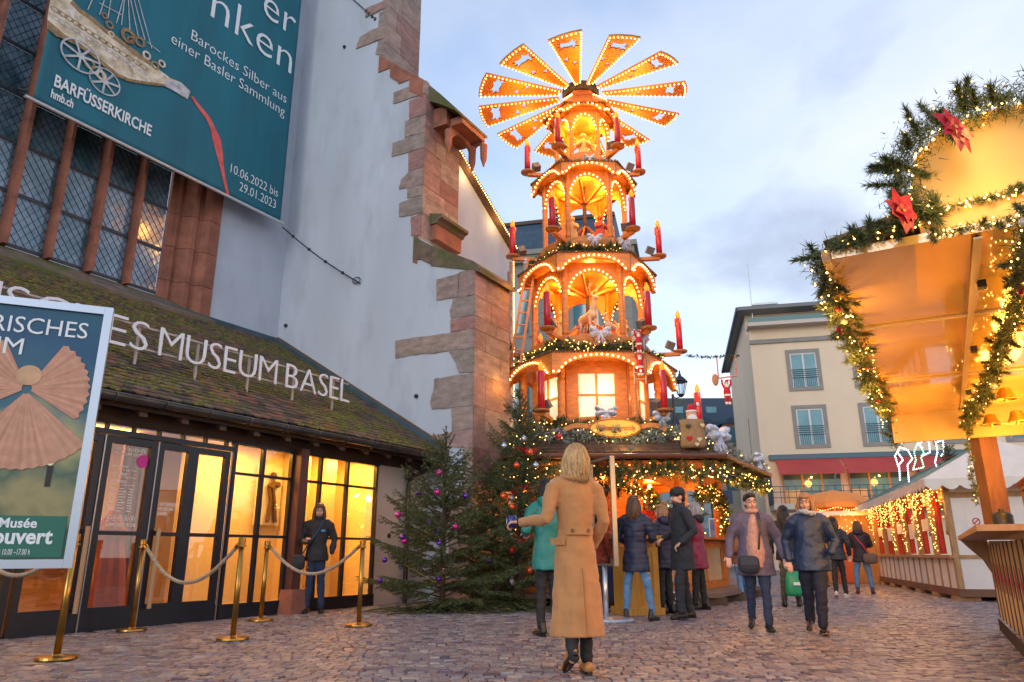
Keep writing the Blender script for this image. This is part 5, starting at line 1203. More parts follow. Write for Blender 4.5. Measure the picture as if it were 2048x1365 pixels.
b = MB(); b.bb(-0.03, 6.05, -0.02, 0.03, ZS - 0.012, ZS + 0.06); b.build('canopy_edge', m_trimw, stall)
b = MB(); b.bb(-0.03, 0.0, -3.2, -0.025, ZS - 0.004, ZS + 0.05); b.build('canopy_edge', m_soff, stall)
b = MB(); b.bb(6.0, 6.06, -3.2, 0.02, ZS - 0.36, ZS + 0.1); b.build('far_valance', m_cream_b, stall)
b = MB(); b.prism([(0.02, ZS + 0.16), (-1.9, ZS + 0.55), (-3.4, ZS + 0.16)], 0, 0.06, 6.0); b.build('canopy_roof', m_postw, stall)
def arcp(px, py, dx=0.0): q = pln(px, py, SA + Vector((0.5, .866, 0))*dx, Vector((0.5, 0.8660254, 0))); return SM.inverted() @ q
ap = [arcp(*p) for p in ((1838, 448), (1822, 380), (1830, 320), (1870, 275), (1930, 240), (1990, 222), (2060, 205), (2160, 195), (2160, 330))]
b = MB(); b.prism([(p.y, p.z) for p in ap[:8]] + [(ap[7].y, ZS + .052), (ap[0].y, ZS + .052)], 0, -0.02, 0.04); b.build('gable_board', mat('gable_yellow', (0.66, 0.40, 0.10), 0.5, var=0.1, vscale=2), stall)
bulbs(along([p + Vector((-0.05, 0, 0)) for p in ap[:7]], 0.045, 0.02), 0.010, 'light_chain', stall)
for px, py, pw in ((1905, 400, 1.6), (2000, 350, 1.8), (1960, 250, 1.2)):
    q = arcp(px, py, -0.25); lamp('gable_lamp', q, pw, (1, 0.58, 0.15), 0.05, stall)
gpath = [SM @ arcp(*p, -0.08) for p in ((1838, 425), (1808, 380), (1800, 325), (1830, 278), (1880, 245), (1935, 222), (1990, 205), (2060, 195), (2140, 190))]
STG = 'garlands on the near stall'
garland(gpath, 0.15, 'thick arched fir garland with red poinsettias over stall gable', STG, 9000, 0.052, 0.0065, 34, 0.0065)
garland([SM @ arcp(*p, -0.06) for p in ((1850, 432), (1900, 415), (1960, 400), (2060, 375))], 0.03, 'thin dark lit garland along foot of stall gable board', STG, 2600, 0.03, 0.006, 60, 0.007)
garland([SM @ Vector((-0.06, -0.02, ZS + 0.06)), SM @ Vector((-0.08, -0.30, ZS + 0.10)), SM @ Vector((-0.08, -0.62, ZS + 0.16))], 0.06, 'lit fir garland on short front edge of stall canopy', STG, 4200, 0.06, 0.008, 40, 0.0075)
garland([SM @ Vector((-0.05, -0.55 - .3*i, ZS + 0.025)) for i in range(9)], 0.035, 'thin lit garland along front edge of stall canopy soffit', STG, 2600, 0.035, 0.006, 40, 0.0065)
lp_ = [SM @ Vector((x, 0.05, ZS + 0.05 - 0.05*math.sin(x*2.2)**2)) for x in [i*0.25 for i in range(25)]] + [SM @ Vector((6.1, 0.03, ZS - 0.18)), SM @ Vector((6.12, 0.0, ZS - 0.38))]
garland(lp_, 0.115, 'long lit fir garland with baubles along side edge of stall canopy', STG, 6000, 0.052, 0.0075, 28, 0.0075)
m_redb = mat('bauble_red', (0.5, 0.012, 0.02), 0.22, spec=0.7); m_whiteb = mat('bauble_pearl', (0.7, 0.62, 0.5), 0.3, metal=0.3)
for i in range(22):
    p = lp_[(i*7) % 24].lerp(lp_[(i*7) % 24 + 1], rnd.random()) + Vector((rnd.uniform(-.07, .07), rnd.uniform(-.07, .04), rnd.uniform(-.09, .03)))
    m_ = (m_redb, m_whiteb, m_goldb)[i % 3]; nm = ('red', 'pearl white', 'golden')[i % 3]
    bauble(p, rnd.uniform(0.018, 0.028), m_, 'small %s bauble in the side garland of stall canopy' % nm, '%s baubles on the stall canopy garland' % nm)
m_petal = mat('poinsettia_red', (0.55, 0.005, 0.02), 0.6, var=0.3, vscale=10)
def poinsettia(p, s, label, facing=(0, -1, 0.0)):
    b = MB(); r5 = random.Random(int(p[0]*1000))
    for ring, n, l_ in ((0, 7, 1.0), (1, 6, 0.62)):
        for i in range(n):
            a = 2*math.pi*(i + .3*ring + r5.uniform(-.12, .12))/n; L2 = l_*s*r5.uniform(.85, 1.15); d = Vector((math.cos(a), 0, math.sin(a))); sd_ = Vector((-math.sin(a), 0, math.cos(a))); nrm = Vector((0, -1, 0))
            c = [Vector((0, -0.02*s*ring*2, 0)), d*L2*.5 + sd_*L2*.33 + nrm*s*(.10 + .1*ring), d*L2 + nrm*s*r5.uniform(-.1, .2), d*L2*.5 - sd_*L2*.33 + nrm*s*(.10 + .1*ring), d*L2*.5 + nrm*s*(.05 + .1*ring)]
            b.add(c, [(0, 1, 4), (1, 2, 4), (2, 3, 4), (3, 0, 4)])
    b.mi = 1
    for i in range(6): b.ball((0.05*s*math.cos(i), -0.12*s, 0.05*s*math.sin(i*2)), 0.05*s, 5, 4)
    o = b.build('poinsettia', [m_petal, m_goldb]); tag(o, label, 'poinsettia', None); o.location = p; o.rotation_euler = (R(-10), 0, R(25)); return o
poinsettia(SM @ arcp(1905, 258, -0.34), 0.15, 'red poinsettia flower on the arched stall garland'); poinsettia(SM @ arcp(1803, 425, -0.30), 0.14, 'red poinsettia flower at the corner of the stall gable')
poinsettia(lp_[7] + Vector((-0.1, -0.05, 0)), 0.07, 'small red poinsettia halfway along the side garland of canopy')
# counter
P1, P2 = Vector((5.80, 9.16, 0)), Vector((4.80, 7.36, 0)); dc = (P2 - P1).normalized(); P3 = P1 + dc*4.6; co = Vector((dc.y, -dc.x, 0)); 
if co.x > 0: co = -co
cnt = thing('stall_counter', 'cream plank counter with dark battens and red cut-out stars', 'counter', P1, math.atan2(dc.y, dc.x))
# local x runs towards the camera, outward is local -y or +y
sgn = 1 if (Matrix.Rotation(math.atan2(dc.y, dc.x), 3, 'Z') @ Vector((0, 1, 0))).dot(co) > 0 else -1
n = 30; PW = 0.45
for i in range(11):
    x0 = PW*i; b = MB(); b.bb(x0 + 0.03, x0 + PW - 0.03, -0.02, 0.02, 0.14, 0.98); b.build('plank', m_cream_b, cnt)
    b = MB(); b.bb(x0 - 0.055, x0 + 0.03, min(0, sgn*0.026), max(0, sgn*0.026), 0.14, 0.98); b.build('batten', m_batt, cnt)
    b = MB(); st = [(x0 + PW*.52 + q[0]*1.0, 0.62 + q[1]) for q in star(0, 0, 0.14, 4, R(90), 0.38)]; b.prism(st, 1, sgn*0.021, sgn*0.026); b.build('star', mat('star_red', (0.50, 0.02, 0.02), 0.5), cnt)
b = MB(); b.bb(-0.05, n*0.15, min(-0.05, sgn*0.05), max(-.05, sgn*.05), 0.0, 0.14); b.build('base_rail', m_batt, cnt)
b = MB(); b.bb(-0.06, n*0.15, -0.40 if sgn > 0 else -0.32, 0.32 if sgn > 0 else 0.40, 1.03, 1.075); b.build('counter_top', m_trimw, cnt)
b = MB(); b.prism([(0.02*sgn, 1.028), (0.30*sgn, 1.028), (0.22*sgn, 0.93), (0.10*sgn, 0.80), (0.02*sgn, 0.62)], 0, 0.0, 0.05); b.build('shelf_bracket', m_trimw, cnt)
b = MB(); b.bb(-0.05, -0.01, -2.2*sgn if sgn > 0 else 0.0, 0.0 if sgn > 0 else 2.2, 0.1, 1.02); b.build('end_wall', m_cream_b, cnt)
# post and things on the counter
b = MB(); b.bb(5.74, 5.96, 8.90, 9.10, 1.076, 2.60); pp = b.build('canopy_post', m_postw); tag(pp, 'dark brown square post carrying the stall canopy', 'post')
def wbox(nm, lab, cat, c, d, m, rz=0.0):
    q = MB(); q.box((0, 0, d[2]/2), d); o = q.build(nm, m); tag(o, lab, cat); o.location = c; o.rotation_euler = (0, 0, rz); return o
hb = thing('hot_drink_urn', 'black drinks urn standing by the canopy post', 'urn', (5.66, 8.62, 1.076))
b = MB(); b.lathe([(.10, 0), (.11, .03), (.11, .22), (.08, .25), (.03, .26), (.03, .29)], seg=18); b.build('body', m_dark, hb, True); b = MB(); b.box((-.12, 0, .08), (.06, .03, .04)); b.build('tap', m_trim, hb)
# glazed wooden cabinet at the right edge
cab = thing('glazed_cabinet', 'wooden glazed display cabinet on the stall counter', 'cabinet', (5.62, 7.75, 1.076), math.atan2(dc.y, dc.x))
b = MB()
for x in (-.6, 0.0, .6):
    for y in (-.15, .2): b.box((x, y, .24), (.05, .05, .48))
b.box((0, .025, .5), (1.3, .42, .05)); b.box((0, .025, .02), (1.3, .42, .04)); b.build('frame', m_trimw, cab)
for sd_, y in ((1, .2), (0, -.15)): b = MB(); b.bb(-.575, .575, y - .004, y + .004, .045, .47); b.build('pane', m_glass, cab)
b = MB(); b.prism([(-0.25, .527), (.3, .527), (.02, .72)], 0, -.7, .7); b.build('roof', m_trimw, cab)
# hanging garland with bells by the post
hp = [gnd(2085, 400, 2.46), gnd(2048, 470, 2.44), gnd(2045, 560, 2.42), gnd(2025, 640, 2.40), gnd(2003, 690, 2.40), gnd(1990, 740, 2.38), gnd(1968, 785, 2.36), gnd(1945, 822, 2.36), at(1936, 850, 8.8), at(1940, 930, 8.8), at(1955, 1010, 8.8)]
garland(hp[:9], 0.085, 'fir garland with golden bells under canopy towards its post', STG, 5200, 0.042, 0.0065, 18, 0.007)
garland(hp[8:], 0.03, 'thin garland with red beads down the canopy post', STG, 1500, 0.04, 0.009, 8, 0.008)
for i in range(16):
    p = hp[i % 8].lerp(hp[i % 8 + 1], rnd.random()) + Vector((rnd.uniform(-.10, .04), -0.08, rnd.uniform(-.08, .06))); nm = ('golden', 'red', 'pearl white')[i % 3]
    bauble(p, 0.026, (m_goldb, m_redb, m_whiteb)[i % 3], '%s bauble on the hanging garland beside canopy post' % nm, '%s baubles on the hanging garland' % nm)
m_bell = mat('bell_gold', (0.62, 0.36, 0.08), 0.3, metal=0.8)
for i, (px, py, Y) in enumerate(((2012, 800, 7.0), (1983, 850, 8.0), (2036, 845, 7.2))):
    bl = thing('golden_bell', ('golden bell with red ribbon on hanging garland', 'golden bell hanging just above canopy post top', 'golden bell hanging beside canopy post over the cabinet')[i], 'bell', at(px, py, Y), 0, 'golden bells')
    b = MB(); b.lathe([(.025, .12), (.05, .11), (.065, .06), (.085, .02), (.115, 0), (.10, 0.0)], seg=18, cap=False); b.build('bell_body', m_bell, bl, True); b = MB(); b.ball((0, 0, 0), .025, 8, 6); b.build('clapper', m_bell, bl)
# heat lamp hanging under the canopy
hl = thing('heat_lamp', 'shiny cylindrical metal heat lamp hanging under stall canopy', 'lamp', at(1968, 700, 6.6))
b = MB(); b.lathe([(.075, 0), (.085, .02), (.085, .34), (.07, .36)], seg=22); b.build('cylinder', mat('chrome', (0.7, 0.62, 0.5), 0.15, metal=1.0), hl, True); b = MB(); b.tube([(0, 0, .36), (0, 0, .60)], .012, 6); b.build('hanger', m_dark, hl)
for x, y, pw in ((0.8, -1.6, 30), (2.4, -1.5, 36), (4.0, -1.3, 36), (5.4, -1.2, 24), (3.2, -2.6, 26)): lamp('stall_lamp', (x, y, 1.95), pw*1.35, (1, 0.44, 0.05), 0.28, stall)
for x, y in ((2.4, -2.2), (4.0, -2.2)): b = MB(); b.ball((x, y, 2.2), .045, 8, 6); b.tube([(x, y, 2.23), (x, y, ZS)], .008, 5); b.build('pendant_bulb', [BULB], stall)
for x in (0.9, 2.2, 3.6, 5.0): lamp('edge_lamp', (x, 0.20, ZS - 0.20), 15, (1, 0.48, 0.10), 0.10, stall)

# ------------------------------------------------------------------ white stall with scalloped canvas roof
G0 = Vector((8.52, 14.58, 0)); gd = Vector((0.290, 0.957, 0)); grz = math.atan2(gd.y, gd.x)
ws = thing('white_stall', 'white panelled market stall with green and white scalloped canvas roof', 'market stall', G0, grz)   # local x along the front, +y outward
m_wpanel = mat('panel_white', (0.66, 0.63, 0.60), 0.55, var=0.08, vscale=2); m_wpost = mat('stall_post', (0.36, 0.21, 0.09), 0.6, var=0.3, vscale=4, stretch=(4, 4, 1))
WL, WD = 8.6, 2.6
b = MB(); b.bb(-0.02, WL, -WD, 0.03, 0.08, 0.22); b.build('base_beam', mat('base_brown', (0.17, 0.07, 0.035), 0.6, var=0.3, vscale=4), ws)
for i in range(6): b = MB(); b.bb(0.1 + 1.6*i, 0.42 + 1.6*i, -0.35, 0.08, 0, 0.08); b.build('foot_block', m_wpost, ws)
nb = 14
for i in range(nb):
    x0 = WL*i/nb; x1 = WL*(i+1)/nb
    b = MB(); b.bb(x0 + 0.035, x1 - 0.035, -0.03, 0.0, 0.22, 0.78); b.build('panel', m_wpanel, ws)
    b = MB(); b.bb(x0 - 0.035, x0 + 0.035, -0.04, 0.02, 0.22, 0.78); b.build('batten', m_wpost, ws)
b = MB(); b.bb(-0.04, WL, -0.12, 0.10, 0.78, 0.84); b.build('counter_rail', m_wpost, ws)
for i in range(7):
    x = 1.42*i; b = MB(); b.bb(x - 0.06, x + 0.06, -0.07, 0.03, 0.22 if i == 0 else 0.841, 2.2); b.build('post', m_wpost, ws)
m_curt = mat('curtain_red', (0.33, 0.03, 0.03), 0.8, var=0.3, vscale=5)
m_knit = mat('knit_cream', (0.45, 0.38, 0.30), 0.95, bump=0.6, bscale=90, var=0.3, vscale=30)
for i in range(6):
    x0, x1 = 1.42*i + 0.07, 1.42*(i+1) - 0.07
    for (a, c) in ((x0, x0 + 0.30), (x1 - 0.30, x1)):
        b = MB(); n = 8
        for j in range(n): b.bb(a + (c-a)*j/n, a + (c-a)*(j+1)/n, -0.10 - 0.03*(j % 2), -0.06 - 0.03*(j % 2), 0.86, 2.1)
        b.build('curtain', m_curt, ws)
    if i < 3:
        st = thing_part('stocking', ws); b = MB(); xx = x0 + 0.16; b.tube([(xx, -0.02, 1.75), (xx, -0.02, 1.45), (xx + 0.02, -0.02, 1.32), (xx + 0.10, -0.02, 1.26)], [.06, .065, .075, .05], 10, ry=[.025, .03, .035, .03]); b.build('knit', m_knit, st, True)
    if i > 0: b = MB(); b.bb(x0 + 0.3, x1 - 0.3, -0.04, -0.03, 1.35 if i % 2 else 1.2, 1.6 if i % 2 else 1.55); b.build('price_card', m_wpanel, ws)
b = MB(); b.bb(0.0, WL, -WD, -WD + 0.05, 0.22, 2.2); b.build('back_wall', m_cream_b, ws)
b = MB(); b.bb(0.0, WL, -WD, -0.1, 2.16, 2.19); b.build('ceiling', m_cream_b, ws)
b = MB(); b.bb(-0.03, 0.0, -WD, -0.07, 0.84, 2.16); b.build('end_panel', m_wpanel, ws)
b = MB(); b.bb(-0.03, 0.0, -WD, -0.07, 0.22, 0.775); b.build('end_panel', m_wpanel, ws)
b = MB(); b.bb(-0.06, -0.03, -WD, -0.06, 0.775, 0.84); b.build('end_rail', m_wpost, ws)
b = MB(); b.bb(-0.06, -0.03, -WD, -0.06, 1.92, 2.02); b.build('end_rail', m_wpost, ws)
o = link('lettering', text_mesh('Glühwein', 0.26, 0.004, 0.006, fit=1.3, shear=0.25), ws); o.data.materials.append(mat('letter_red', (0.55, 0.02, 0.03), 0.5)); o.location = (-0.036, -0.42, 0.90); o.rotation_euler = (R(90), 0, R(-90))
b = MB(); b.bb(-0.036, -0.0305, -0.62, -0.30, 1.35, 1.82); b.build('notice', mat('paper', (0.68, 0.64, 0.62), 0.7), ws)
b = MB(); yc, zc = -0.46, 1.46
for i in range(20):
    a0, a1 = i*math.pi/10, (i+1)*math.pi/10
    b.prism([(yc + .07*math.cos(a0), zc + .07*math.sin(a0)), (yc + .07*math.cos(a1), zc + .07*math.sin(a1)), (yc + .05*math.cos(a1), zc + .05*math.sin(a1)), (yc + .05*math.cos(a0), zc + .05*math.sin(a0))], 0, -0.042, -0.037)
b.prism([(yc - .055, zc + .04), (yc - .04, zc + .055), (yc + .055, zc - .04), (yc + .04, zc - .055)], 0, -0.042, -0.0372); b.build('no_entry_symbol', mat('symbol_red', (0.45, 0.03, 0.03), 0.5), ws)
# canvas roof with scalloped valance
m_canv = mat('canvas_white', (0.66, 0.62, 0.56), 0.8, var=0.1, vscale=3); m_cang = mat('canvas_green', (0.05, 0.19, 0.14), 0.8, var=0.2, vscale=3)
ov = 0.42; rx0, rx1, ry0, ry1, ze, zr = -0.45, WL + 0.3, -WD - 0.3, ov, 2.26, 3.15
b = MB(); ym = (ry0 + ry1)/2
b.add([(rx0, ry1, ze), (rx1, ry1, ze), (rx1, ry0, ze), (rx0, ry0, ze), (rx0 + 1.3, ym, zr), (rx1 - 1.3, ym, zr)], [(0, 4, 5, 1), (1, 5, 2), (2, 5, 4, 3), (3, 4, 0)]); rf = b.build('canvas_roof', m_canv, ws)
for k in range(1, 12):      # green stripes laid on the canvas
    f0 = (k - 0.25)/12; f1 = (k + .25)/12; b = MB(); P = lambda f, s_: Vector((rx0 + (rx1 - rx0)*f, ry1, ze + 0.006)).lerp(Vector((rx0 + 1.3 + (rx1 - rx0 - 2.6)*f, ym, zr + 0.006)), s_)
    b.add([P(f0, 0), P(f1, 0), P(f1, .98), P(f0, .98)], [(0, 1, 2, 3)]); b.build('green_stripe', m_cang, rf)
def valance(A, B, nm):
    A, B = Vector(A), Vector(B); L_ = (B - A).length; n = int(L_/0.30); b = MB(); g2 = MB(); hz = Vector((0, 0, 1))
    for i in range(n):
        p, q = A.lerp(B, i/n), A.lerp(B, (i+1)/n); m_ = 5
        for j in range(m_):
            s0, s1 = j/m_, (j+1)/m_; h = lambda s_: 0.13 + 0.085*math.sin(math.pi*s_)
            a0, a1 = p.lerp(q, s0), p.lerp(q, s1); b.add([a0, a1, a1 - hz*h(s1), a0 - hz*h(s0)], [(0, 1, 2, 3)])
            o_ = (B - A).normalized().cross(hz)*0.012; h2 = lambda s_: 0.05 + 0.05*math.sin(math.pi*s_*2)
            g2.add([a0 + o_, a1 + o_, a1 + o_ - hz*h2(s1), a0 + o_ - hz*h2(s0)], [(0, 1, 2, 3)])
    v = b.build('valance', m_canv, ws); mod = v.modifiers.new('t', 'SOLIDIFY'); mod.thickness = 0.006
    v2 = g2.build('valance_border', m_cang, v)
valance((rx0, ry0, ze), (rx0, ry1, ze), 'a'); valance((rx0, ry1, ze), (rx1, ry1, ze), 'b')
# icicle string lights along the front eave
pts = []
x = -0.2
while x < WL:
    n = rnd.choice([3, 5, 7, 4, 9])
    for j in range(n): pts.append(Vector((x + rnd.uniform(-.01, .01), 0.12, 2.12 - 0.07*j)))
    x += 0.085
for xx in (1.0, 2.4, 3.9, 5.3):
    for q in range(3):
        for j in range(20): pts.append(Vector((xx + 0.07*q, 0.06, 2.1 - 0.06*j)))
bulbs([p + Vector((rnd.uniform(-.03, .03), rnd.uniform(-.03, .03), rnd.uniform(-.04, .04))) for p in pts if rnd.random() < .62], 0.009, 'string_lights', ws, BULB_S)
for x in (0.8, 2.2, 3.6, 5.2, 6.8): lamp('stall_light', (x, -0.9, 1.95), 16, AMB, 0.1, ws)
for x in (1.0, 3.0, 5.2, 7.4): lamp('eave_light', (x, 0.30, 1.88), 11, AMB, 0.1, ws)
# light figures standing on the canvas roof
m_ledw = mat('led_white', (0.8, 0.85, 1), emit=(0.75, 0.85, 1.0), estr=3.0); m_ledg = mat('led_green', (0.3, 0.9, 0.5), emit=(0.35, 1.0, 0.55), estr=1.6)
def light_figure(lines, m, lab, Y=17.2):
    root = at(*lines[0][0], Y); t = thing('light_figure', lab, 'light decoration', root, 0, 'light figures on the stall roof'); fr_ = MB(); pts = []
    for ln in lines:
        q = [at(x, y, Y) - root for x, y in ln]; fr_.tube(q, 0.008, 4); pts += along(q, 0.05)
    fr_.build('wire_frame', m_dark, t); bulbs(pts, 0.022, 'led_chain', t, m)
light_figure([[(1812, 968), (1812, 930), (1800, 925), (1812, 905), (1803, 903), (1815, 880), (1830, 905), (1838, 925), (1845, 945), (1822, 940)]][:1] and [[(1836, 885), (1828, 905), (1832, 920), (1826, 940), (1848, 935), (1842, 915), (1848, 905), (1836, 885)]], m_ledg, 'green LED fir tree figure on the stall roof')
light_figure([[(1800, 960), (1798, 930), (1806, 920), (1795, 905), (1800, 895), (1815, 900), (1825, 918), (1815, 930), (1818, 965)], [(1800, 895), (1790, 912), (1797, 935)]], m_ledw, 'white LED reindeer figure with lowered head on stall roof')
light_figure([[(1845, 912), (1860, 905), (1858, 885), (1848, 878), (1862, 872), (1872, 885), (1875, 905), (1870, 925), (1876, 940)], [(1872, 885), (1886, 880), (1888, 905), (1880, 915)], [(1848, 878), (1838, 890), (1846, 898)]], m_ledw, 'white LED star shower figure with loops on stall roof')
fir_tree('roof_fir', 'small dark fir tree standing on the white stall roof', at(1905, 955, 17.0), 0.75, 0.22, 31, 7)
# ------------------------------------------------------------------ orange parasol beyond
pz = gnd(1668, 1160); 
um = thing('orange_parasol', 'large orange parasol open over the stalls by the terrace', 'parasol', (pz.x, 24, 0)); uc = at(1668, 1012, 24)
um.location = (uc.x, 24, 0)
b = MB(); n = 8; top = Vector((0, 0, 2.86)); rim = [Vector((1.22*math.cos(R(45*k + 10)), 1.22*math.sin(R(45*k + 10)), 2.42)) for k in range(n)]; val = [p*1.0 + Vector((0, 0, -0.17)) for p in rim]; mid_ = [p*0.6 + Vector((0, 0, 0.08)) for p in [Vector((q.x, q.y, 2.62/0.6)) for q in rim]]
mid_ = [Vector((q.x*.62, q.y*.62, 2.70)) for q in rim]
for k in range(n):
    j = (k+1) % n; b.add([top, mid_[k], mid_[j]], [(0, 1, 2)]); b.add([mid_[k], rim[k], rim[j], mid_[j]], [(0, 1, 2, 3)]); b.add([rim[k], val[k], val[j], rim[j]], [(0, 1, 2, 3)])
b.build('canopy', mat('parasol_orange', (0.72, 0.25, 0.05), 0.75, var=0.12, vscale=2), um)
b = MB(); b.tube([(0, 0, 0), (0, 0, 2.84)], .03, 8); b.build('pole', m_wpost, um); b = MB(); b.lathe([(.35, 0), (.35, .06), (.06, .1)], seg=16); b.build('base', m_dark, um)
lamp('parasol_lamp', (0.0, -0.4, 2.1), 30, AMB, 0.15, um)
bulbs([Vector((1.1*math.cos(a), 1.1*math.sin(a), 2.2 + 0.04*math.sin(9*a))) for a in [i*0.07 for i in range(90)]], 0.014, 'string_lights', um, BULB_S)
# row of lit stall fronts at the end of the lane
es = thing('far_stall', 'lit wooden stall with red door at end of the stall row', 'market stall', at(1700, 1150, 23.2)*1.0); es.location.z = 0
b = MB(); b.bb(-1.2, 1.8, 0.0, 1.5, 0, 2.0); b.build('body', m_trimw, es); b = MB(); b.bb(-1.35, 1.95, -0.3, 1.7, 2.0, 2.12); b.build('roof', m_canv, es)
b = MB(); b.bb(-0.35, 0.25, -0.05, 0.0, 0.02, 1.15); b.build('door', mat('door_red', (0.42, 0.09, 0.03), 0.5), es)
bulbs([Vector((rnd.uniform(-1.2, 1.8), -0.06 - rnd.random()*.2, rnd.uniform(1.2, 2.0))) for i in range(150)], 0.012, 'string_lights', es, BULB_S)
lamp('far_stall_lamp', (0.3, -0.6, 1.8), 12, AMB, 0.15, es)
# ------------------------------------------------------------------ buildings round the square
m_beige = mat('render_beige', (0.74, 0.60, 0.44), 0.85, var=0.06, vscale=0.5, bump=0.1, bscale=20)
m_greyst = mat('window_stone', (0.27, 0.26, 0.24), 0.8, var=0.15, vscale=2)
m_slate = mat('slate_blue', (0.025, 0.06, 0.10), 0.6, var=0.4, vscale=3, bump=0.2, bscale=30)
m_wglass = mat('window_pane', (0.05, 0.16, 0.20), 0.06, spec=0.9, var=0.3, vscale=0.8)
m_curtg = mat('window_blind', (0.17, 0.36, 0.42), 0.5, var=0.25, vscale=1.2)
m_wfr = mat('window_white', (0.62, 0.62, 0.6), 0.5)
bb_ = thing('beige_building', 'beige apartment building with stone framed windows and terrace awnings', 'building', (14.35, 42.0, 0), R(-12.5))
b = MB(); b.bb(0, 30, 0, 16, 0, 13.05); b.build('wall', m_beige, bb_)
b = MB(); b.bb(-0.03, 30, -0.12, -0.002, 12.95, 13.2); b.build('cornice', m_greyst, bb_)
b = MB(); b.bb(0.0, 30, 0.0, 16, 13.052, 13.9); b.build('parapet', m_beige, bb_)
b = MB(); b.bb(-0.1, 30, -0.75, 0.5, 13.9, 14.12); b.build('terrace_slab', mat('slab_pale', (0.55, 0.48, 0.42), 0.8), bb_)
b = MB(); b.bb(-0.08, 30, -0.72, -0.68, 14.12, 14.42); b.build('terrace_rail', mat('rail_green', (0.10, 0.20, 0.20), 0.4), bb_)
b = MB(); b.bb(0.0, 30, 1.6, 16, 13.9, 15.3); b.build('attic', m_beige, bb_)
b = MB(); b.bb(-0.45, 30, 0.4, 17, 15.3, 15.45); b.bb(-0.48, 30, 0.36, 0.399, 15.30, 15.52); b.build('roof_edge', mat('roof_dark', (0.16, 0.17, 0.18), 0.6), bb_)
b = MB(); b.bb(-0.60, -0.45, 0.4, 17, 15.27, 15.5); b.build('roof_edge', mat('roof_blue_edge', (0.03, 0.04, 0.10), 0.5), bb_)
b = MB(); b.bb(2.6, 6.8, 1.55, 1.6, 14.0, 15.1); b.build('attic_window', m_wglass, bb_)
b = MB(); b.bb(0.8, 2.0, 2.5, 3.6, 15.55, 16.4); b.bb(0.6, 2.2, 2.3, 3.8, 16.2, 16.3); b.build('roof_unit', m_trim, bb_)
b = MB(); b.tube([(0.4, 0.8, 13.9), (0.4, 0.8, 18.5)], 0.03, 5); b.build('antenna', m_trim, bb_)
def bwindow(x0, x1, z0, z1):
    w2 = thing_part('window', bb_); s_ = 0.22
    for (a, c, d_, e_) in ((x0 - s_, x0, z0 - s_, z1 + s_), (x1, x1 + s_, z0 - s_, z1 + s_), (x0, x1, z1, z1 + s_), (x0, x1, z0 - s_, z0)): q = MB(); q.bb(a, c, -0.07, 0.02, d_, e_); q.build('stone_frame', m_greyst, w2)
    xm = (x0 + x1)/2
    q = MB(); q.bb(x0, x1, 0.0 - 0.01, -0.004, z0, z1); q.build('pane', m_wglass, w2)
    q = MB(); q.bb(x0 + .08, xm - .05, -0.018, -0.0105, z0 + (z1 - z0)*.02, z1 - .08); q.bb(xm + .05, x1 - .08, -0.018, -0.0105, z0 + (z1-z0)*.02, z1 - .08); q.build('blind', m_curtg, w2)
    q = MB()
    for a, c in ((x0, x0 + .07), (xm - .05, xm + .05), (x1 - .07, x1)): q.bb(a, c, -0.035, -0.02, z0, z1)
    q.bb(x0, x1, -0.036, -0.02, z1 - .08, z1); q.build('casement', m_wfr, w2)
    q = MB()
    for k in range(5): q.bb(x0, x1, -0.065, -0.05, z0 + .55 + .12*k, z0 + .585 + .12*k)
    for k in range(14): q.bb(x0 + (x1 - x0)*k/14, x0 + (x1 - x0)*k/14 + .02, -0.06, -0.055, z0 + .05, z0 + .55)
    q.build('window_rail', m_slate, w2)
for cx0 in (2.15, 5.75, 9.35, 12.95, 16.5):
    for z0 in (10.2, 6.85): bwindow(cx0, cx0 + 1.45, z0, z0 + 2.05)
b = MB(); b.bb(-0.004, 0.0, 5, 5.3, 7, 9.4); b.build('slit_window', m_slate, bb_)
# terrace floor with awnings
b = MB(); b.bb(0.2, 30, -1.9, -0.002, 3.15, 3.45); b.build('terrace_floor', mat('slab_pale', (0.5, 0.5, 0.5)), bb_)
for k in range(9):
    x0 = 1.0 + 3.5*k
    b = MB(); b.bb(x0, x0 + 3.1, -0.03, -0.003, 3.45, 5.75); b.build('shop_opening', m_wglass, bb_)
    for q in range(3):
        for (a, c) in ((x0 + 1.04*q, x0 + 1.04*q + 0.09),): u_ = MB(); u_.bb(a, c, -0.06, -0.031, 3.45, 5.75); u_.build('door_frame', m_trimw, bb_)
    b = MB(); b.bb(x0 + .1, x0 + .9, -0.045, -0.031, 3.5, 4.3); b.build('door_panel', m_cream_b, bb_)
    b = MB(); b.add([(x0 - .3, -0.25, 6.0), (x0 + 3.1, -0.25, 6.0), (x0 + 3.1, -1.65, 5.15), (x0 - .3, -1.65, 5.15), (x0 - .3, -1.65, 5.02), (x0 + 3.1, -1.65, 5.02)], [(3, 2, 1, 0), (4, 5, 2, 3)]); aw = b.build('awning', mat('awning_red', (0.47, 0.06, 0.055), 0.7, var=0.12, vscale=1.0), bb_)
    mm_ = aw.modifiers.new('t', 'SOLIDIFY'); mm_.thickness = 0.03
    lamp('terrace_lamp', (x0 + 1.5, -0.8, 4.7), 26, AMB, 0.2, bb_)
    u_ = MB(); u_.ball((x0 + 1.5, -0.5, 4.95), .05, 8, 6); u_.build('terrace_bulb', BULB, bb_)
b = MB(); b.bb(0.4, 30, -0.30, -0.003, 6.0, 6.28); b.build('awning_case', mat('case_blue', (0.06, 0.13, 0.17), 0.5), bb_)
b = MB()
for z in (3.75, 4.05, 4.35): b.bb(0.2, 30, -1.88, -1.85, z, z + 0.035)
for k in range(75): b.bb(0.2 + .4*k, .23 + .4*k, -1.88, -1.85, 3.45, 4.37)
b.build('terrace_railing', m_slate, bb_, kind='stuff')
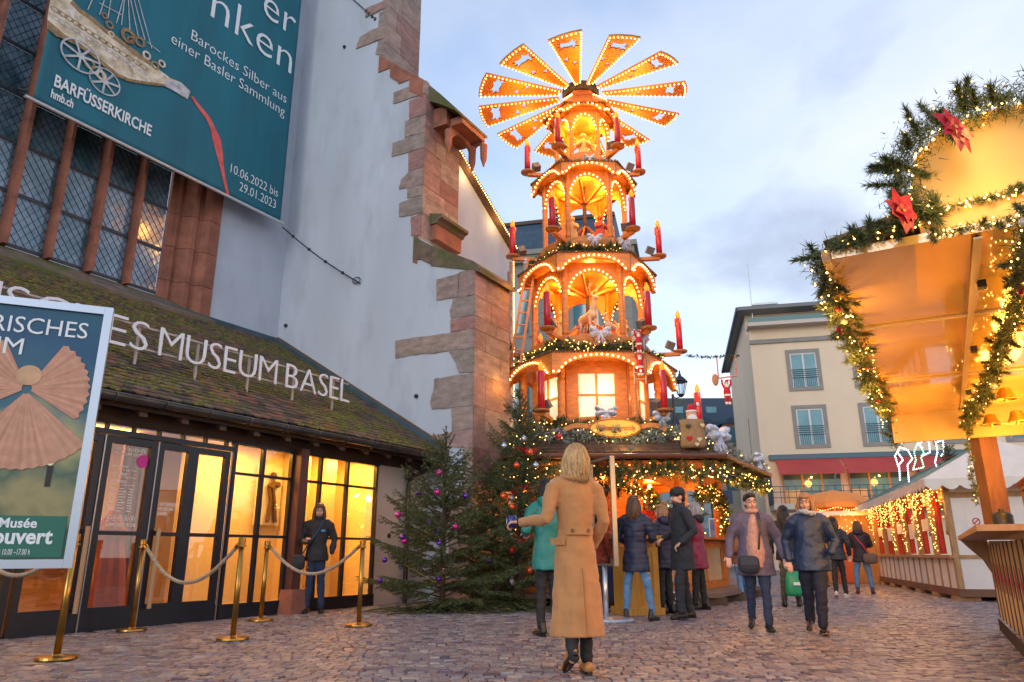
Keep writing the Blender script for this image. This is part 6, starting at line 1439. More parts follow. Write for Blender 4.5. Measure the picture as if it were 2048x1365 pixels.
b = MB(); b.bb(0.15, 0.2, -1.9, -0.1, 3.45, 5.0); b.build('railing_panel', m_slate, bb_)
# grey green building behind the pyramid
K = at(1273, 478, 32.0)
gb = thing('grey_building', 'grey green building with ruled facade joints and dark blue roof', 'building', (K.x, K.y, 0), R(-13.5))
m_gg = mat('facade_grey', (0.25, 0.26, 0.23), 0.8, var=0.08, vscale=0.8)
HZ = K.z
b = MB(); b.bb(-16, -0.4, 0.4, 12, 0, HZ - 0.6); b.build('wall', m_gg, gb)
for k in range(26):
    z = 1.0 + 0.62*k
    if z < HZ - 1.0: b = MB(); b.bb(-16, -0.4, 0.385, 0.399, z, z + 0.05); b.build('facade_joint', m_greyst, gb)
b = MB(); b.bb(-16.2, -0.15, 0.12, 12.2, HZ - 0.6, HZ - 0.25); b.bb(-16.4, 0.0, 0.0, 12.4, HZ - 0.249, HZ); b.build('cornice', m_gg, gb)
b = MB(); b.prism([(0.2, HZ), (2.6, HZ + 2.6), (9.6, HZ + 2.6), (12, HZ)], 0, -16.2, -1.2); b.build('roof', m_slate, gb)
b = MB(); b.bb(-16.2, -1.2, 2.5, 9.7, HZ + 2.6, HZ + 2.8); b.build('ridge_cap', m_brown_roof, gb)
for x in (-3.2, -6.6, -10.0):
    for z in (HZ - 4.2, HZ - 8.2): b = MB(); b.bb(x, x + 1.2, 0.37, 0.384, z, z + 2.2); wq = b.build('window', m_wglass, gb); q = MB(); q.bb(x - .2, x, 0.33, 0.398, z - .2, z + 2.4); q.bb(x + 1.2, x + 1.4, 0.33, 0.398, z - .2, z + 2.4); q.bb(x, x + 1.2, .33, .398, z + 2.2, z + 2.4); q.build('window_frame', m_gg, wq)
# far dark building with mansard roof
K2 = at(1340, 905, 62.0); K3 = at(1500, 905, 62.0)
fb = thing('mansard_building', 'far pale building under a dark blue mansard roof with dormers', 'building', (K2.x, 62, 0), 0)
L_ = K3.x - K2.x; zc = K2.z; zt = at(1400, 845, 62).z; zt2 = at(1400, 780, 62).z
b = MB(); b.bb(-4, L_ + 6, 0, 8, 0, zc); b.build('wall', mat('far_pale', (0.34, 0.33, 0.29), 0.85, var=0.1, vscale=0.6), fb)
b = MB(); b.bb(-4.2, L_ + 6.2, -0.4, 8, zc, zc + 0.45); b.build('cornice', m_gg, fb)
b = MB(); b.prism([(0.0, zc + .45), (1.0, zt + 0.3), (8, zt + .3), (8, zc + .45)], 0, -4, L_ + 6); b.build('mansard', m_slate, fb)
b = MB(); b.prism([(1.0, zt + .3), (4.5, zt2 + .2), (8, zt2 + .2), (8, zt + .3)], 0, -4, L_ + 6); b.build('upper_roof', mat('slate_moss', (0.07, 0.075, 0.05), 0.8, var=0.4, vscale=1.0, dirt=(0.03, 0.05, 0.08), dscale=.2, dlo=.45, dhi=.55), fb)
for x in (0.5, 3.2, 5.4):
    b = MB(); b.bb(x - .75, x + .75, -0.1, 1.5, zc + .6, zc + 2.4); d_ = b.build('dormer', mat('dormer_red', (0.24, 0.15, 0.13), 0.8), fb)
    b = MB(); b.bb(x - .45, x + .45, -0.14, -0.11, zc + .8, zc + 2.1); b.build('dormer_window', m_wglass, d_)
    b = MB(); b.prism([(x - .95, zc + 2.4), (x + .95, zc + 2.4), (x, zc + 3.0)], 1, -0.25, 1.6); b.build('dormer_roof', m_slate, d_)
for x in (1.0, 4.0): b = MB(); b.bb(x, x + 0.9, 2.2, 2.6, zt + 1.0, zt + 1.8); b.build('skylight', m_curtg, fb)
for k in range(10): b = MB(); b.bb(-3 + 1.9*k, -2 + 1.9*k, -0.05, 0.0, zc - 3.2, zc - 1.2); b.build('window', m_wglass, fb)
# pale low house at the end of the lane with blue cloth
K4 = at(1418, 975, 40)
lh = thing('pale_house', 'pale narrow house front at end of lane behind the hut', 'building', (K4.x - 3.5, 44, 0))
b = MB(); b.bb(0, 5.2, 0, 5, 0, 4.6); b.build('wall', mat('pale_blue', (0.36, 0.46, 0.52), 0.8, var=0.15, vscale=.6), lh); b = MB(); b.bb(3.0, 4.6, -0.05, 0, 0.1, 2.3); b.build('shop_window', m_wglass, lh)
b = MB(); b.bb(0.3, 5.0, -0.06, 0.0, 2.7, 3.0); b.build('shop_sign', m_curtg, lh)
b = MB(); c0, c1 = at(1424, 982, 22), at(1466, 1008, 22); b.bb(c0.x, c1.x, 21.98, 22.0, c1.z, c0.z); o = b.build('blue_banner', mat('cloth_blue', (0.012, 0.06, 0.17), 0.7)); tag(o, 'dark blue cloth banner hung behind the hut', 'banner')
b = MB(); b.tube([(0, 0, 0), (0, 0, 2.6)], .03, 8); o = b.build('banner_pole', m_dark); tag(o, 'thin dark pole holding the blue cloth banner', 'pole'); o.location = (c0.x - .04, 22, 0)
# street lantern beyond the pyramid
lq = at(1362, 790, 24.0); sl2 = thing('street_lantern', 'old black street lantern on a tall post behind the pyramid', 'street lamp', (lq.x - 0.28, 24, 0))
b = MB(); b.lathe([(.10, 0), (.09, .5), (.055, .7), (.045, lq.z), (.03, lq.z + .02)], seg=12); b.build('post', m_dark, sl2)
b = MB(); b.tube([(0, 0, lq.z - .05), (.12, 0, lq.z - .12), (.28, 0, lq.z - .05)], .018, 6); b.build('bracket', m_dark, sl2)
b = MB(); b.lathe([(.05, -.08), (.12, 0), (.12, .02)], (.28, 0, lq.z), 6); b.lathe([(.24, .42), (.27, .45), (.16, .58), (.05, .66), (.05, .72), (.02, .74), (.03, .80), (.005, .86)], (.28, 0, lq.z), 6)
for k in range(6): a = R(60*k); b.beam((.28 + .12*math.cos(a), .12*math.sin(a), lq.z + .02), (.28 + .22*math.cos(a), .22*math.sin(a), lq.z + .42), .016, .016)
b.build('lantern_frame', m_dark, sl2); b = MB(); b.lathe([(.11, .02), (.21, .42)], (.28, 0, lq.z), 6, cap=False); b.build('lantern_glass', glass_mat('lantern_glass', (0.9, 0.92, 0.95)), sl2)
# cable with a Santa on a swing
ca, cbb = at(1372, 712, 16.5), at(1480, 712, 17.1)
garland([ca.lerp(cbb, i/8) + Vector((0, 0, -0.03*math.sin(math.pi*i/8))) for i in range(9)], 0.03, 'thin garlanded cable with a Santa swing beside the pyramid', None, 500, 0.05, 0.016, 0, name='garland_cable')
sw = thing('santa_swing', 'Santa doll hanging from a candy striped swing', 'decoration', at(1447, 765, 16.9)); swm = MB(); TL = [at(1433, 712, 16.9) - sw.location, at(1470, 712, 16.9) - sw.location, at(1437, 757, 16.9) - sw.location, at(1474, 752, 16.9) - sw.location]
b = MB(); b.tube([TL[0], TL[2]], .016, 6); b.tube([TL[1], TL[3]], .016, 6); b.tube([TL[2], TL[3]], .018, 6); b.build('swing', mat('candy_stripe', (0.62, 0.22, 0.2), 0.5, var=0.5, vscale=20), sw)
santa(sw, (0.06, -0.02, -0.06), 0.52, 'hang')
b = MB(); b.ball((-.19, 0, 0.06), .10, 10, 8, (.8, .5, 1.5)); b.build('gift_bag', mat('gift_orange', (0.42, 0.2, 0.1), 0.7), sw)
# ------------------------------------------------------------------ stanchions and ropes
m_brass = mat('brass', (0.42, 0.24, 0.06), 0.28, metal=0.95, var=0.3, vscale=6)
m_rope = mat('rope', (0.42, 0.33, 0.24), 0.9, var=0.3, vscale=25)
b = MB(); b.lathe([(.165, 0), (.17, .012), (.165, .030), (.05, .036), (.034, .05)], seg=28); st_base = b.mesh('base', m_brass, False)
b = MB(); b.lathe([(.030, .03), (.030, 1.0)], seg=16); st_pole = b.mesh('pole', m_brass, True)
b = MB(); b.lathe([(.030, .965), (.048, .97), (.048, .985), (.032, .99), (.032, 1.005), (.040, 1.01), (.040, 1.06), (.034, 1.07)], seg=16); st_cap = b.mesh('cap', m_brass)
ST = [gnd(112, 1320), gnd(263, 1263), gnd(465, 1281), gnd(521, 1243), gnd(717, 1253), gnd(-90, 1290)]
SLAB = ['brass stanchion standing just behind the framed poster sign', 'brass stanchion in front of the glass museum doors', 'brass stanchion out on the cobbles with rope to the door one', 'brass stanchion beside the sandstone post foot', 'brass stanchion beside the purple decorated fir tree', 'brass stanchion hidden beside the framed poster sign']
for p, lb in zip(ST, SLAB):
    t = thing('stanchion', lb, 'stanchion', p, rnd.uniform(0, 6), 'brass stanchions before the museum'); link('base', st_base, t); link('pole', st_pole, t); link('cap', st_cap, t)
def rope_between(a, c, sag, lab):
    A, C_ = a + Vector((0, 0, .99)), c + Vector((0, 0, .99)); d = (C_ - A).normalized(); A += d*0.05; C_ -= d*0.05; n = 40
    P = []
    for i in range(n + 1):
        t_ = i/n; s_ = 1 - (2*t_ - 1)**2; P.append(A.lerp(C_, t_) + Vector((0, 0, -sag*s_**1.1)))
    t = thing('barrier_rope', lab, 'rope', A, 0, 'ropes between the stanchions'); P = [p - A for p in P]; m_ = MB(); rows = 150
    for strand in range(3):
        q = []
        for i in range(rows + 1):
            f = i/rows*n; k = min(n - 1, int(f)); p = P[k].lerp(P[k+1], f - k); ph = i*0.55 + strand*2.094
            tdir = (P[k+1] - P[k]).normalized(); x = tdir.cross(Vector((0, 0, 1))).normalized(); z = x.cross(tdir); q.append(p + x*0.011*math.cos(ph) + z*0.011*math.sin(ph))
        m_.tube(q, 0.013, 5)
    m_.build('strands', m_rope, t, True, kind='stuff')
    e = MB()
    for p, q in ((P[0], P[1]), (P[-1], P[-2])): e.tube([p, p.lerp(q, .9)], .027, 8)
    e.build('ferrule', m_brass, t)
rope_between(ST[5], ST[0], 0.30, 'natural rope sagging behind the framed poster sign'); rope_between(ST[1], ST[2], 0.42, 'natural rope sagging before the glass museum doors'); rope_between(ST[3], ST[4], 0.36, 'natural rope sagging in front of the museum attendant')
# ------------------------------------------------------------------ framed poster stand at the left
m_alu = mat('aluminium', (0.55, 0.60, 0.68), 0.28, metal=0.75)
A_, B_ = at(228, 620, 5.0), at(0, 592, 4.72)
bd = Vector((A_.x - B_.x, A_.y - B_.y, 0)).normalized(); bz0, bz1 = 0.80, 2.60; bw = 1.28
p0 = Vector((A_.x, A_.y, 0)) - bd*bw/2
ps = thing('poster_stand', 'framed museum poster on a stand with folded paper angel', 'poster stand', p0, math.atan2(bd.y, bd.x)); hw = bw/2
def pbox(nm, m, *a): q = MB(); q.bb(*a); return q.build(nm, m, ps)
pbox('frame_bar', m_alu, hw - 0.055, hw, -0.03, 0.03, bz0, bz1); pbox('frame_bar', m_alu, -hw, -hw + .055, -0.03, 0.03, bz0, bz1); pbox('frame_bar', m_alu, -hw + .056, hw - .056, -0.03, 0.03, bz1 - .055, bz1); pbox('frame_bar', m_alu, -hw + .056, hw - .056, -.03, .03, bz0, bz0 + .055)
m_post = bpy.data.materials.new('poster_print'); m_post.use_nodes = True
N = m_post.node_tree.nodes; L = m_post.node_tree.links; pb = N['Principled BSDF']; pb.inputs['Roughness'].default_value = 0.25
tcn = N.new('ShaderNodeTexCoord'); nzz = N.new('ShaderNodeTexNoise'); nzz.inputs['Scale'].default_value = 2.3; nzz.inputs['Detail'].default_value = 3; L.new(tcn.outputs['Object'], nzz.inputs['Vector'])
spx = N.new('ShaderNodeSeparateXYZ'); L.new(tcn.outputs['Object'], spx.inputs[0])
mr_ = N.new('ShaderNodeMapRange'); mr_.inputs[1].default_value = bz0; mr_.inputs[2].default_value = bz1; L.new(spx.outputs[2], mr_.inputs[0])
ad = N.new('ShaderNodeMath'); ad.operation = 'MULTIPLY_ADD'; ad.inputs[1].default_value = 0.5; L.new(nzz.outputs[0], ad.inputs[0]); L.new(mr_.outputs[0], ad.inputs[2])
rp = N.new('ShaderNodeValToRGB'); e = rp.color_ramp.elements
cols = [(0.0, (0.02, 0.10, 0.06)), (0.42, (0.03, 0.08, 0.05)), (0.52, (0.30, 0.26, 0.12)), (0.60, (0.06, 0.12, 0.08)), (0.72, (0.40, 0.36, 0.16)), (0.85, (0.03, 0.12, 0.17)), (1.1, (0.008, 0.07, 0.16)), (1.3, (0.01, 0.09, 0.15))]
while len(e) < len(cols): e.new(0.5)
for i, (p, c) in enumerate(cols): e[i].position = p/1.4; e[i].color = (*c, 1)
dv = N.new('ShaderNodeMath'); dv.operation = 'DIVIDE'; dv.inputs[1].default_value = 1.4; L.new(ad.outputs[0], dv.inputs[0]); L.new(dv.outputs[0], rp.inputs[0]); L.new(rp.outputs[0], pb.inputs['Base Color'])
pbox('poster', m_post, -hw + .056, hw - .056, -0.008, 0.02, bz0 + .056, bz1 - .056)
pbox('green_panel', mat('print_green', (0.02, 0.14, 0.10), 0.4), -hw + .058, hw - .075, -0.012, -0.009, bz0 + .07, bz0 + .33)
def ptext(t, x, z, size, fit=None, bold=0.0, al='LEFT'):
    o = link('lettering', text_mesh(t, size, 0.002, bold, al, fit=fit), ps); o.data.materials.append(m_white); o.location = (x, -0.0145, z); o.rotation_euler = (R(90), 0, 0)
ptext('HISTORISCHES', -hw + .10, bz1 - .245, 0.165, 1.03, 0.0); ptext('MUSEUM', -hw + .10, bz1 - .40, 0.165, 0.66, 0.0)
ptext('Musée', 0.185, bz0 + .255, 0.085, 0.21, 0.002); ptext('ouvert', 0.165, bz0 + .155, 0.135, 0.335, 0.004); ptext('Ma–Di 10.00 –17.00 h', 0.155, bz0 + .085, 0.052, 0.23, 0.0)
# folded paper angel printed on the poster: ball head, two fan wings, pleated skirt
m_fold = mat('paper_fold', (0.62, 0.30, 0.20), 0.6, tint=[(0.52, 0.24, 0.16), (0.68, 0.40, 0.28), (0.58, 0.30, 0.20)], var=0.25, vscale=18)
m_fold2 = mat('paper_head', (0.55, 0.34, 0.20), 0.6, var=0.2, vscale=9)
ax, az = 0.20, bz0 + 1.17
def fan(c, a0, a1, r0, r1, n, nm, zig=0.05):
    b = MB()
    for i in range(n):
        t0, t1 = a0 + (a1 - a0)*i/n, a0 + (a1 - a0)*(i+1)/n; b.tint = (i % 2)*0.75 + rnd.uniform(0, .25); ra, rb = r1*(1 + zig*(i % 2)), r1*(1 + zig*((i+1) % 2))
        b.prism([(c[0] + r0*math.cos(t0), c[1] + r0*math.sin(t0)), (c[0] + ra*math.cos(t0), c[1] + ra*math.sin(t0)), (c[0] + rb*math.cos(t1), c[1] + rb*math.sin(t1)), (c[0] + r0*math.cos(t1), c[1] + r0*math.sin(t1))], 1, -0.0145, -0.0095)
    b.build(nm, m_fold, ps)
fan((ax, az), R(-32), R(62), 0.03, 0.36, 22, 'printed_wing'); fan((ax, az), R(118), R(212), 0.03, 0.36, 22, 'printed_wing'); fan((ax, az - .02), R(-128), R(-40), 0.02, 0.52, 26, 'printed_skirt', 0.02)
b = MB(); b.prism([(ax + .075*math.cos(i*math.pi/12), az + .09 + .07*math.sin(i*math.pi/12)) for i in range(24)], 1, -0.0175, -0.0155); b.build('printed_head', m_fold2, ps)
b = MB(); b.bb(0.40, 0.432, -0.0135, -0.0095, bz0 + .52, bz0 + .66); b.build('printed_candle', mat('print_dark', (0.02, 0.02, 0.02), 0.5), ps)
b = MB(); b.prism([(0.395, bz0 + .665), (.418, bz0 + .655), (.44, bz0 + .68), (.425, bz0 + .74), (.415, bz0 + .77)], 1, -0.0135, -0.0095); b.build('printed_flame', mat('print_flame', (0.85, 0.75, 0.4), 0.5), ps)
b = MB(); b.tube([(0, 0.05, .03), (0, 0.05, bz0 + .3)], .03, 12); b.build('pole', m_alu, ps); b = MB(); b.lathe([(.34, 0), (.34, .025), (.05, .05)], (0, .05, 0), 28); b.build('base', m_alu, ps)
# empty glass sign stand behind the woman in the camel coat
g1 = gnd(1213, 1243); gs = thing('glass_sign_stand', 'clear framed sign on pole with round grey base by counter table', 'sign stand', g1, R(-70))
zf0, zf1 = 0.72, 2.20
for (x0, x1, z0, z1) in ((-.36, -.33, zf0, zf1), (.33, .36, zf0, zf1), (-.329, .329, zf1 - .03, zf1), (-.329, .329, zf0, zf0 + .03)): b = MB(); b.bb(x0, x1, -.035, .035, z0, z1); b.build('frame_bar', mat('grey_alu', (0.30, 0.31, 0.33), .35, metal=.7), gs)
b = MB(); b.bb(-.33, .33, -.004, .004, zf0 + .03, zf1 - .03); b.build('pane', glass_mat('sign_glass', (0.75, 0.68, 0.62), 0.03, 0.14), gs)
b = MB(); b.tube([(0, 0, .04), (0, 0, zf0)], .035, 12); b.build('pole', m_alu, gs, True); b = MB(); b.lathe([(.38, 0), (.385, .02), (.36, .045), (.05, .07)], seg=30); b.build('base', m_alu, gs)
# ------------------------------------------------------------------ fir trees with baubles, branches on the ground
m_mag = mat('bauble_magenta', (0.50, 0.02, 0.28), 0.18, metal=0.45, spec=0.8); m_vio = mat('bauble_violet', (0.10, 0.02, 0.34), 0.18, metal=0.45, spec=0.8); m_ora = mat('bauble_orange', (0.72, 0.09, 0.02), 0.2, metal=0.3, spec=0.8); m_sil = mat('bauble_silver', (0.45, 0.52, 0.66), 0.2, metal=0.7)
TA = gnd(884, 1222); TA = Vector((TA.x, TA.y, 0)); TBb = gnd(1042, 1218); YA, YB = TA.y, TBb.y
ha = at(893, 852, YA).z; hb_ = at(1072, 755, YB).z
fir_tree('fir_tree', 'sparse fir tree with purple and magenta baubles before the buttress', TA, ha, 1.32, 21, 20, 0.86, 'decorated fir trees', 0.12)
fir_tree('fir_tree', 'dense fir tree with orange baubles and red tinsel beside the hut', TBb, hb_, 1.12, 44, 28, 1.0, 'decorated fir trees', 0.12)
fir_tree('fir_tree', 'slim undecorated fir tree standing between the two decorated ones', gnd(985, 1212), at(968, 930, gnd(985, 1212).y).z, 0.75, 71, 10, 0.95, 'decorated fir trees', 0.14)
def hang(px, py, Y, r, m, lab, grp): bauble(at(px, py, Y), r, m, lab, grp)
for px, py in ((879, 946), (875, 985), (911, 1054), (808, 1082), (887, 1145), (796, 1030)): hang(px, py, YA - 0.45, .052, m_mag, 'magenta bauble on the sparse fir tree', 'magenta baubles on the sparse fir')
for px, py in ((838, 985), (931, 992), (877, 1062), (879, 1087), (769, 1120), (760, 1161), (805, 1074), (878, 1158), (860, 1045)): hang(px, py, YA - 0.5, .046, m_vio, 'violet bauble on the sparse fir tree', 'violet baubles on the sparse fir')
hang(978, 1121, YB - .6, .046, m_vio, 'lone violet bauble on the dense fir tree', None)
for px, py in ((1033, 931), (1007, 992), (1024, 1014), (979, 1067), (1059, 1141), (1060, 905), (1030, 1093)): hang(px, py, YB - .55, .055, m_ora, 'orange bauble on the dense fir tree', 'orange baubles on the dense fir')
for px, py in ((1008, 892), (1071, 931), (1048, 878)): hang(px, py, YB - .5, .055, m_sil, 'silver blue bauble on the dense fir tree', 'silver baubles on the dense fir')
for px, py in ((1118, 873), (1062, 982), (1046, 1047), (1024, 1100)): hang(px, py, YB - .5, .055, m_redb, 'red bauble on the dense fir tree', 'red baubles on the dense fir')
m_tins = mat('tinsel_red', (0.55, 0.01, 0.02), 0.3, metal=0.4, tint=[(0.3, 0.0, 0.01), (0.7, 0.02, 0.03)])
for i, (pts, lb) in enumerate((([(1022, 985), (1050, 975), (1085, 980)], 'red tinsel draped across middle of the dense fir tree'), ([(1030, 895), (1055, 905), (1075, 900)], 'red tinsel draped near top of the dense fir tree'), ([(1015, 1075), (1040, 1085), (1075, 1072)], 'red tinsel draped low on the dense fir tree'))):
    garland([at(x, y, YB - .45) for x, y in pts], 0.05, lb, 'tinsel on the dense fir', 1200, 0.045, 0.012, 0, m=m_tins, name='tinsel')
m_gt = mat('bead_gold', (0.7, 0.5, 0.15), 0.25, metal=0.8)
for pts, lb in (([(845, 1062), (880, 1078), (925, 1035)], 'string of gold beads across middle of the sparse fir'), ([(875, 985), (905, 990), (940, 975)], 'string of gold beads near top of the sparse fir'), ([(810, 1130), (870, 1165), (930, 1135)], 'string of gold beads low on the sparse fir')):
    b = MB()
    for p in along([at(x, y, YA - .35) for x, y in pts], 0.03): b.ball(p, .011, 5, 4)
    o = b.build('bead_string', m_gt, kind=None); tag(o, lb, 'bead string', 'bead strings on the sparse fir')
bulbs([at(rnd.uniform(1015, 1085), rnd.uniform(830, 1090), YB - rnd.uniform(.1, .5)) for i in range(34)], .008, 'fir_lights', [o for o in COL.objects if o.get('label', '').startswith('dense fir tree with orange')][0])
fl = COL.objects['fir_lights']; fl.matrix_parent_inverse = fl.parent.matrix_basis.inverted()
# cut branches heaped round the tree feet
P = []; D = []
r6 = random.Random(9)
cA, cB = TA + Vector((0.0, -0.15, 0)), TBb + Vector((-0.1, -0.15, 0)); brm = MB()
for i in range(620):
    c = cA.lerp(cB, r6.uniform(-0.25, 1.08)); a = r6.uniform(0, 6.28); rr_ = abs(r6.gauss(0, 0.38)); h = max(0.02, 0.24*math.exp(-rr_*2.0)*r6.random())
    p = c + Vector((math.cos(a)*rr_*1.2, math.sin(a)*rr_*0.8, h)); d = Vector((math.cos(a + r6.uniform(-.6, .6)), math.sin(a + r6.uniform(-.6, .6)), r6.uniform(-.15, .12))).normalized(); l_ = r6.uniform(.15, .4); q = p + d*l_; q.z = max(.015, q.z - .05)
    brm.tube([p, q], [.006, .003], 4, cap=False); sd_ = d.cross(Vector((0, 0, 1)))
    for j in range(int(l_*260)):
        t_ = r6.random(); pp_ = p.lerp(q, t_); s_ = r6.choice((-1, 1)); P.append(tuple(pp_ + sd_*s_*r6.uniform(0, .07)*(1.1 - t_))); D.append((d.x*.8 + sd_.x*s_*r6.uniform(.4, 1), d.y*.8 + sd_.y*s_*r6.uniform(.4, 1), r6.uniform(-.1, .35)))
V, F = needle_arrays(np.array(P), np.array(D), 0.034, 0.010); o = link('fir_branches', tri_mesh('fir_branches', V, F, m_fir, npr.uniform(0, 1, len(P)))); o['kind'] = 'stuff'; tag(o, 'heap of cut fir branches laid round the tree feet', 'branches')
o2 = brm.build('branch_wood', m_bark, o, kind='stuff')
# ------------------------------------------------------------------ standing tables, poster board, bags on the square
tp = gnd(1283, 1232); tb = thing('standing_table', 'yellow wooden standing table with panelled box foot', 'standing table', tp + Vector((0.0, 0.35, 0)), R(12))
m_yel = mat('yellow_wood', (0.55, 0.28, 0.05), 0.45, var=0.25, vscale=3, stretch=(5, 5, 1))
b = MB(); b.bb(-.27, .27, -.27, .27, 0.10, .98); b.build('box', m_yel, tb); b = MB(); b.bb(-.32, .32, -.32, .32, 0, .10); b.build('plinth', m_yel, tb); b = MB(); b.bb(-.40, .40, -.40, .40, 1.10, 1.15); b.build('top', m_yel, tb)
for x in (-.22, .22):
    for y in (-.22, .22): b = MB(); b.bb(x - .03, x + .03, y - .03, y + .03, .98, 1.10); b.build('spacer', m_yel, tb)
for x in (-.22, 0, .2): b = MB(); b.bb(x - .03, x + .03, -.285, -.271, .15, .92); b.build('moulding', m_yel, tb)
bp_ = gnd(1447, 1150); pbd = thing('poster_board', 'blue advertising poster in frame on a grey weighted foot', 'poster board', (at(1447, 1150, 20).x, 20, 0), R(5))
zz0, zz1 = at(1447, 1133, 20).z, at(1447, 1037, 20).z
b = MB(); b.bb(-.30, .30, -.02, .02, zz0, zz1); b.build('frame', m_alu, pbd); b = MB(); b.bb(-.27, .27, -.025, -.0205, zz0 + .03, zz1 - .03); b.build('poster', mat('poster_blue', (0.02, 0.09, 0.30), 0.4, var=0.6, vscale=3, col2=(0.25, 0.35, 0.5)), pbd)
b = MB(); b.bb(-.24, .1, -.03, -.0255, zz0 + .1, zz0 + .36); b.build('poster_patch', mat('poster_red', (0.45, 0.03, 0.04), 0.5), pbd); b = MB(); b.bb(-.25, .2, -.03, -.0255, zz0 + .55, zz0 + .60); b.bb(-.25, .15, -.03, -.0255, zz0 + .46, zz0 + .50); b.build('poster_line', mat('poster_yellow', (0.6, 0.5, 0.1), 0.5), pbd)
b = MB(); b.tube([(0, 0, .2), (0, 0, zz0)], .03, 8); b.build('pole', m_alu, pbd); b = MB(); b.lathe([(.42, 0), (.42, .12), (.30, .26), (.05, .30)], seg=20); b.build('foot', mat('concrete', (0.22, 0.20, 0.20), 0.9, var=.2, vscale=5), pbd)
wb = thing('wheelie_bin', 'dark blue wheelie bin beside the standing table', 'bin', gnd(1242, 1218) + Vector((0, .35, 0)), R(8))
b = MB(); b.box((0, 0, .5), (.46, .5, .84), taper=1.18); b.build('body', mat('bin_blue', (0.012, 0.03, 0.09), 0.5), wb); b = MB(); b.box((0, 0, .96), (.60, .66, .07)); b.build('lid', mat('bin_blue', (0, 0, 0)), wb)
for sx in (-.24, .24): b = MB(); b.tube([(sx - .03, -.24, .11), (sx + .03, -.24, .11)], .11, 18); b.build('wheel', mat('rubber', (0.012, 0.012, 0.014), 0.8), wb)
# ------------------------------------------------------------------ people (local frame: facing -y, metres for a 1.70 m figure)
SKIN = mat('skin', (0.62, 0.36, 0.27), 0.5, var=0.10, vscale=20, spec=0.4); LIPS = mat('lips', (0.42, 0.12, 0.11), 0.5); EYEW = mat('eye_white', (0.7, 0.68, 0.66), 0.3); EYED = mat('eye_dark', (0.02, 0.015, 0.015), 0.2); GLS = mat('spectacle_frame', (0.03, 0.025, 0.025), 0.4)
def cloth(name, c, rough=0.8, var=0.18, bump=0.25, bscale=60, sheen=0.0, vscale=6): return mat('cloth_' + name, c, rough, var=var, vscale=vscale, bump=bump, bscale=bscale, sheen=sheen)
JOINT = dict(hipz=.90, shz=1.405, shx=.168, headz=1.585)
def hand_geo(mb, wrist, d, side, curl=0.5, fr=0.0085):
    """palm, four bent fingers and a thumb from the side of the palm; d = pointing direction"""
    d = Vector(d).normalized(); a = Vector((0, 0, 1)) if abs(d.z) < 0.8 else Vector((0, -1, 0)); across = d.cross(a).normalized(); nrm = across.cross(d).normalized()
    palm = wrist + d*0.05; mb.tube([wrist - d*.02, wrist + d*.03, wrist + d*.09], [.021, .032, .031], 10, ry=[.017, .013, .011], refv=across)
    
    for i, (o_, l_) in enumerate(((-.029, .068), (-.0095, .078), (.0100, .073), (.028, .057))):
        b0 = wrist + d*.085 + across*o_; k1 = b0 + (d*math.cos(curl*.6) - nrm*math.sin(curl*.6))*l_*.48; k2 = k1 + (d*math.cos(curl*1.5) - nrm*math.sin(curl*1.5))*l_*.32; k3 = k2 + (d*math.cos(curl*2.1) - nrm*math.sin(curl*2.1))*l_*.25
        limb(mb, [b0 - d*.02, b0, k1, k2, k3], [fr, fr, fr*.97, fr*.9, fr*.78], 8)
    t0 = wrist + d*.025 - across*side*.03; t1 = t0 + (d*.7 - across*side*.7).normalized()*.035; t2 = t1 + (d*.9 - across*side*.2 - nrm*curl*.5).normalized()*.032
    limb(mb, [t0 + across*side*.01, t1, t2], [.0125, .0115, .0095], 8)
STRAND = {}
def strands(hair_o, ln, n, m, seed, face=True, amp=.010):
    r7 = random.Random(seed); sb = MB(); lo, hi = (R(-42), R(222)) if face else (R(-80), R(260))
    for i in range(n):
        a = r7.uniform(lo, hi); e_ = r7.uniform(.15, 1.45); d = Vector((math.cos(a)*math.cos(e_), math.sin(a)*math.cos(e_), math.sin(e_))); p0 = Vector((d.x*.089, .026 + d.y*.101, .045 + d.z*.098))
        o_ = Vector((math.cos(a), math.sin(a), 0)); zend = -ln*r7.uniform(.72, 1.08); pts = []; ph = r7.uniform(0, 6.28); wv = r7.uniform(.5, 1.2)*amp; ns = 8; sd_ = Vector((-o_.y, o_.x, 0))
        for j in range(ns):
            f = j/(ns - 1); z = p0.z + (zend - p0.z)*f; rad = Vector((.093*o_.x, .028 + .105*o_.y, 0)) + o_*(.008*math.sin(f*3.1) + .006*f); c = Vector((p0.x, p0.y, 0)).lerp(rad, min(1.0, f*2.2)**.6); pts.append(Vector((c.x, c.y, z)) + sd_*wv*math.sin(f*11 + ph)*f*1.3 + o_*wv*.8*math.cos(f*11 + ph)*f)
        sb.tint = r7.random(); sb.tube(pts, [.003] + [.0058]*(ns - 3) + [.0045, .001], 4)
    return sb.build('hair_strands', m, hair_o, True, kind='stuff')
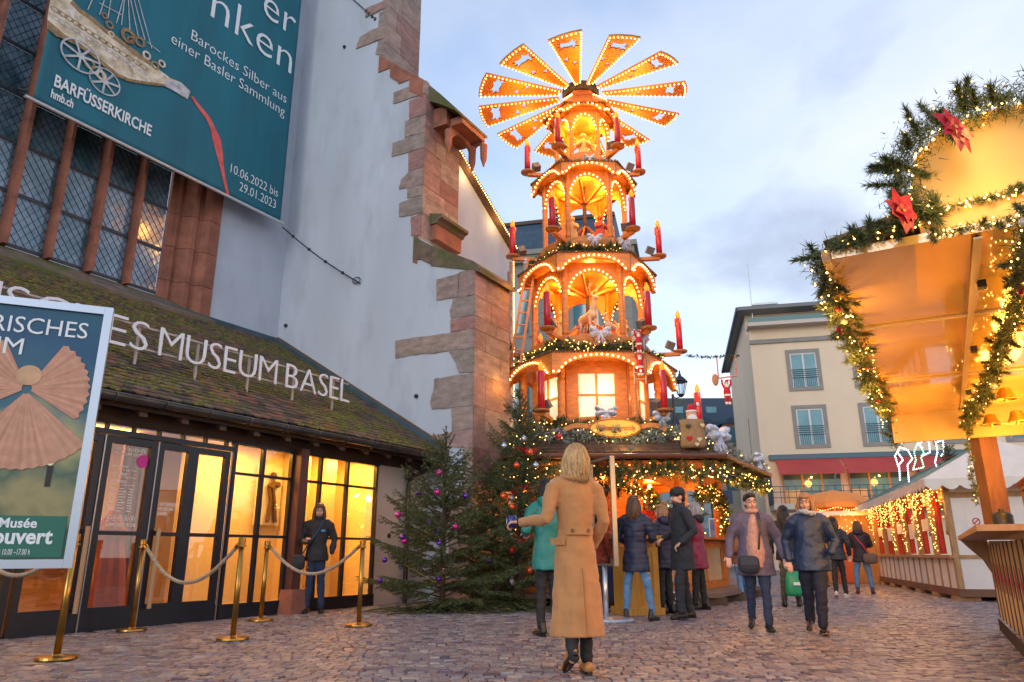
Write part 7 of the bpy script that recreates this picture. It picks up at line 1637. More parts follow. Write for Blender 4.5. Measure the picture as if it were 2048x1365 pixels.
def person(label, pos, rz, H, legs, arms, top, trousers, shoes, hair, head=dict(yaw=0, pitch=0), face=True, lean=(0, 0), voxel=0.009, group=None, glasses=False, hem=.78, topw=1.0, collar=None, hood=None, skirt=1.0, puff=0.0, beard=None, hat=None, shoe_style='boot', wseed=1.0, famp=1.0, inner=None, ground=0.0, cat='person', fat=1.0, scarf=None, open_front=False):
    k = H/1.70; t = thing('person', label, cat, (pos[0], pos[1], ground), rz, group); t.scale = (k, k, k)
    J = JOINT; LX, LY = lean; hip = Vector((0, 0, .90)); chest = Vector((LX*.6, LY*.6, 1.27)); neck0 = Vector((LX, LY, 1.43)); hc = Vector((LX*1.2, LY*1.2 - .012, J['headz']))
    HM = Matrix.Translation(hc) @ Matrix.Rotation(R(head.get('yaw', 0)), 4, 'Z') @ Matrix.Rotation(R(head.get('pitch', 0)), 4, 'X') @ Matrix.Rotation(R(head.get('roll', 0)), 4, 'Y')
    b = MB()
    q = MB(); q.ball((0, .012, .025), 1, 16, 12, (.074, .094, .098)); q.ball((0, -.018, -.045), 1, 14, 10, (.056, .066, .070)); q.ball((0, -.050, -.088), 1, 10, 8, (.026, .026, .024))
    q.tube([(0, -.078, .022), (0, -.096, -.012), (0, -.098, -.026)], [.009, .013, .011], 8); q.ball((0, -.092, -.026), .015, 8, 6)
    for s in (-1, 1): q.ball((s*.078, .012, -.005), 1, 8, 6, (.010, .020, .032)); q.ball((s*.034, -.062, -.03), .026, 8, 6)
    q.ball((0, -.072, .034), 1, 10, 6, (.055, .016, .014)); q.xf(HM); b.v, b.f, b.t, b.m = q.v, q.f, q.t, q.m
    limb(b, [neck0 - Vector((0, 0, .05)), neck0.lerp(hc, .45), hc - Vector((0, -.01, .04))], [.062, .053, .052], 12)
    loft(b, [((0, 0, .84), .13*fat, .095*fat), ((0, 0, .95), .14*fat, .10*fat), ((LX*.3, LY*.3, 1.06), .118*fat, .09*fat), ((chest.x, chest.y, 1.27), .135, .10), ((LX*.9, LY*.9, 1.37), .115, .065), ((LX, LY, 1.44), .055, .05)], 16)
    hands = []
    for s in (-1, 1):
        sh = Vector((s*J['shx'] + LX*.9, LY*.9, J['shz'])); el, wr = Vector(arms[s][0]), Vector(arms[s][1]); d = (wr - el).normalized(); hd = Vector(arms[s][2]) if len(arms[s]) > 2 and arms[s][2] else d
        limb(b, [sh - Vector((s*.05, 0, .02)), sh, sh.lerp(el, .5), el, el.lerp(wr, .4), wr], [.036, .040, .038, .035, .034, .024], 10)
        if len(arms[s]) < 4 or not arms[s][3]: hand_geo(b, wr, hd, s, arms[s][4] if len(arms[s]) > 4 else .5)
        hands.append(wr)
        ft, kn = Vector((*legs[s][0], legs[s][2] if len(legs[s]) > 2 else 0.0)), legs[s][1]; hp = Vector((s*.082, 0, .90)); ank = ft + Vector((0, 0, .085)); knee = hp.lerp(ank, .51) + Vector((kn[0], kn[1], 0))
        limb(b, [hp, hp.lerp(knee, .5), knee, knee.lerp(ank, .35), ank], [.07, .062, .046, .045, .034], 10)
    me = blob(b, voxel, 3, 'body', SKIN); link('body', me, t)
    # trousers
    b = MB()
    loft(b, [((0, 0, .80), .132*fat, .098*fat), ((0, 0, .90), .136*fat, .102*fat), ((0, 0, 1.02), .122*fat, .092*fat)], 18); feet = {}
    for s in (-1, 1):
        ft, kn = Vector((*legs[s][0], legs[s][2] if len(legs[s]) > 2 else 0.0)), legs[s][1]; hp = Vector((s*.068*fat, 0, .86)); ank = ft + Vector((0, 0, .10)); knee = hp.lerp(ank, .5) + Vector((kn[0], kn[1], 0)); wd = trousers[1] if isinstance(trousers, tuple) else 1.0
        limb(b, [hp, hp.lerp(knee, .5), knee, knee.lerp(ank, .4), ank], [.076*fat, .074*fat*wd, .062*wd, .058*wd, .050*wd], 12); feet[s] = ft
    tm = trousers[0] if isinstance(trousers, tuple) else trousers
    link('trousers', wrinkle(blob(b, .014, 3, 'trousers', tm), .010, 9, wseed, (1, 1, 2.4)), t)
    # shoes
    for s in (-1, 1):
        b = MB(); ft = feet[s]; tilt = legs[s][3] if len(legs[s]) > 3 else 0.0; yw = legs[s][4] if len(legs[s]) > 4 else s*10
        limb(b, [(0, .055, .045), (0, -.03, .042), (0, -.13, .032)], [.040, .042, .034], 12, ry=[.042, .040, .026]); b.ball((0, -.145, .026), 1, 12, 8, (.040, .046, .024)); b.ball((0, .06, .05), .041, 10, 8)
        if shoe_style in ('boot',): limb(b, [(0, .055, .06), (0, .035, .13)], [.038, .036], 12)
        up_ = blob(b, .009, 2, 'upper', shoes[0] if isinstance(shoes, tuple) else shoes)
        M = Matrix.Translation(ft) @ Matrix.Rotation(R(yw), 4, 'Z') @ Matrix.Translation((0, -.12, 0)) @ Matrix.Rotation(R(tilt), 4, 'X') @ Matrix.Translation((0, .12, 0))
        so = link('shoe', up_, t); so.matrix_local = M
        b = MB(); out_ = [(.036*math.cos(a)*(1.15 if math.sin(a) < 0 else 1.0), (.10 if math.sin(a) > 0 else .185)*math.sin(a)) for a in [2*math.pi*i/20 for i in range(20)]]; b.prism(out_, 2, 0.0, .022); link('sole', b.mesh('sole', shoes[1] if isinstance(shoes, tuple) else EYED), so)
    # upper garment: body of the coat down to the hem, sleeves, collar
    b = MB(); w2 = topw*0.94; sk = skirt; rings = []
    nlev = 9
    for i in range(nlev):
        z = hem + (1.02 - hem)*i/nlev; f = (1.02 - z)/max(.001, 1.02 - hem); rings.append(((0, .01*f, z), (.160*fat + .035*f*sk)*w2, (.125*fat + .040*f*sk)*w2))
    rings += [((LX*.3, LY*.3, 1.05), .150*w2*fat, .118*w2*fat), ((LX*.55, LY*.55, 1.20), .165*w2, .128*w2*(fat + 1)/2), ((LX*.75, LY*.75, 1.31), .172*w2, .122*w2), ((LX*.9, LY*.9, 1.395), .168*w2, .095*w2), ((LX, LY, 1.445), .10, .075), ((LX, LY, 1.475), .075, .066)]
    fold = (lambda t_, a: 1 + famp*(.030*max(0, .55 - t_)*math.sin(6*a + wseed*3) + .018*max(0, .6 - t_)*math.sin(11*a + wseed + 2*t_))) if hem < .7 else (lambda t_, a: 1 + .012*math.sin(5*a + wseed + 9*t_))
    loft(b, rings, 28, fold)
    for s in (-1, 1):
        sh = Vector((s*J['shx'] + LX*.9, LY*.9, J['shz'] - .01)); el, wr = Vector(arms[s][0]), Vector(arms[s][1]); cuff = el.lerp(wr, .93)
        limb(b, [sh - Vector((s*.04, 0, .01)), sh.lerp(el, .15), sh.lerp(el, .6), el, el.lerp(cuff, .5), cuff], [.074*w2, .077*w2, .064*w2, .057*w2, .052*w2, .046*w2], 12)
    tmesh = blob(b, .0125, 4, 'coat', top); wrinkle(tmesh, .010 + puff*.3, 7, wseed, (1.3, 1.3, .8) if hem < .5 else (1, 1, 1.5)); wrinkle(tmesh, .004, 19, wseed + 3, (1, 1, 1.3))
    if puff: quilt(tmesh, puff)
    link('coat', tmesh, t)
    if collar: b = MB(); b.tube([Vector((LX, LY, 1.43)) + Vector((0, .005, z)) for z in (0, .045, .075)], [.082, .080, .084], 20, cap=False, ry=[.085, .085, .09]); o = b.build('collar', collar, t, True); mo = o.modifiers.new('t', 'SOLIDIFY'); mo.thickness = .014
    if hood:
        b = MB(); b.ball((LX, LY + .085, 1.445), 1, 16, 10, (.125, .075, .085)); b.tube([(LX + .10*math.cos(a), LY + .03 + .085*math.sin(a), 1.47 + .02*math.sin(a)) for a in [R(-20) + R(220)*i/12 for i in range(13)]], .032, 8); link('hood', wrinkle(blob(b, .012, 3, 'hood', hood), .006, 14), t)
    if scarf: b = MB(); b.tube([(LX + .088*math.cos(a), LY + .088*math.sin(a) - .01, 1.465 + .018*math.sin(2*a)) for a in [2*math.pi*i/18 for i in range(19)]], .036, 10); link('scarf', wrinkle(blob(b, .011, 2, 'scarf', scarf), .009, 22), t)
    if inner:      # visible jumper panel where the jacket hangs open
        b = MB(); loft(b, [((0, -.02, hem + .10), .115*fat, .150*fat*w2), ((0, -.02, .98), .118*fat, .150*fat*w2), ((0, -.02, 1.2), .112, .150*w2), ((0, -.016, 1.36), .082, .118*w2), ((0, 0, 1.44), .06, .08)], 18); link('jumper', wrinkle(blob(b, .0125, 3, 'jumper', inner), .006, 10, 4.0), t)
        b = MB(); b.tube([(LX + .07*math.cos(a), LY - .012 + .066*math.sin(a), 1.475) for a in [2*math.pi*i/18 for i in range(19)]], .030, 10); link('roll_neck', blob(b, .011, 2, 'roll_neck', inner), t)
    # face details
    if face:
        for s in (-1, 1):
            b = MB(); b.ball((0, 0, 0), .0125, 10, 8, (1.15, .8, .75)); o = b.build('eye', EYEW, t, True); o.matrix_local = HM @ Matrix.Translation((s*.031, -.0765, .016)); b = MB(); b.ball((0, -.0075, 0), .0068, 8, 6); b.build('iris', EYED, o)
            b = MB(); b.tube([(s*.017, -.084, .037), (s*.033, -.083, .042), (s*.047, -.074, .036)], [.0035, .0045, .003], 6); o = b.build('eyebrow', hair[1], t); o.matrix_local = HM
            if s == 1: b = MB(); b.tube([(-.023, -.0785, -.0585), (-.008, -.086, -.0555), (.008, -.086, -.0555), (.023, -.0785, -.0585)], [.003, .0065, .0065, .003], 8); b.tube([(-.02, -.078, -.064), (0, -.085, -.066), (.02, -.078, -.064)], [.003, .007, .003], 8); o = b.build('lips', LIPS, t, True); o.matrix_local = HM
        if glasses:
            b = MB()
            for s in (-1, 1):
                b.tube([(s*.033 + .024*math.cos(a), -.094 + .004*abs(math.cos(a)), .015 + .018*math.sin(a)) for a in [2*math.pi*i/14 for i in range(15)]], .0024, 5, cap=False); b.tube([(s*.057, -.09, .018), (s*.078, 0, .02)], .002, 5)
            b.tube([(-.009, -.095, .018), (.009, -.095, .018)], .0022, 5); o = b.build('spectacles', GLS, t); o.matrix_local = HM
    if beard: b = MB(); b.ball((0, -.035, -.072), 1, 12, 10, (.056, .058, .050)); q = wrinkle(blob(b, .008, 1, 'beard', beard), .004, 40); o = link('beard', q, t); o.matrix_local = HM
    # hair: scalp cap, then falling lengths
    style, hm = hair; b = MB()
    if style != 'none':
        b.ball((0, .026, .045), 1, 18, 12, (.087, .098, .094))
        if style in ('short',): b.ball((0, -.03, .098), 1, 12, 8, (.066, .060, .036)); b.ball((0, .06, -.01), 1, 12, 8, (.074, .055, .07))
        else:
            ln = {'bob': .17, 'mid': .22, 'long': .36, 'updo': .08}[style]
            for s in (-1, 1): b.tube([(s*.066, .01, .06), (s*.080, .015, -.03), (s*.082, .012, -.06 - ln*.35)], [.028, .030, .024], 10, ry=[.05, .055, .045])
            b.tube([(0, .05, .07), (0, .085, -.03), (0, .082, -.04 - ln*.75), (0, .07, -.05 - ln)], [.07, .082, .086, .066], 14, ry=[.05, .045, .042, .03], refv=(1, 0, 0)); b.ball((0, -.045, .098), 1, 12, 8, (.066, .045, .026))
            if style == 'updo': b.ball((0, .07, .14), .05, 10, 8)
            if face and style in ('bob', 'mid', 'long'): b.tube([(-.055, -.075, .078), (0, -.092, .074), (.055, -.075, .078)], [.02, .018, .02], 10)
        me = blob(b, .0085, 2, 'hair', hm); wrinkle(me, .007, 26, wseed, (1.6, 1.6, .28)); o = link('hair', me, t); o.matrix_local = HM
        if style in ('bob', 'mid', 'long'): strands(o, {'bob': .17, 'mid': .22, 'long': .36}[style], 170, STRAND[hm.name], int(wseed*10), face)
    if hat:
        b = MB(); b.ball((0, .012, .06), 1, 18, 12, (.096, .112, .088)); b.lathe([(.092, .035), (.104, .04), (.105, .075), (.096, .085)], (0, .012, 0), 22); o = link('beanie', wrinkle(blob(b, .009, 2, 'beanie', hat), .003, 40), t); o.matrix_local = HM
    t['hm'] = 0; del t['hm']
    t_world = Matrix.Translation((pos[0], pos[1], ground)) @ Matrix.Rotation(rz, 4, 'Z') @ Matrix.Scale(k, 4)
    return t, t_world, HM
def strap_bag(TW, a, c, wv, hz, label, m, strap_m, strap_pts=None, group=None, loc_=None, d=.09):
    """soft bag with rounded body, flap and strap given in the wearer's frame"""
    o = thing('shoulder_bag', label, 'bag', TW @ Vector(a), 0, group); T3 = TW.to_3x3(); b = MB(); n = 20
    vs = lambda s_, y: [(s_*wv/2*math.copysign(abs(math.cos(q))**.5, math.cos(q)), y, s_*hz/2*math.copysign(abs(math.sin(q))**.6, math.sin(q))) for q in [2*math.pi*i/n for i in range(n)]]
    R_ = [vs(.86, -d/2), vs(1, -d/4), vs(1, d/4), vs(.86, d/2)]; b.add([p for r_ in R_ for p in r_], [tuple(range(n))[::-1], tuple(range(3*n, 4*n))] + [(i*n + j, i*n + (j+1) % n, (i+1)*n + (j+1) % n, (i+1)*n + j) for i in range(3) for j in range(n)])
    b.xf(T3.to_4x4()); b.build('bag_body', m, o, True); q = MB(); q.bb(-wv*.40, wv*.40, -d/2 - .012, -d/2 + .002, -hz*.05, hz*.40); q.xf(T3.to_4x4()); q.build('flap', m, o)
    if strap_pts: s_ = MB(); s_.tube([T3 @ (Vector(p) - Vector(a)) for p in strap_pts], .014, 6, ry=[.006]*len(strap_pts)); s_.build('strap', strap_m, o)
    return o
NAVY = cloth('navy', (0.012, 0.020, 0.060), .55); BLK = cloth('black', (0.018, 0.018, 0.023), .75); JEAN = cloth('jeans_dark', (0.020, 0.035, 0.085), .85, bump=.3, bscale=120); JEANL = cloth('jeans_light', (0.10, 0.24, 0.48), .85, var=.3); CAMEL = cloth('camel_wool', (0.46, 0.215, 0.080), .9, var=.10, sheen=.25, bscale=160, bump=.15); DKG = cloth('charcoal', (0.022, 0.027, 0.038), .85)
LEA = mat('black_leather', (0.012, 0.012, 0.013), .35); BROWNH = mat('hair_brown', (0.10, 0.055, 0.035), .5, var=.45, vscale=60, stretch=(1, 1, .1)); BLOND = mat('hair_blond', (0.50, 0.30, 0.13), .45, var=.5, vscale=55, stretch=(1, 1, .12), col2=(0.24, 0.13, 0.055)); DARKH = mat('hair_dark', (0.018, 0.014, 0.014), .45, var=.4, vscale=60, stretch=(1, 1, .1)); GREYH = mat('hair_grey', (0.26, 0.25, 0.26), .5, var=.4, vscale=60, stretch=(1, 1, .1)); LBR = mat('hair_light_brown', (0.30, 0.155, 0.07), .45, var=.45, vscale=60, stretch=(1, 1, .1))
for hm_, c_ in ((BROWNH, (0.10, 0.055, 0.035)), (BLOND, (0.50, 0.31, 0.14)), (DARKH, (0.02, 0.016, 0.016)), (GREYH, (0.28, 0.27, 0.28)), (LBR, (0.32, 0.17, 0.08))):
    STRAND[hm_.name] = mat('strand_' + hm_.name, c_, .4, tint=[tuple(x*.5 for x in c_), c_, tuple(min(1, x*1.35) for x in c_), tuple(x*.75 for x in c_)], spec=.4)
def stand(w=.10, d=0.0): return {-1: ((-w, 0), (0, -.02)), 1: ((w, d), (0, -.02))}
def arms_down(o=.0): return {-1: ((-.255, .03, 1.13), (-.25, -.06 + o, .90)), 1: ((.255, .03, 1.13), (.25, -.06, .90))}
AWAY = R(180)
# --- woman in the camel coat, seen from behind, holding a mug out to her left
pw = Vector((0.50, 6.02, 0))
cw, TW, HMc = person('woman seen from behind in long camel coat holding blue mug', pw, AWAY + R(14), 1.735,
    {-1: ((-.075, -.02), (0, -.02), 0.0, 0, -8), 1: ((.085, .13), (0, .0), .04, 34, 4)},
    {-1: ((-.235, .03, 1.11), (-.20, -.14, .93), None, True), 1: ((.265, .09, 1.12), (.40, -.14, 1.105), (.6, -.8, .02), False, 1.0)},
    CAMEL, (BLK, .95), (mat('loafer_tan', (0.42, 0.20, 0.06), .4), LEA), ('none', BLOND), dict(yaw=22, pitch=-8), face=True, voxel=.006, hem=.27, topw=0.99, skirt=2.1, famp=2.6, shoe_style='low', wseed=2.2, lean=(0.0, .02))
# coat tailoring: half belt with buttons, back seam, pocket flap, cuffs, lapel collar

bb2 = MB(); n = 12
for i in range(n):
    a0, a1 = R(48) + R(84)*i/n, R(48) + R(84)*(i+1)/n
    P = lambda a, z: (.169*math.cos(a), .143*math.sin(a) + .004, z)
    o0 = lambda a, z: (.161*math.cos(a), .135*math.sin(a) + .004, z)
    bb2.add([P(a0, 1.005), P(a1, 1.005), P(a1, 1.065), P(a0, 1.065), o0(a0, 1.005), o0(a1, 1.005), o0(a1, 1.065), o0(a0, 1.065)], [(0, 1, 2, 3), (4, 5, 1, 0), (3, 2, 6, 7)] + ([(0, 3, 7, 4)] if i == 0 else []) + ([(1, 5, 6, 2)] if i == n - 1 else []))
bt = bb2.build('half_belt', CAMEL, cw)
for a in (R(68), R(112)): q = MB(); q.lathe([(.014, 0), (.015, .004), (.011, .008), (.006, .006)], seg=12); q.xf(Matrix.Translation((.172*math.cos(a), .146*math.sin(a) + .004, 1.035)) @ Matrix.Rotation(a - R(90), 4, 'Z') @ Matrix.Rotation(R(-90), 4, 'X')); q.build('button', mat('horn_button', (0.18, 0.07, 0.03), .35), bt)
q = MB()
q.tube([(.004, .232, .28), (.004, .212, .45), (.004, .186, .62), (.004, .166, .76)], .0045, 6); q.build('back_vent', mat('camel_shadow_seam', (0.30, 0.14, 0.055), .9), cw)
q = MB(); q.box((.160, .055, .955), (.016, .14, .050), (0, R(4), R(28))); q.build('pocket_flap', CAMEL, cw)
q = MB(); q.tube([(.085*math.cos(a), .012 + .075*math.sin(a) + .02, 1.455 - .015*math.sin(a)) for a in [R(-30) + R(240)*i/14 for i in range(15)]], .024, 10, ry=.034); link('lapel_collar', blob(q, .010, 2, 'collar', CAMEL), cw)
q = MB(); el, wr = Vector((.265, .09, 1.12)), Vector((.40, -.14, 1.105)); q.tube([el.lerp(wr, .90), el.lerp(wr, 1.06)], .033, 14); q.build('knit_cuff', BLK, cw, True)
q = MB()
for i in range(4): p = el.lerp(wr, .66 + .07*i) + Vector((.025, .03, -.035)); q.ball(p, .009, 8, 5)
q.build('cuff_buttons', mat('horn_button', (0, 0, 0)), cw)
# wavy bob in strands
hb2 = MB(); hb2.ball((0, .026, .040), 1, 18, 12, (.084, .095, .094)); r7 = random.Random(4)
hb2.tube([(0, .045, .06), (0, .072, -.04), (0, .070, -.11)], [.07, .080, .074], 16, ry=[.055, .052, .045], refv=(1, 0, 0))
me = blob(hb2, .009, 2, 'hair', BLOND); wrinkle(me, .004, 30, 1, (1.5, 1.5, .3)); o = link('hair', me, cw); o.matrix_local = HMc
strands(o, .165, 460, STRAND['hair_blond'], 4, True, .013)
mg_ = thing('mug', 'dark blue mulled wine mug in the camel coat woman\'s hand', 'mug', TW @ Vector((.452, -.238, 1.065)))
q = MB(); q.lathe([(.036, 0), (.040, .01), (.041, .095), (.038, .097), (.036, .02), (.001, .02)], seg=20, cap=False); q.build('cup', mat('mug_blue', (0.012, 0.02, 0.16), .2, coat=.3), mg_, True); q = MB(); q.tube([(.038 + .028*math.sin(math.pi*i/8), 0, .02 + .06*i/8) for i in range(9)], .006, 6); q.build('handle', mat('mug_blue', (0, 0, 0)), mg_); q = MB(); q.box((-.041, -.01, .05), (.004, .03, .03)); q.build('emblem', m_white, mg_)
# --- the others
def P_(px, py): g_ = gnd(px, py); return (g_.x, g_.y)
TEAL = cloth('teal', (0.010, 0.19, 0.17), .5); CORAL = cloth('coral', (0.50, 0.06, 0.07), .6); MAR = cloth('maroon', (0.23, 0.012, 0.055), .5); RED = cloth('red', (0.50, 0.015, 0.012), .6); LIL = cloth('lilac', (0.125, 0.10, 0.155), .75); PINK = cloth('pink_knit', (0.52, 0.28, 0.22), .9, var=.3, vscale=30); NAVJ = cloth('navy_jacket', (0.012, 0.030, 0.080), .45)
person('person in teal hooded coat standing beyond the camel coat', P_(1098, 1272), AWAY + R(15), 1.72, stand(.09), {-1: ((-.27, .03, 1.13), (-.20, -.16, 1.08)), 1: ((.27, .03, 1.13), (.2, -.2, 1.1))}, TEAL, BLK, LEA, ('bob', DARKH), dict(yaw=10), face=False, hem=.70, topw=1.08, hood=TEAL, wseed=5)
person('person in coral quilted jacket behind the framed sign stand', P_(1196, 1226), AWAY - R(35), 1.62, stand(.09), arms_down(), CORAL, BLK, LEA, ('bob', DARKH), dict(yaw=-10), face=False, hem=.78, topw=1.10, puff=.0055, wseed=3)
person('woman in long navy quilted coat and light jeans at standing table', P_(1278, 1242), AWAY + R(-28), 1.66, {-1: ((-.20, .0), (-.02, 0)), 1: ((.17, .02), (.02, 0))}, {-1: ((-.25, -.04, 1.14), (-.16, -.26, 1.08)), 1: ((.26, -.02, 1.14), (.20, -.22, 1.06))}, NAVY, (JEANL, .95), LEA, ('mid', BROWNH), dict(yaw=8), face=False, hem=.66, topw=1.08, puff=.0055, wseed=4)
sx = at(1300, 1100, 14.7); person('blond drinks seller in red jacket serving inside the hut', (sx.x, 14.7), R(20), 1.70, stand(.1), {-1: ((-.24, -.1, 1.13), (-.14, -.30, 1.0)), 1: ((.24, -.1, 1.13), (.14, -.30, 1.0))}, RED, BLK, LEA, ('bob', LBR), dict(yaw=-35, pitch=18), hem=.80, topw=1.05, wseed=6, ground=.22)
person('person in dark blue puffer jacket standing close behind man with cap', P_(1335, 1228), AWAY + R(35), 1.62, stand(.1), arms_down(), NAVY, DKG, LEA, ('updo', LBR), dict(yaw=20), face=False, hem=.70, topw=1.12, puff=.0055, hood=NAVY, wseed=7)
person('bearded man in black wool coat and knit cap at the table', P_(1372, 1238), R(-72), 1.80, {-1: ((-.08, .10), (0, .0)), 1: ((.10, -.12), (0, -.05))}, {-1: ((-.255, .06, 1.12), (-.20, -.16, 1.03), None, False, .8), 1: ((.255, .06, 1.12), (.20, -.12, .98), None, False, .8)}, DKG, (DKG, 1.08), LEA, ('short', DARKH), dict(yaw=-6, pitch=4), glasses=True, beard=BROWNH, hat=BLK, hem=.62, topw=1.06, collar=DKG, wseed=8)
person('grey haired woman in maroon parka beside the hut platform', P_(1402, 1220), AWAY + R(60), 1.70, {-1: ((-.09, .05), (0, 0)), 1: ((.09, -.05), (0, 0))}, {-1: ((-.25, -.05, 1.14), (-.17, -.25, 1.10)), 1: ((.25, -.05, 1.14), (.17, -.25, 1.1))}, MAR, BLK, LEA, ('bob', GREYH), dict(yaw=15), face=True, hem=.64, topw=1.12, hood=BLK, wseed=9)
l9, TL9, _ = person('short haired woman in open lilac jacket over pink jumper', P_(1524, 1260), R(-14), 1.60, {-1: ((-.10, .15), (0, -.03), .03, 20), 1: ((.08, -.20), (0, -.05))}, {-1: ((-.30, .04, 1.12), (-.33, -.08, .90)), 1: ((.31, .05, 1.12), (.35, -.06, .88))}, LIL, JEAN, LEA, ('short', DARKH), dict(yaw=12, pitch=2), glasses=True, hem=.66, topw=1.16, inner=PINK, fat=1.2, wseed=10, hood=LIL)
strap_bag(TL9, (-.10, -.235, .80), None, .26, .22, 'dark cross-body bag on woman in lilac jacket', mat('bag_navy', (0.018, 0.025, 0.045), .6), LEA, [(.0, -.20, .90), (.04, -.205, 1.0), (.07, -.20, 1.2), (.085, -.17, 1.36), (.08, -.03, 1.475)])
person('person with hair in a bun behind the lilac jacket woman', (at(1483, 1150, 15.2).x, 15.2), AWAY + R(10), 1.62, stand(.1, .15), arms_down(), cloth('dusky', (0.22, 0.12, 0.11), .8), JEANL, LEA, ('updo', BROWNH), dict(yaw=30), face=False, hem=.72, topw=1.05, wseed=11)
tb2 = at(1468, 1092, 14.9); strap_bag(Matrix.Translation(tb2), (0, 0, 0), None, .30, .26, 'tan leather handbag carried behind the lilac jacket woman', mat('bag_tan', (0.22, 0.10, 0.05), .5), LEA, [(-.1, 0, .12), (-.08, 0, .30), (.08, 0, .30), (.1, 0, .12)])
person('woman with fringe in navy anorak and striped scarf walking', P_(1640, 1268), R(-20), 1.56, {-1: ((-.09, .18), (0, -.03), .04, 26), 1: ((.04, -.20), (0, -.06), .02, -14)}, {-1: ((-.28, .07, 1.12), (-.27, -.03, .87)), 1: ((.30, .05, 1.10), (.23, -.16, .96), None, True)}, NAVJ, (cloth('navy_trousers', (0.010, 0.014, 0.034), .8), 1.2), (LEA, mat('sole_tan', (0.40, 0.20, 0.10), .7)), ('bob', LBR), dict(yaw=-8), glasses=True, hem=.74, topw=1.16, fat=1.15, scarf=cloth('scarf_stripe', (0.34, 0.38, 0.44), .9, var=.6, vscale=26), collar=NAVJ, wseed=12, shoe_style='low')
person('dark haired person in black jacket carrying a green carrier bag', P_(1585, 1214), AWAY + R(-20), 1.68, stand(.12, .1), arms_down(), BLK, cloth('olive', (0.075, 0.065, 0.04), .8), LEA, ('long', DARKH), dict(yaw=12), face=False, hem=.78, topw=1.08, wseed=13)
gp = at(1592, 1165, 13.0); cb_ = thing('carrier_bag', 'green plastic carrier bag behind the woman in navy anorak', 'bag', (gp.x, 13.0, gp.z - .22)); q = MB(); loft(q, [((0, 0, 0), .17, .07), ((0, 0, .06), .19, .09), ((0, 0, .30), .17, .07), ((.0, 0, .42), .12, .03)], 18, lambda t_, a: 1 + .05*math.sin(7*a)); q.build('sack', mat('bag_green', (0.015, 0.30, 0.13), .4, var=.2, vscale=8), cb_, True); q = MB(); q.tube([(-.08, 0, .41), (-.04, 0, .55), (.04, 0, .55), (.08, 0, .41)], .012, 6); q.build('handles', mat('bag_green', (0, 0, 0)), cb_); q = MB(); q.box((0, -.098, .2), (.16, .006, .05)); q.build('print', m_white, cb_)
person('woman with long dark hair and white trainers at the stalls', P_(1684, 1196), AWAY + R(-30), 1.60, {-1: ((-.08, -.12), (0, -.03)), 1: ((.09, .12), (0, .0), .02, 12)}, arms_down(), cloth('black_navy', (0.013, 0.017, 0.032), .6), BLK, (mat('trainer_white', (0.62, 0.6, 0.58), .6), mat('trainer_white', (0, 0, 0))), ('long', DARKH), dict(yaw=-10), face=False, hem=.80, topw=1.10, puff=.006, wseed=14, shoe_style='low')
p15, T15, _ = person('person in dark parka and light jeans leaning over stall counter', P_(1732, 1188), AWAY + R(-25), 1.58, {-1: ((-.16, 0), (-.02, 0)), 1: ((.17, .05), (.03, 0))}, {-1: ((-.25, -.08, 1.13), (-.15, -.28, 1.12)), 1: ((.25, -.08, 1.13), (.15, -.28, 1.12))}, cloth('ink', (0.014, 0.014, 0.030), .7), (JEANL, 1.05), (mat('boot_brown', (0.06, 0.02, 0.02), .5), LEA), ('bob', BROWNH), dict(yaw=0), face=False, hem=.74, topw=1.12, hood=cloth('ink', (0, 0, 0)), wseed=15)
strap_bag(T15, (-.20, .20, .82), None, .32, .25, 'grey messenger bag with red strap on person in dark parka', mat('bag_grey', (0.10, 0.07, 0.065), .7), cloth('strap_red', (0.35, 0.02, 0.06), .8), [(-.17, .16, .95), (-.08, .165, 1.12), (.05, .14, 1.30), (.11, .06, 1.44)])
person('person in red top under the orange parasol', (at(1640, 1150, 21).x, 21), R(15), 1.72, stand(.1), arms_down(), RED, JEAN, LEA, ('short', DARKH), dict(yaw=0), hem=.82, wseed=16)
g16, TG, _ = person('museum attendant in black jacket standing by the glass front', P_(625, 1227), R(12), 1.67, {-1: ((-.10, .0), (0, .0)), 1: ((.12, .02), (0, 0))}, {-1: ((-.26, .02, 1.14), (-.17, -.20, 1.09), (.2, -.5, .5), False, .9), 1: ((.27, .03, 1.13), (.24, -.05, .93), None, True)}, BLK, JEAN, LEA, ('mid', BROWNH), dict(yaw=4, pitch=2), glasses=True, hem=.80, topw=1.06, collar=BLK, wseed=17)
strap_bag(TG, (-.27, -.12, .78), None, .20, .24, 'small dark shoulder bag worn by the museum attendant', mat('bag_black', (0.02, 0.022, 0.03), .6), cloth('strap_blue', (0.02, 0.04, 0.09), .8), [(-.22, -.12, .90), (-.12, -.155, 1.08), (.0, -.155, 1.26), (.075, -.10, 1.42), (.08, 0, 1.46)])
q = MB(); q.box((.085, -.142, 1.27), (.07, .008, .035), (0, 0, R(8))); q.build('name_badge', mat('badge_blue', (0.05, 0.22, 0.45), .5), g16)
for i, (px, lab) in enumerate(((1332, 'black and white patterned shopping bag on the cobbles beside the man'), (1352, 'black shopping bag with pale lettering at the man\'s feet'))):
    p = gnd(px, 1226); sbg = thing('shopping_bag', lab, 'bag', p, R(20 + 30*i), 'shopping bags by the standing table'); q = MB(); loft(q, [((0, 0, 0.005), .13, .06), ((0, 0, .30), .14, .07), ((0, 0, .34), .13, .05)], 16); q.build('paper_body', mat('bag_print%d' % i, (0.02, 0.02, 0.02), .4, var=.0, dirt=(0.6, 0.58, 0.56), dscale=9, dlo=.58 if i else .5, dhi=.60 if i else .52), sbg, True); q = MB(); q.tube([(-.06, 0, .34), (-.04, 0, .46), (.04, 0, .46), (.06, 0, .34)], .007, 6); q.build('handle', LEA, sbg)
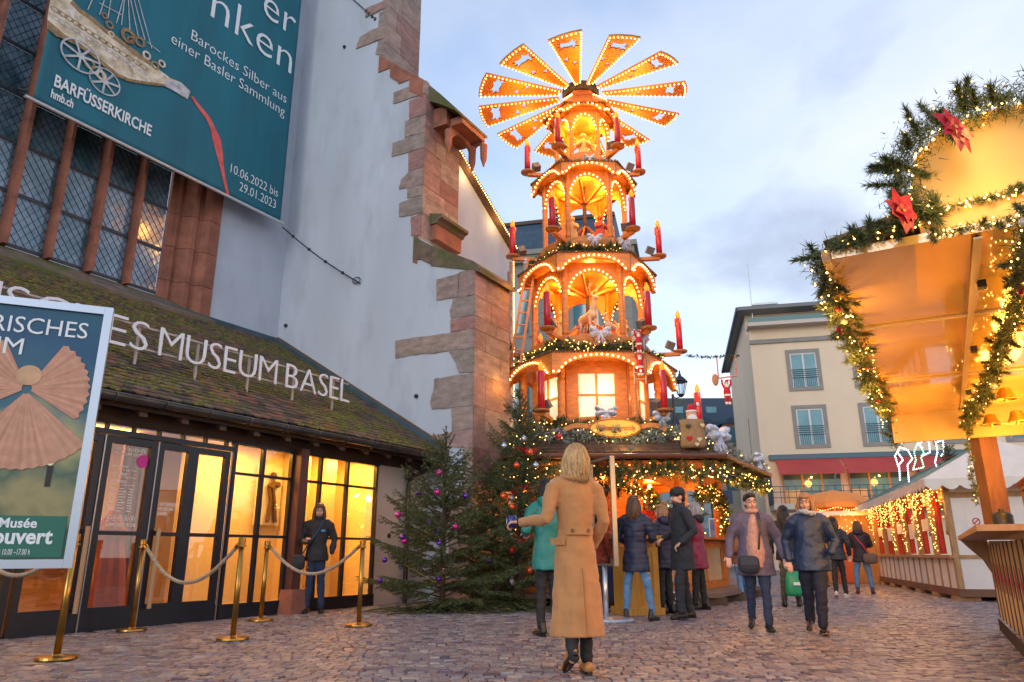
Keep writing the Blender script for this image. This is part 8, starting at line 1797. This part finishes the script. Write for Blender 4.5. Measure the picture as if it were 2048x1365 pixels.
# ------------------------------------------------------------------ carved figures on the pyramid tiers
m_carv = mat('carved_pale', (0.66, 0.46, 0.26), .5, var=.25, vscale=8); m_carr = mat('carved_robe', (0.52, 0.07, 0.03), .6, var=.2, vscale=6); m_cary = mat('carved_yellow', (0.66, 0.40, 0.12), .5, var=.2, vscale=6)
def fig(nm, lab, cat, loc_, build_, m, rz=0.0, s=1.0, vox=.016):
    b = MB(); build_(b); o = link(nm, blob(b, vox, 2, nm, m)); tag(o, lab, cat); o.location = W(loc_); o.rotation_euler = (0, 0, rz); o.scale = (s,)*3; return o
def deer(b, antl=True):
    limb(b, [(0, .22, .52), (0, 0, .50), (0, -.22, .54)], [.11, .115, .12], 12)
    limb(b, [(0, -.24, .56), (0, -.32, .76), (0, -.36, .90)], [.085, .06, .05], 10); limb(b, [(0, -.34, .92), (0, -.44, .89), (0, -.50, .86)], [.055, .045, .03], 10)
    for s in (-1, 1):
        limb(b, [(s*.07, -.22, .48), (s*.07, -.23, .26), (s*.07, -.22, .02)], [.05, .028, .024], 8); limb(b, [(s*.07, .22, .48), (s*.075, .19, .30), (s*.075, .26, .18), (s*.075, .24, .02)], [.065, .035, .026, .024], 8); limb(b, [(s*.05, -.33, .96), (s*.10, -.31, 1.0)], [.022, .012], 6)
        if antl: limb(b, [(s*.03, -.34, .96), (s*.09, -.30, 1.10), (s*.10, -.34, 1.26)], [.016, .014, .012], 6); limb(b, [(s*.085, -.31, 1.08), (s*.16, -.33, 1.18)], [.013, .011], 6); limb(b, [(s*.095, -.32, 1.17), (s*.05, -.36, 1.26)], [.012, .011], 6)
def sheep(b): 
    limb(b, [(0, .14, .33), (0, -.14, .34)], [.13, .13], 12); limb(b, [(0, -.20, .42), (0, -.28, .46), (0, -.34, .43)], [.07, .06, .04], 10)
    for s in (-1, 1): limb(b, [(s*.07, -.12, .3), (s*.07, -.12, .02)], [.03, .025], 8); limb(b, [(s*.07, .14, .3), (s*.07, .14, .02)], [.03, .025], 8)
def robed(b, h=1.0, wings=False, arms_=True):
    loft(b, [((0, 0, 0), .20, .17), ((0, 0, .25*h), .17, .14), ((0, 0, .55*h), .13, .10), ((0, 0, .72*h), .15, .10), ((0, 0, .80*h), .06, .06)], 18, lambda t_, a: 1 + .06*max(0, .7 - t_)*math.sin(8*a)); b.ball((0, 0, .90*h), .085, 12, 9); limb(b, [(0, 0, .78*h), (0, 0, .86*h)], [.05, .05], 8)
    if arms_:
        for s in (-1, 1): limb(b, [(s*.13, 0, .72*h), (s*.17, -.08, .58*h), (s*.06, -.16, .62*h)], [.05, .05, .035], 8)
    if wings:
        for s in (-1, 1):
            for j in range(5): limb(b, [(s*.08, .10, .70*h), (s*(.22 + .04*j), .14, (.95 - .12*j)*h), (s*(.30 + .02*j), .14, (.70 - .15*j)*h)], [.035, .032, .018], 6)
z2 = TIERS[1]['zf'] + .12; z3 = TIERS[2]['zf'] + .12; z4 = TIERS[3]['zf'] + .0
fig('deer_figure', 'carved pale stag with antlers on the second pyramid tier', 'figurine', (-.08, -.60, z2 + .05), deer, m_carv, R(24), .98); fig('sheep_figure', 'carved fawn standing beside the stag on second tier', 'figurine', (.42, -.54, z2 + .05), lambda b: deer(b, False), m_carv, R(-40), .62)
fig('forester_figure', 'carved yellow robed figure beside the stag on second tier', 'figurine', (-.62, -.30, z2), lambda b: robed(b, 1.0), m_cary, R(-30), .85); fig('snowman_figure', 'carved pale robed figure beside the fawn on second tier', 'figurine', (.72, -.10, z2), lambda b: robed(b, .9), m_carv, R(30), .85)
fig('shepherd_figure', 'carved yellow hooded figure on the third pyramid tier', 'figurine', (-.32, -.38, z3), lambda b: robed(b, 1.0), m_cary, R(-10), .80); fig('king_figure', 'carved king in red robe on the third pyramid tier', 'figurine', (.30, -.30, z3), lambda b: robed(b, 1.05), m_carr, R(20), .84); fig('lamb_figure', 'carved lamb lying at the pole on third tier', 'figurine', (-.02, -.5, z3), sheep, m_carv, R(80), .5)
fig('angel_figure', 'carved golden angel praying in the topmost pyramid tier', 'figurine', (0.0, -.22, z4), lambda b: robed(b, 1.0, True), m_cary, 0, .98)
# mugs of mulled wine left on the standing table
for i, (x, y, lab) in enumerate(((-.18, -.12, 'dark blue mug on standing table nearest its edge'), (.12, .05, 'dark blue mug in the middle of the standing table'), (.22, -.2, 'dark blue mug at the corner of the standing table'))):
    t = thing('mug', lab, 'mug', tb.location + Vector((x, y, 1.15)), i, 'mugs on the standing table'); q = MB(); q.lathe([(.036, 0), (.040, .01), (.041, .095), (.038, .097), (.036, .02), (.001, .02)], seg=16, cap=False); q.build('cup', MATS['mug_blue'], t, True); q = MB(); q.tube([(.038 + .028*math.sin(math.pi*j/8), 0, .02 + .06*j/8) for j in range(9)], .006, 6); q.build('handle', MATS['mug_blue'], t)
bpy.data.scenes.remove(BENCH)
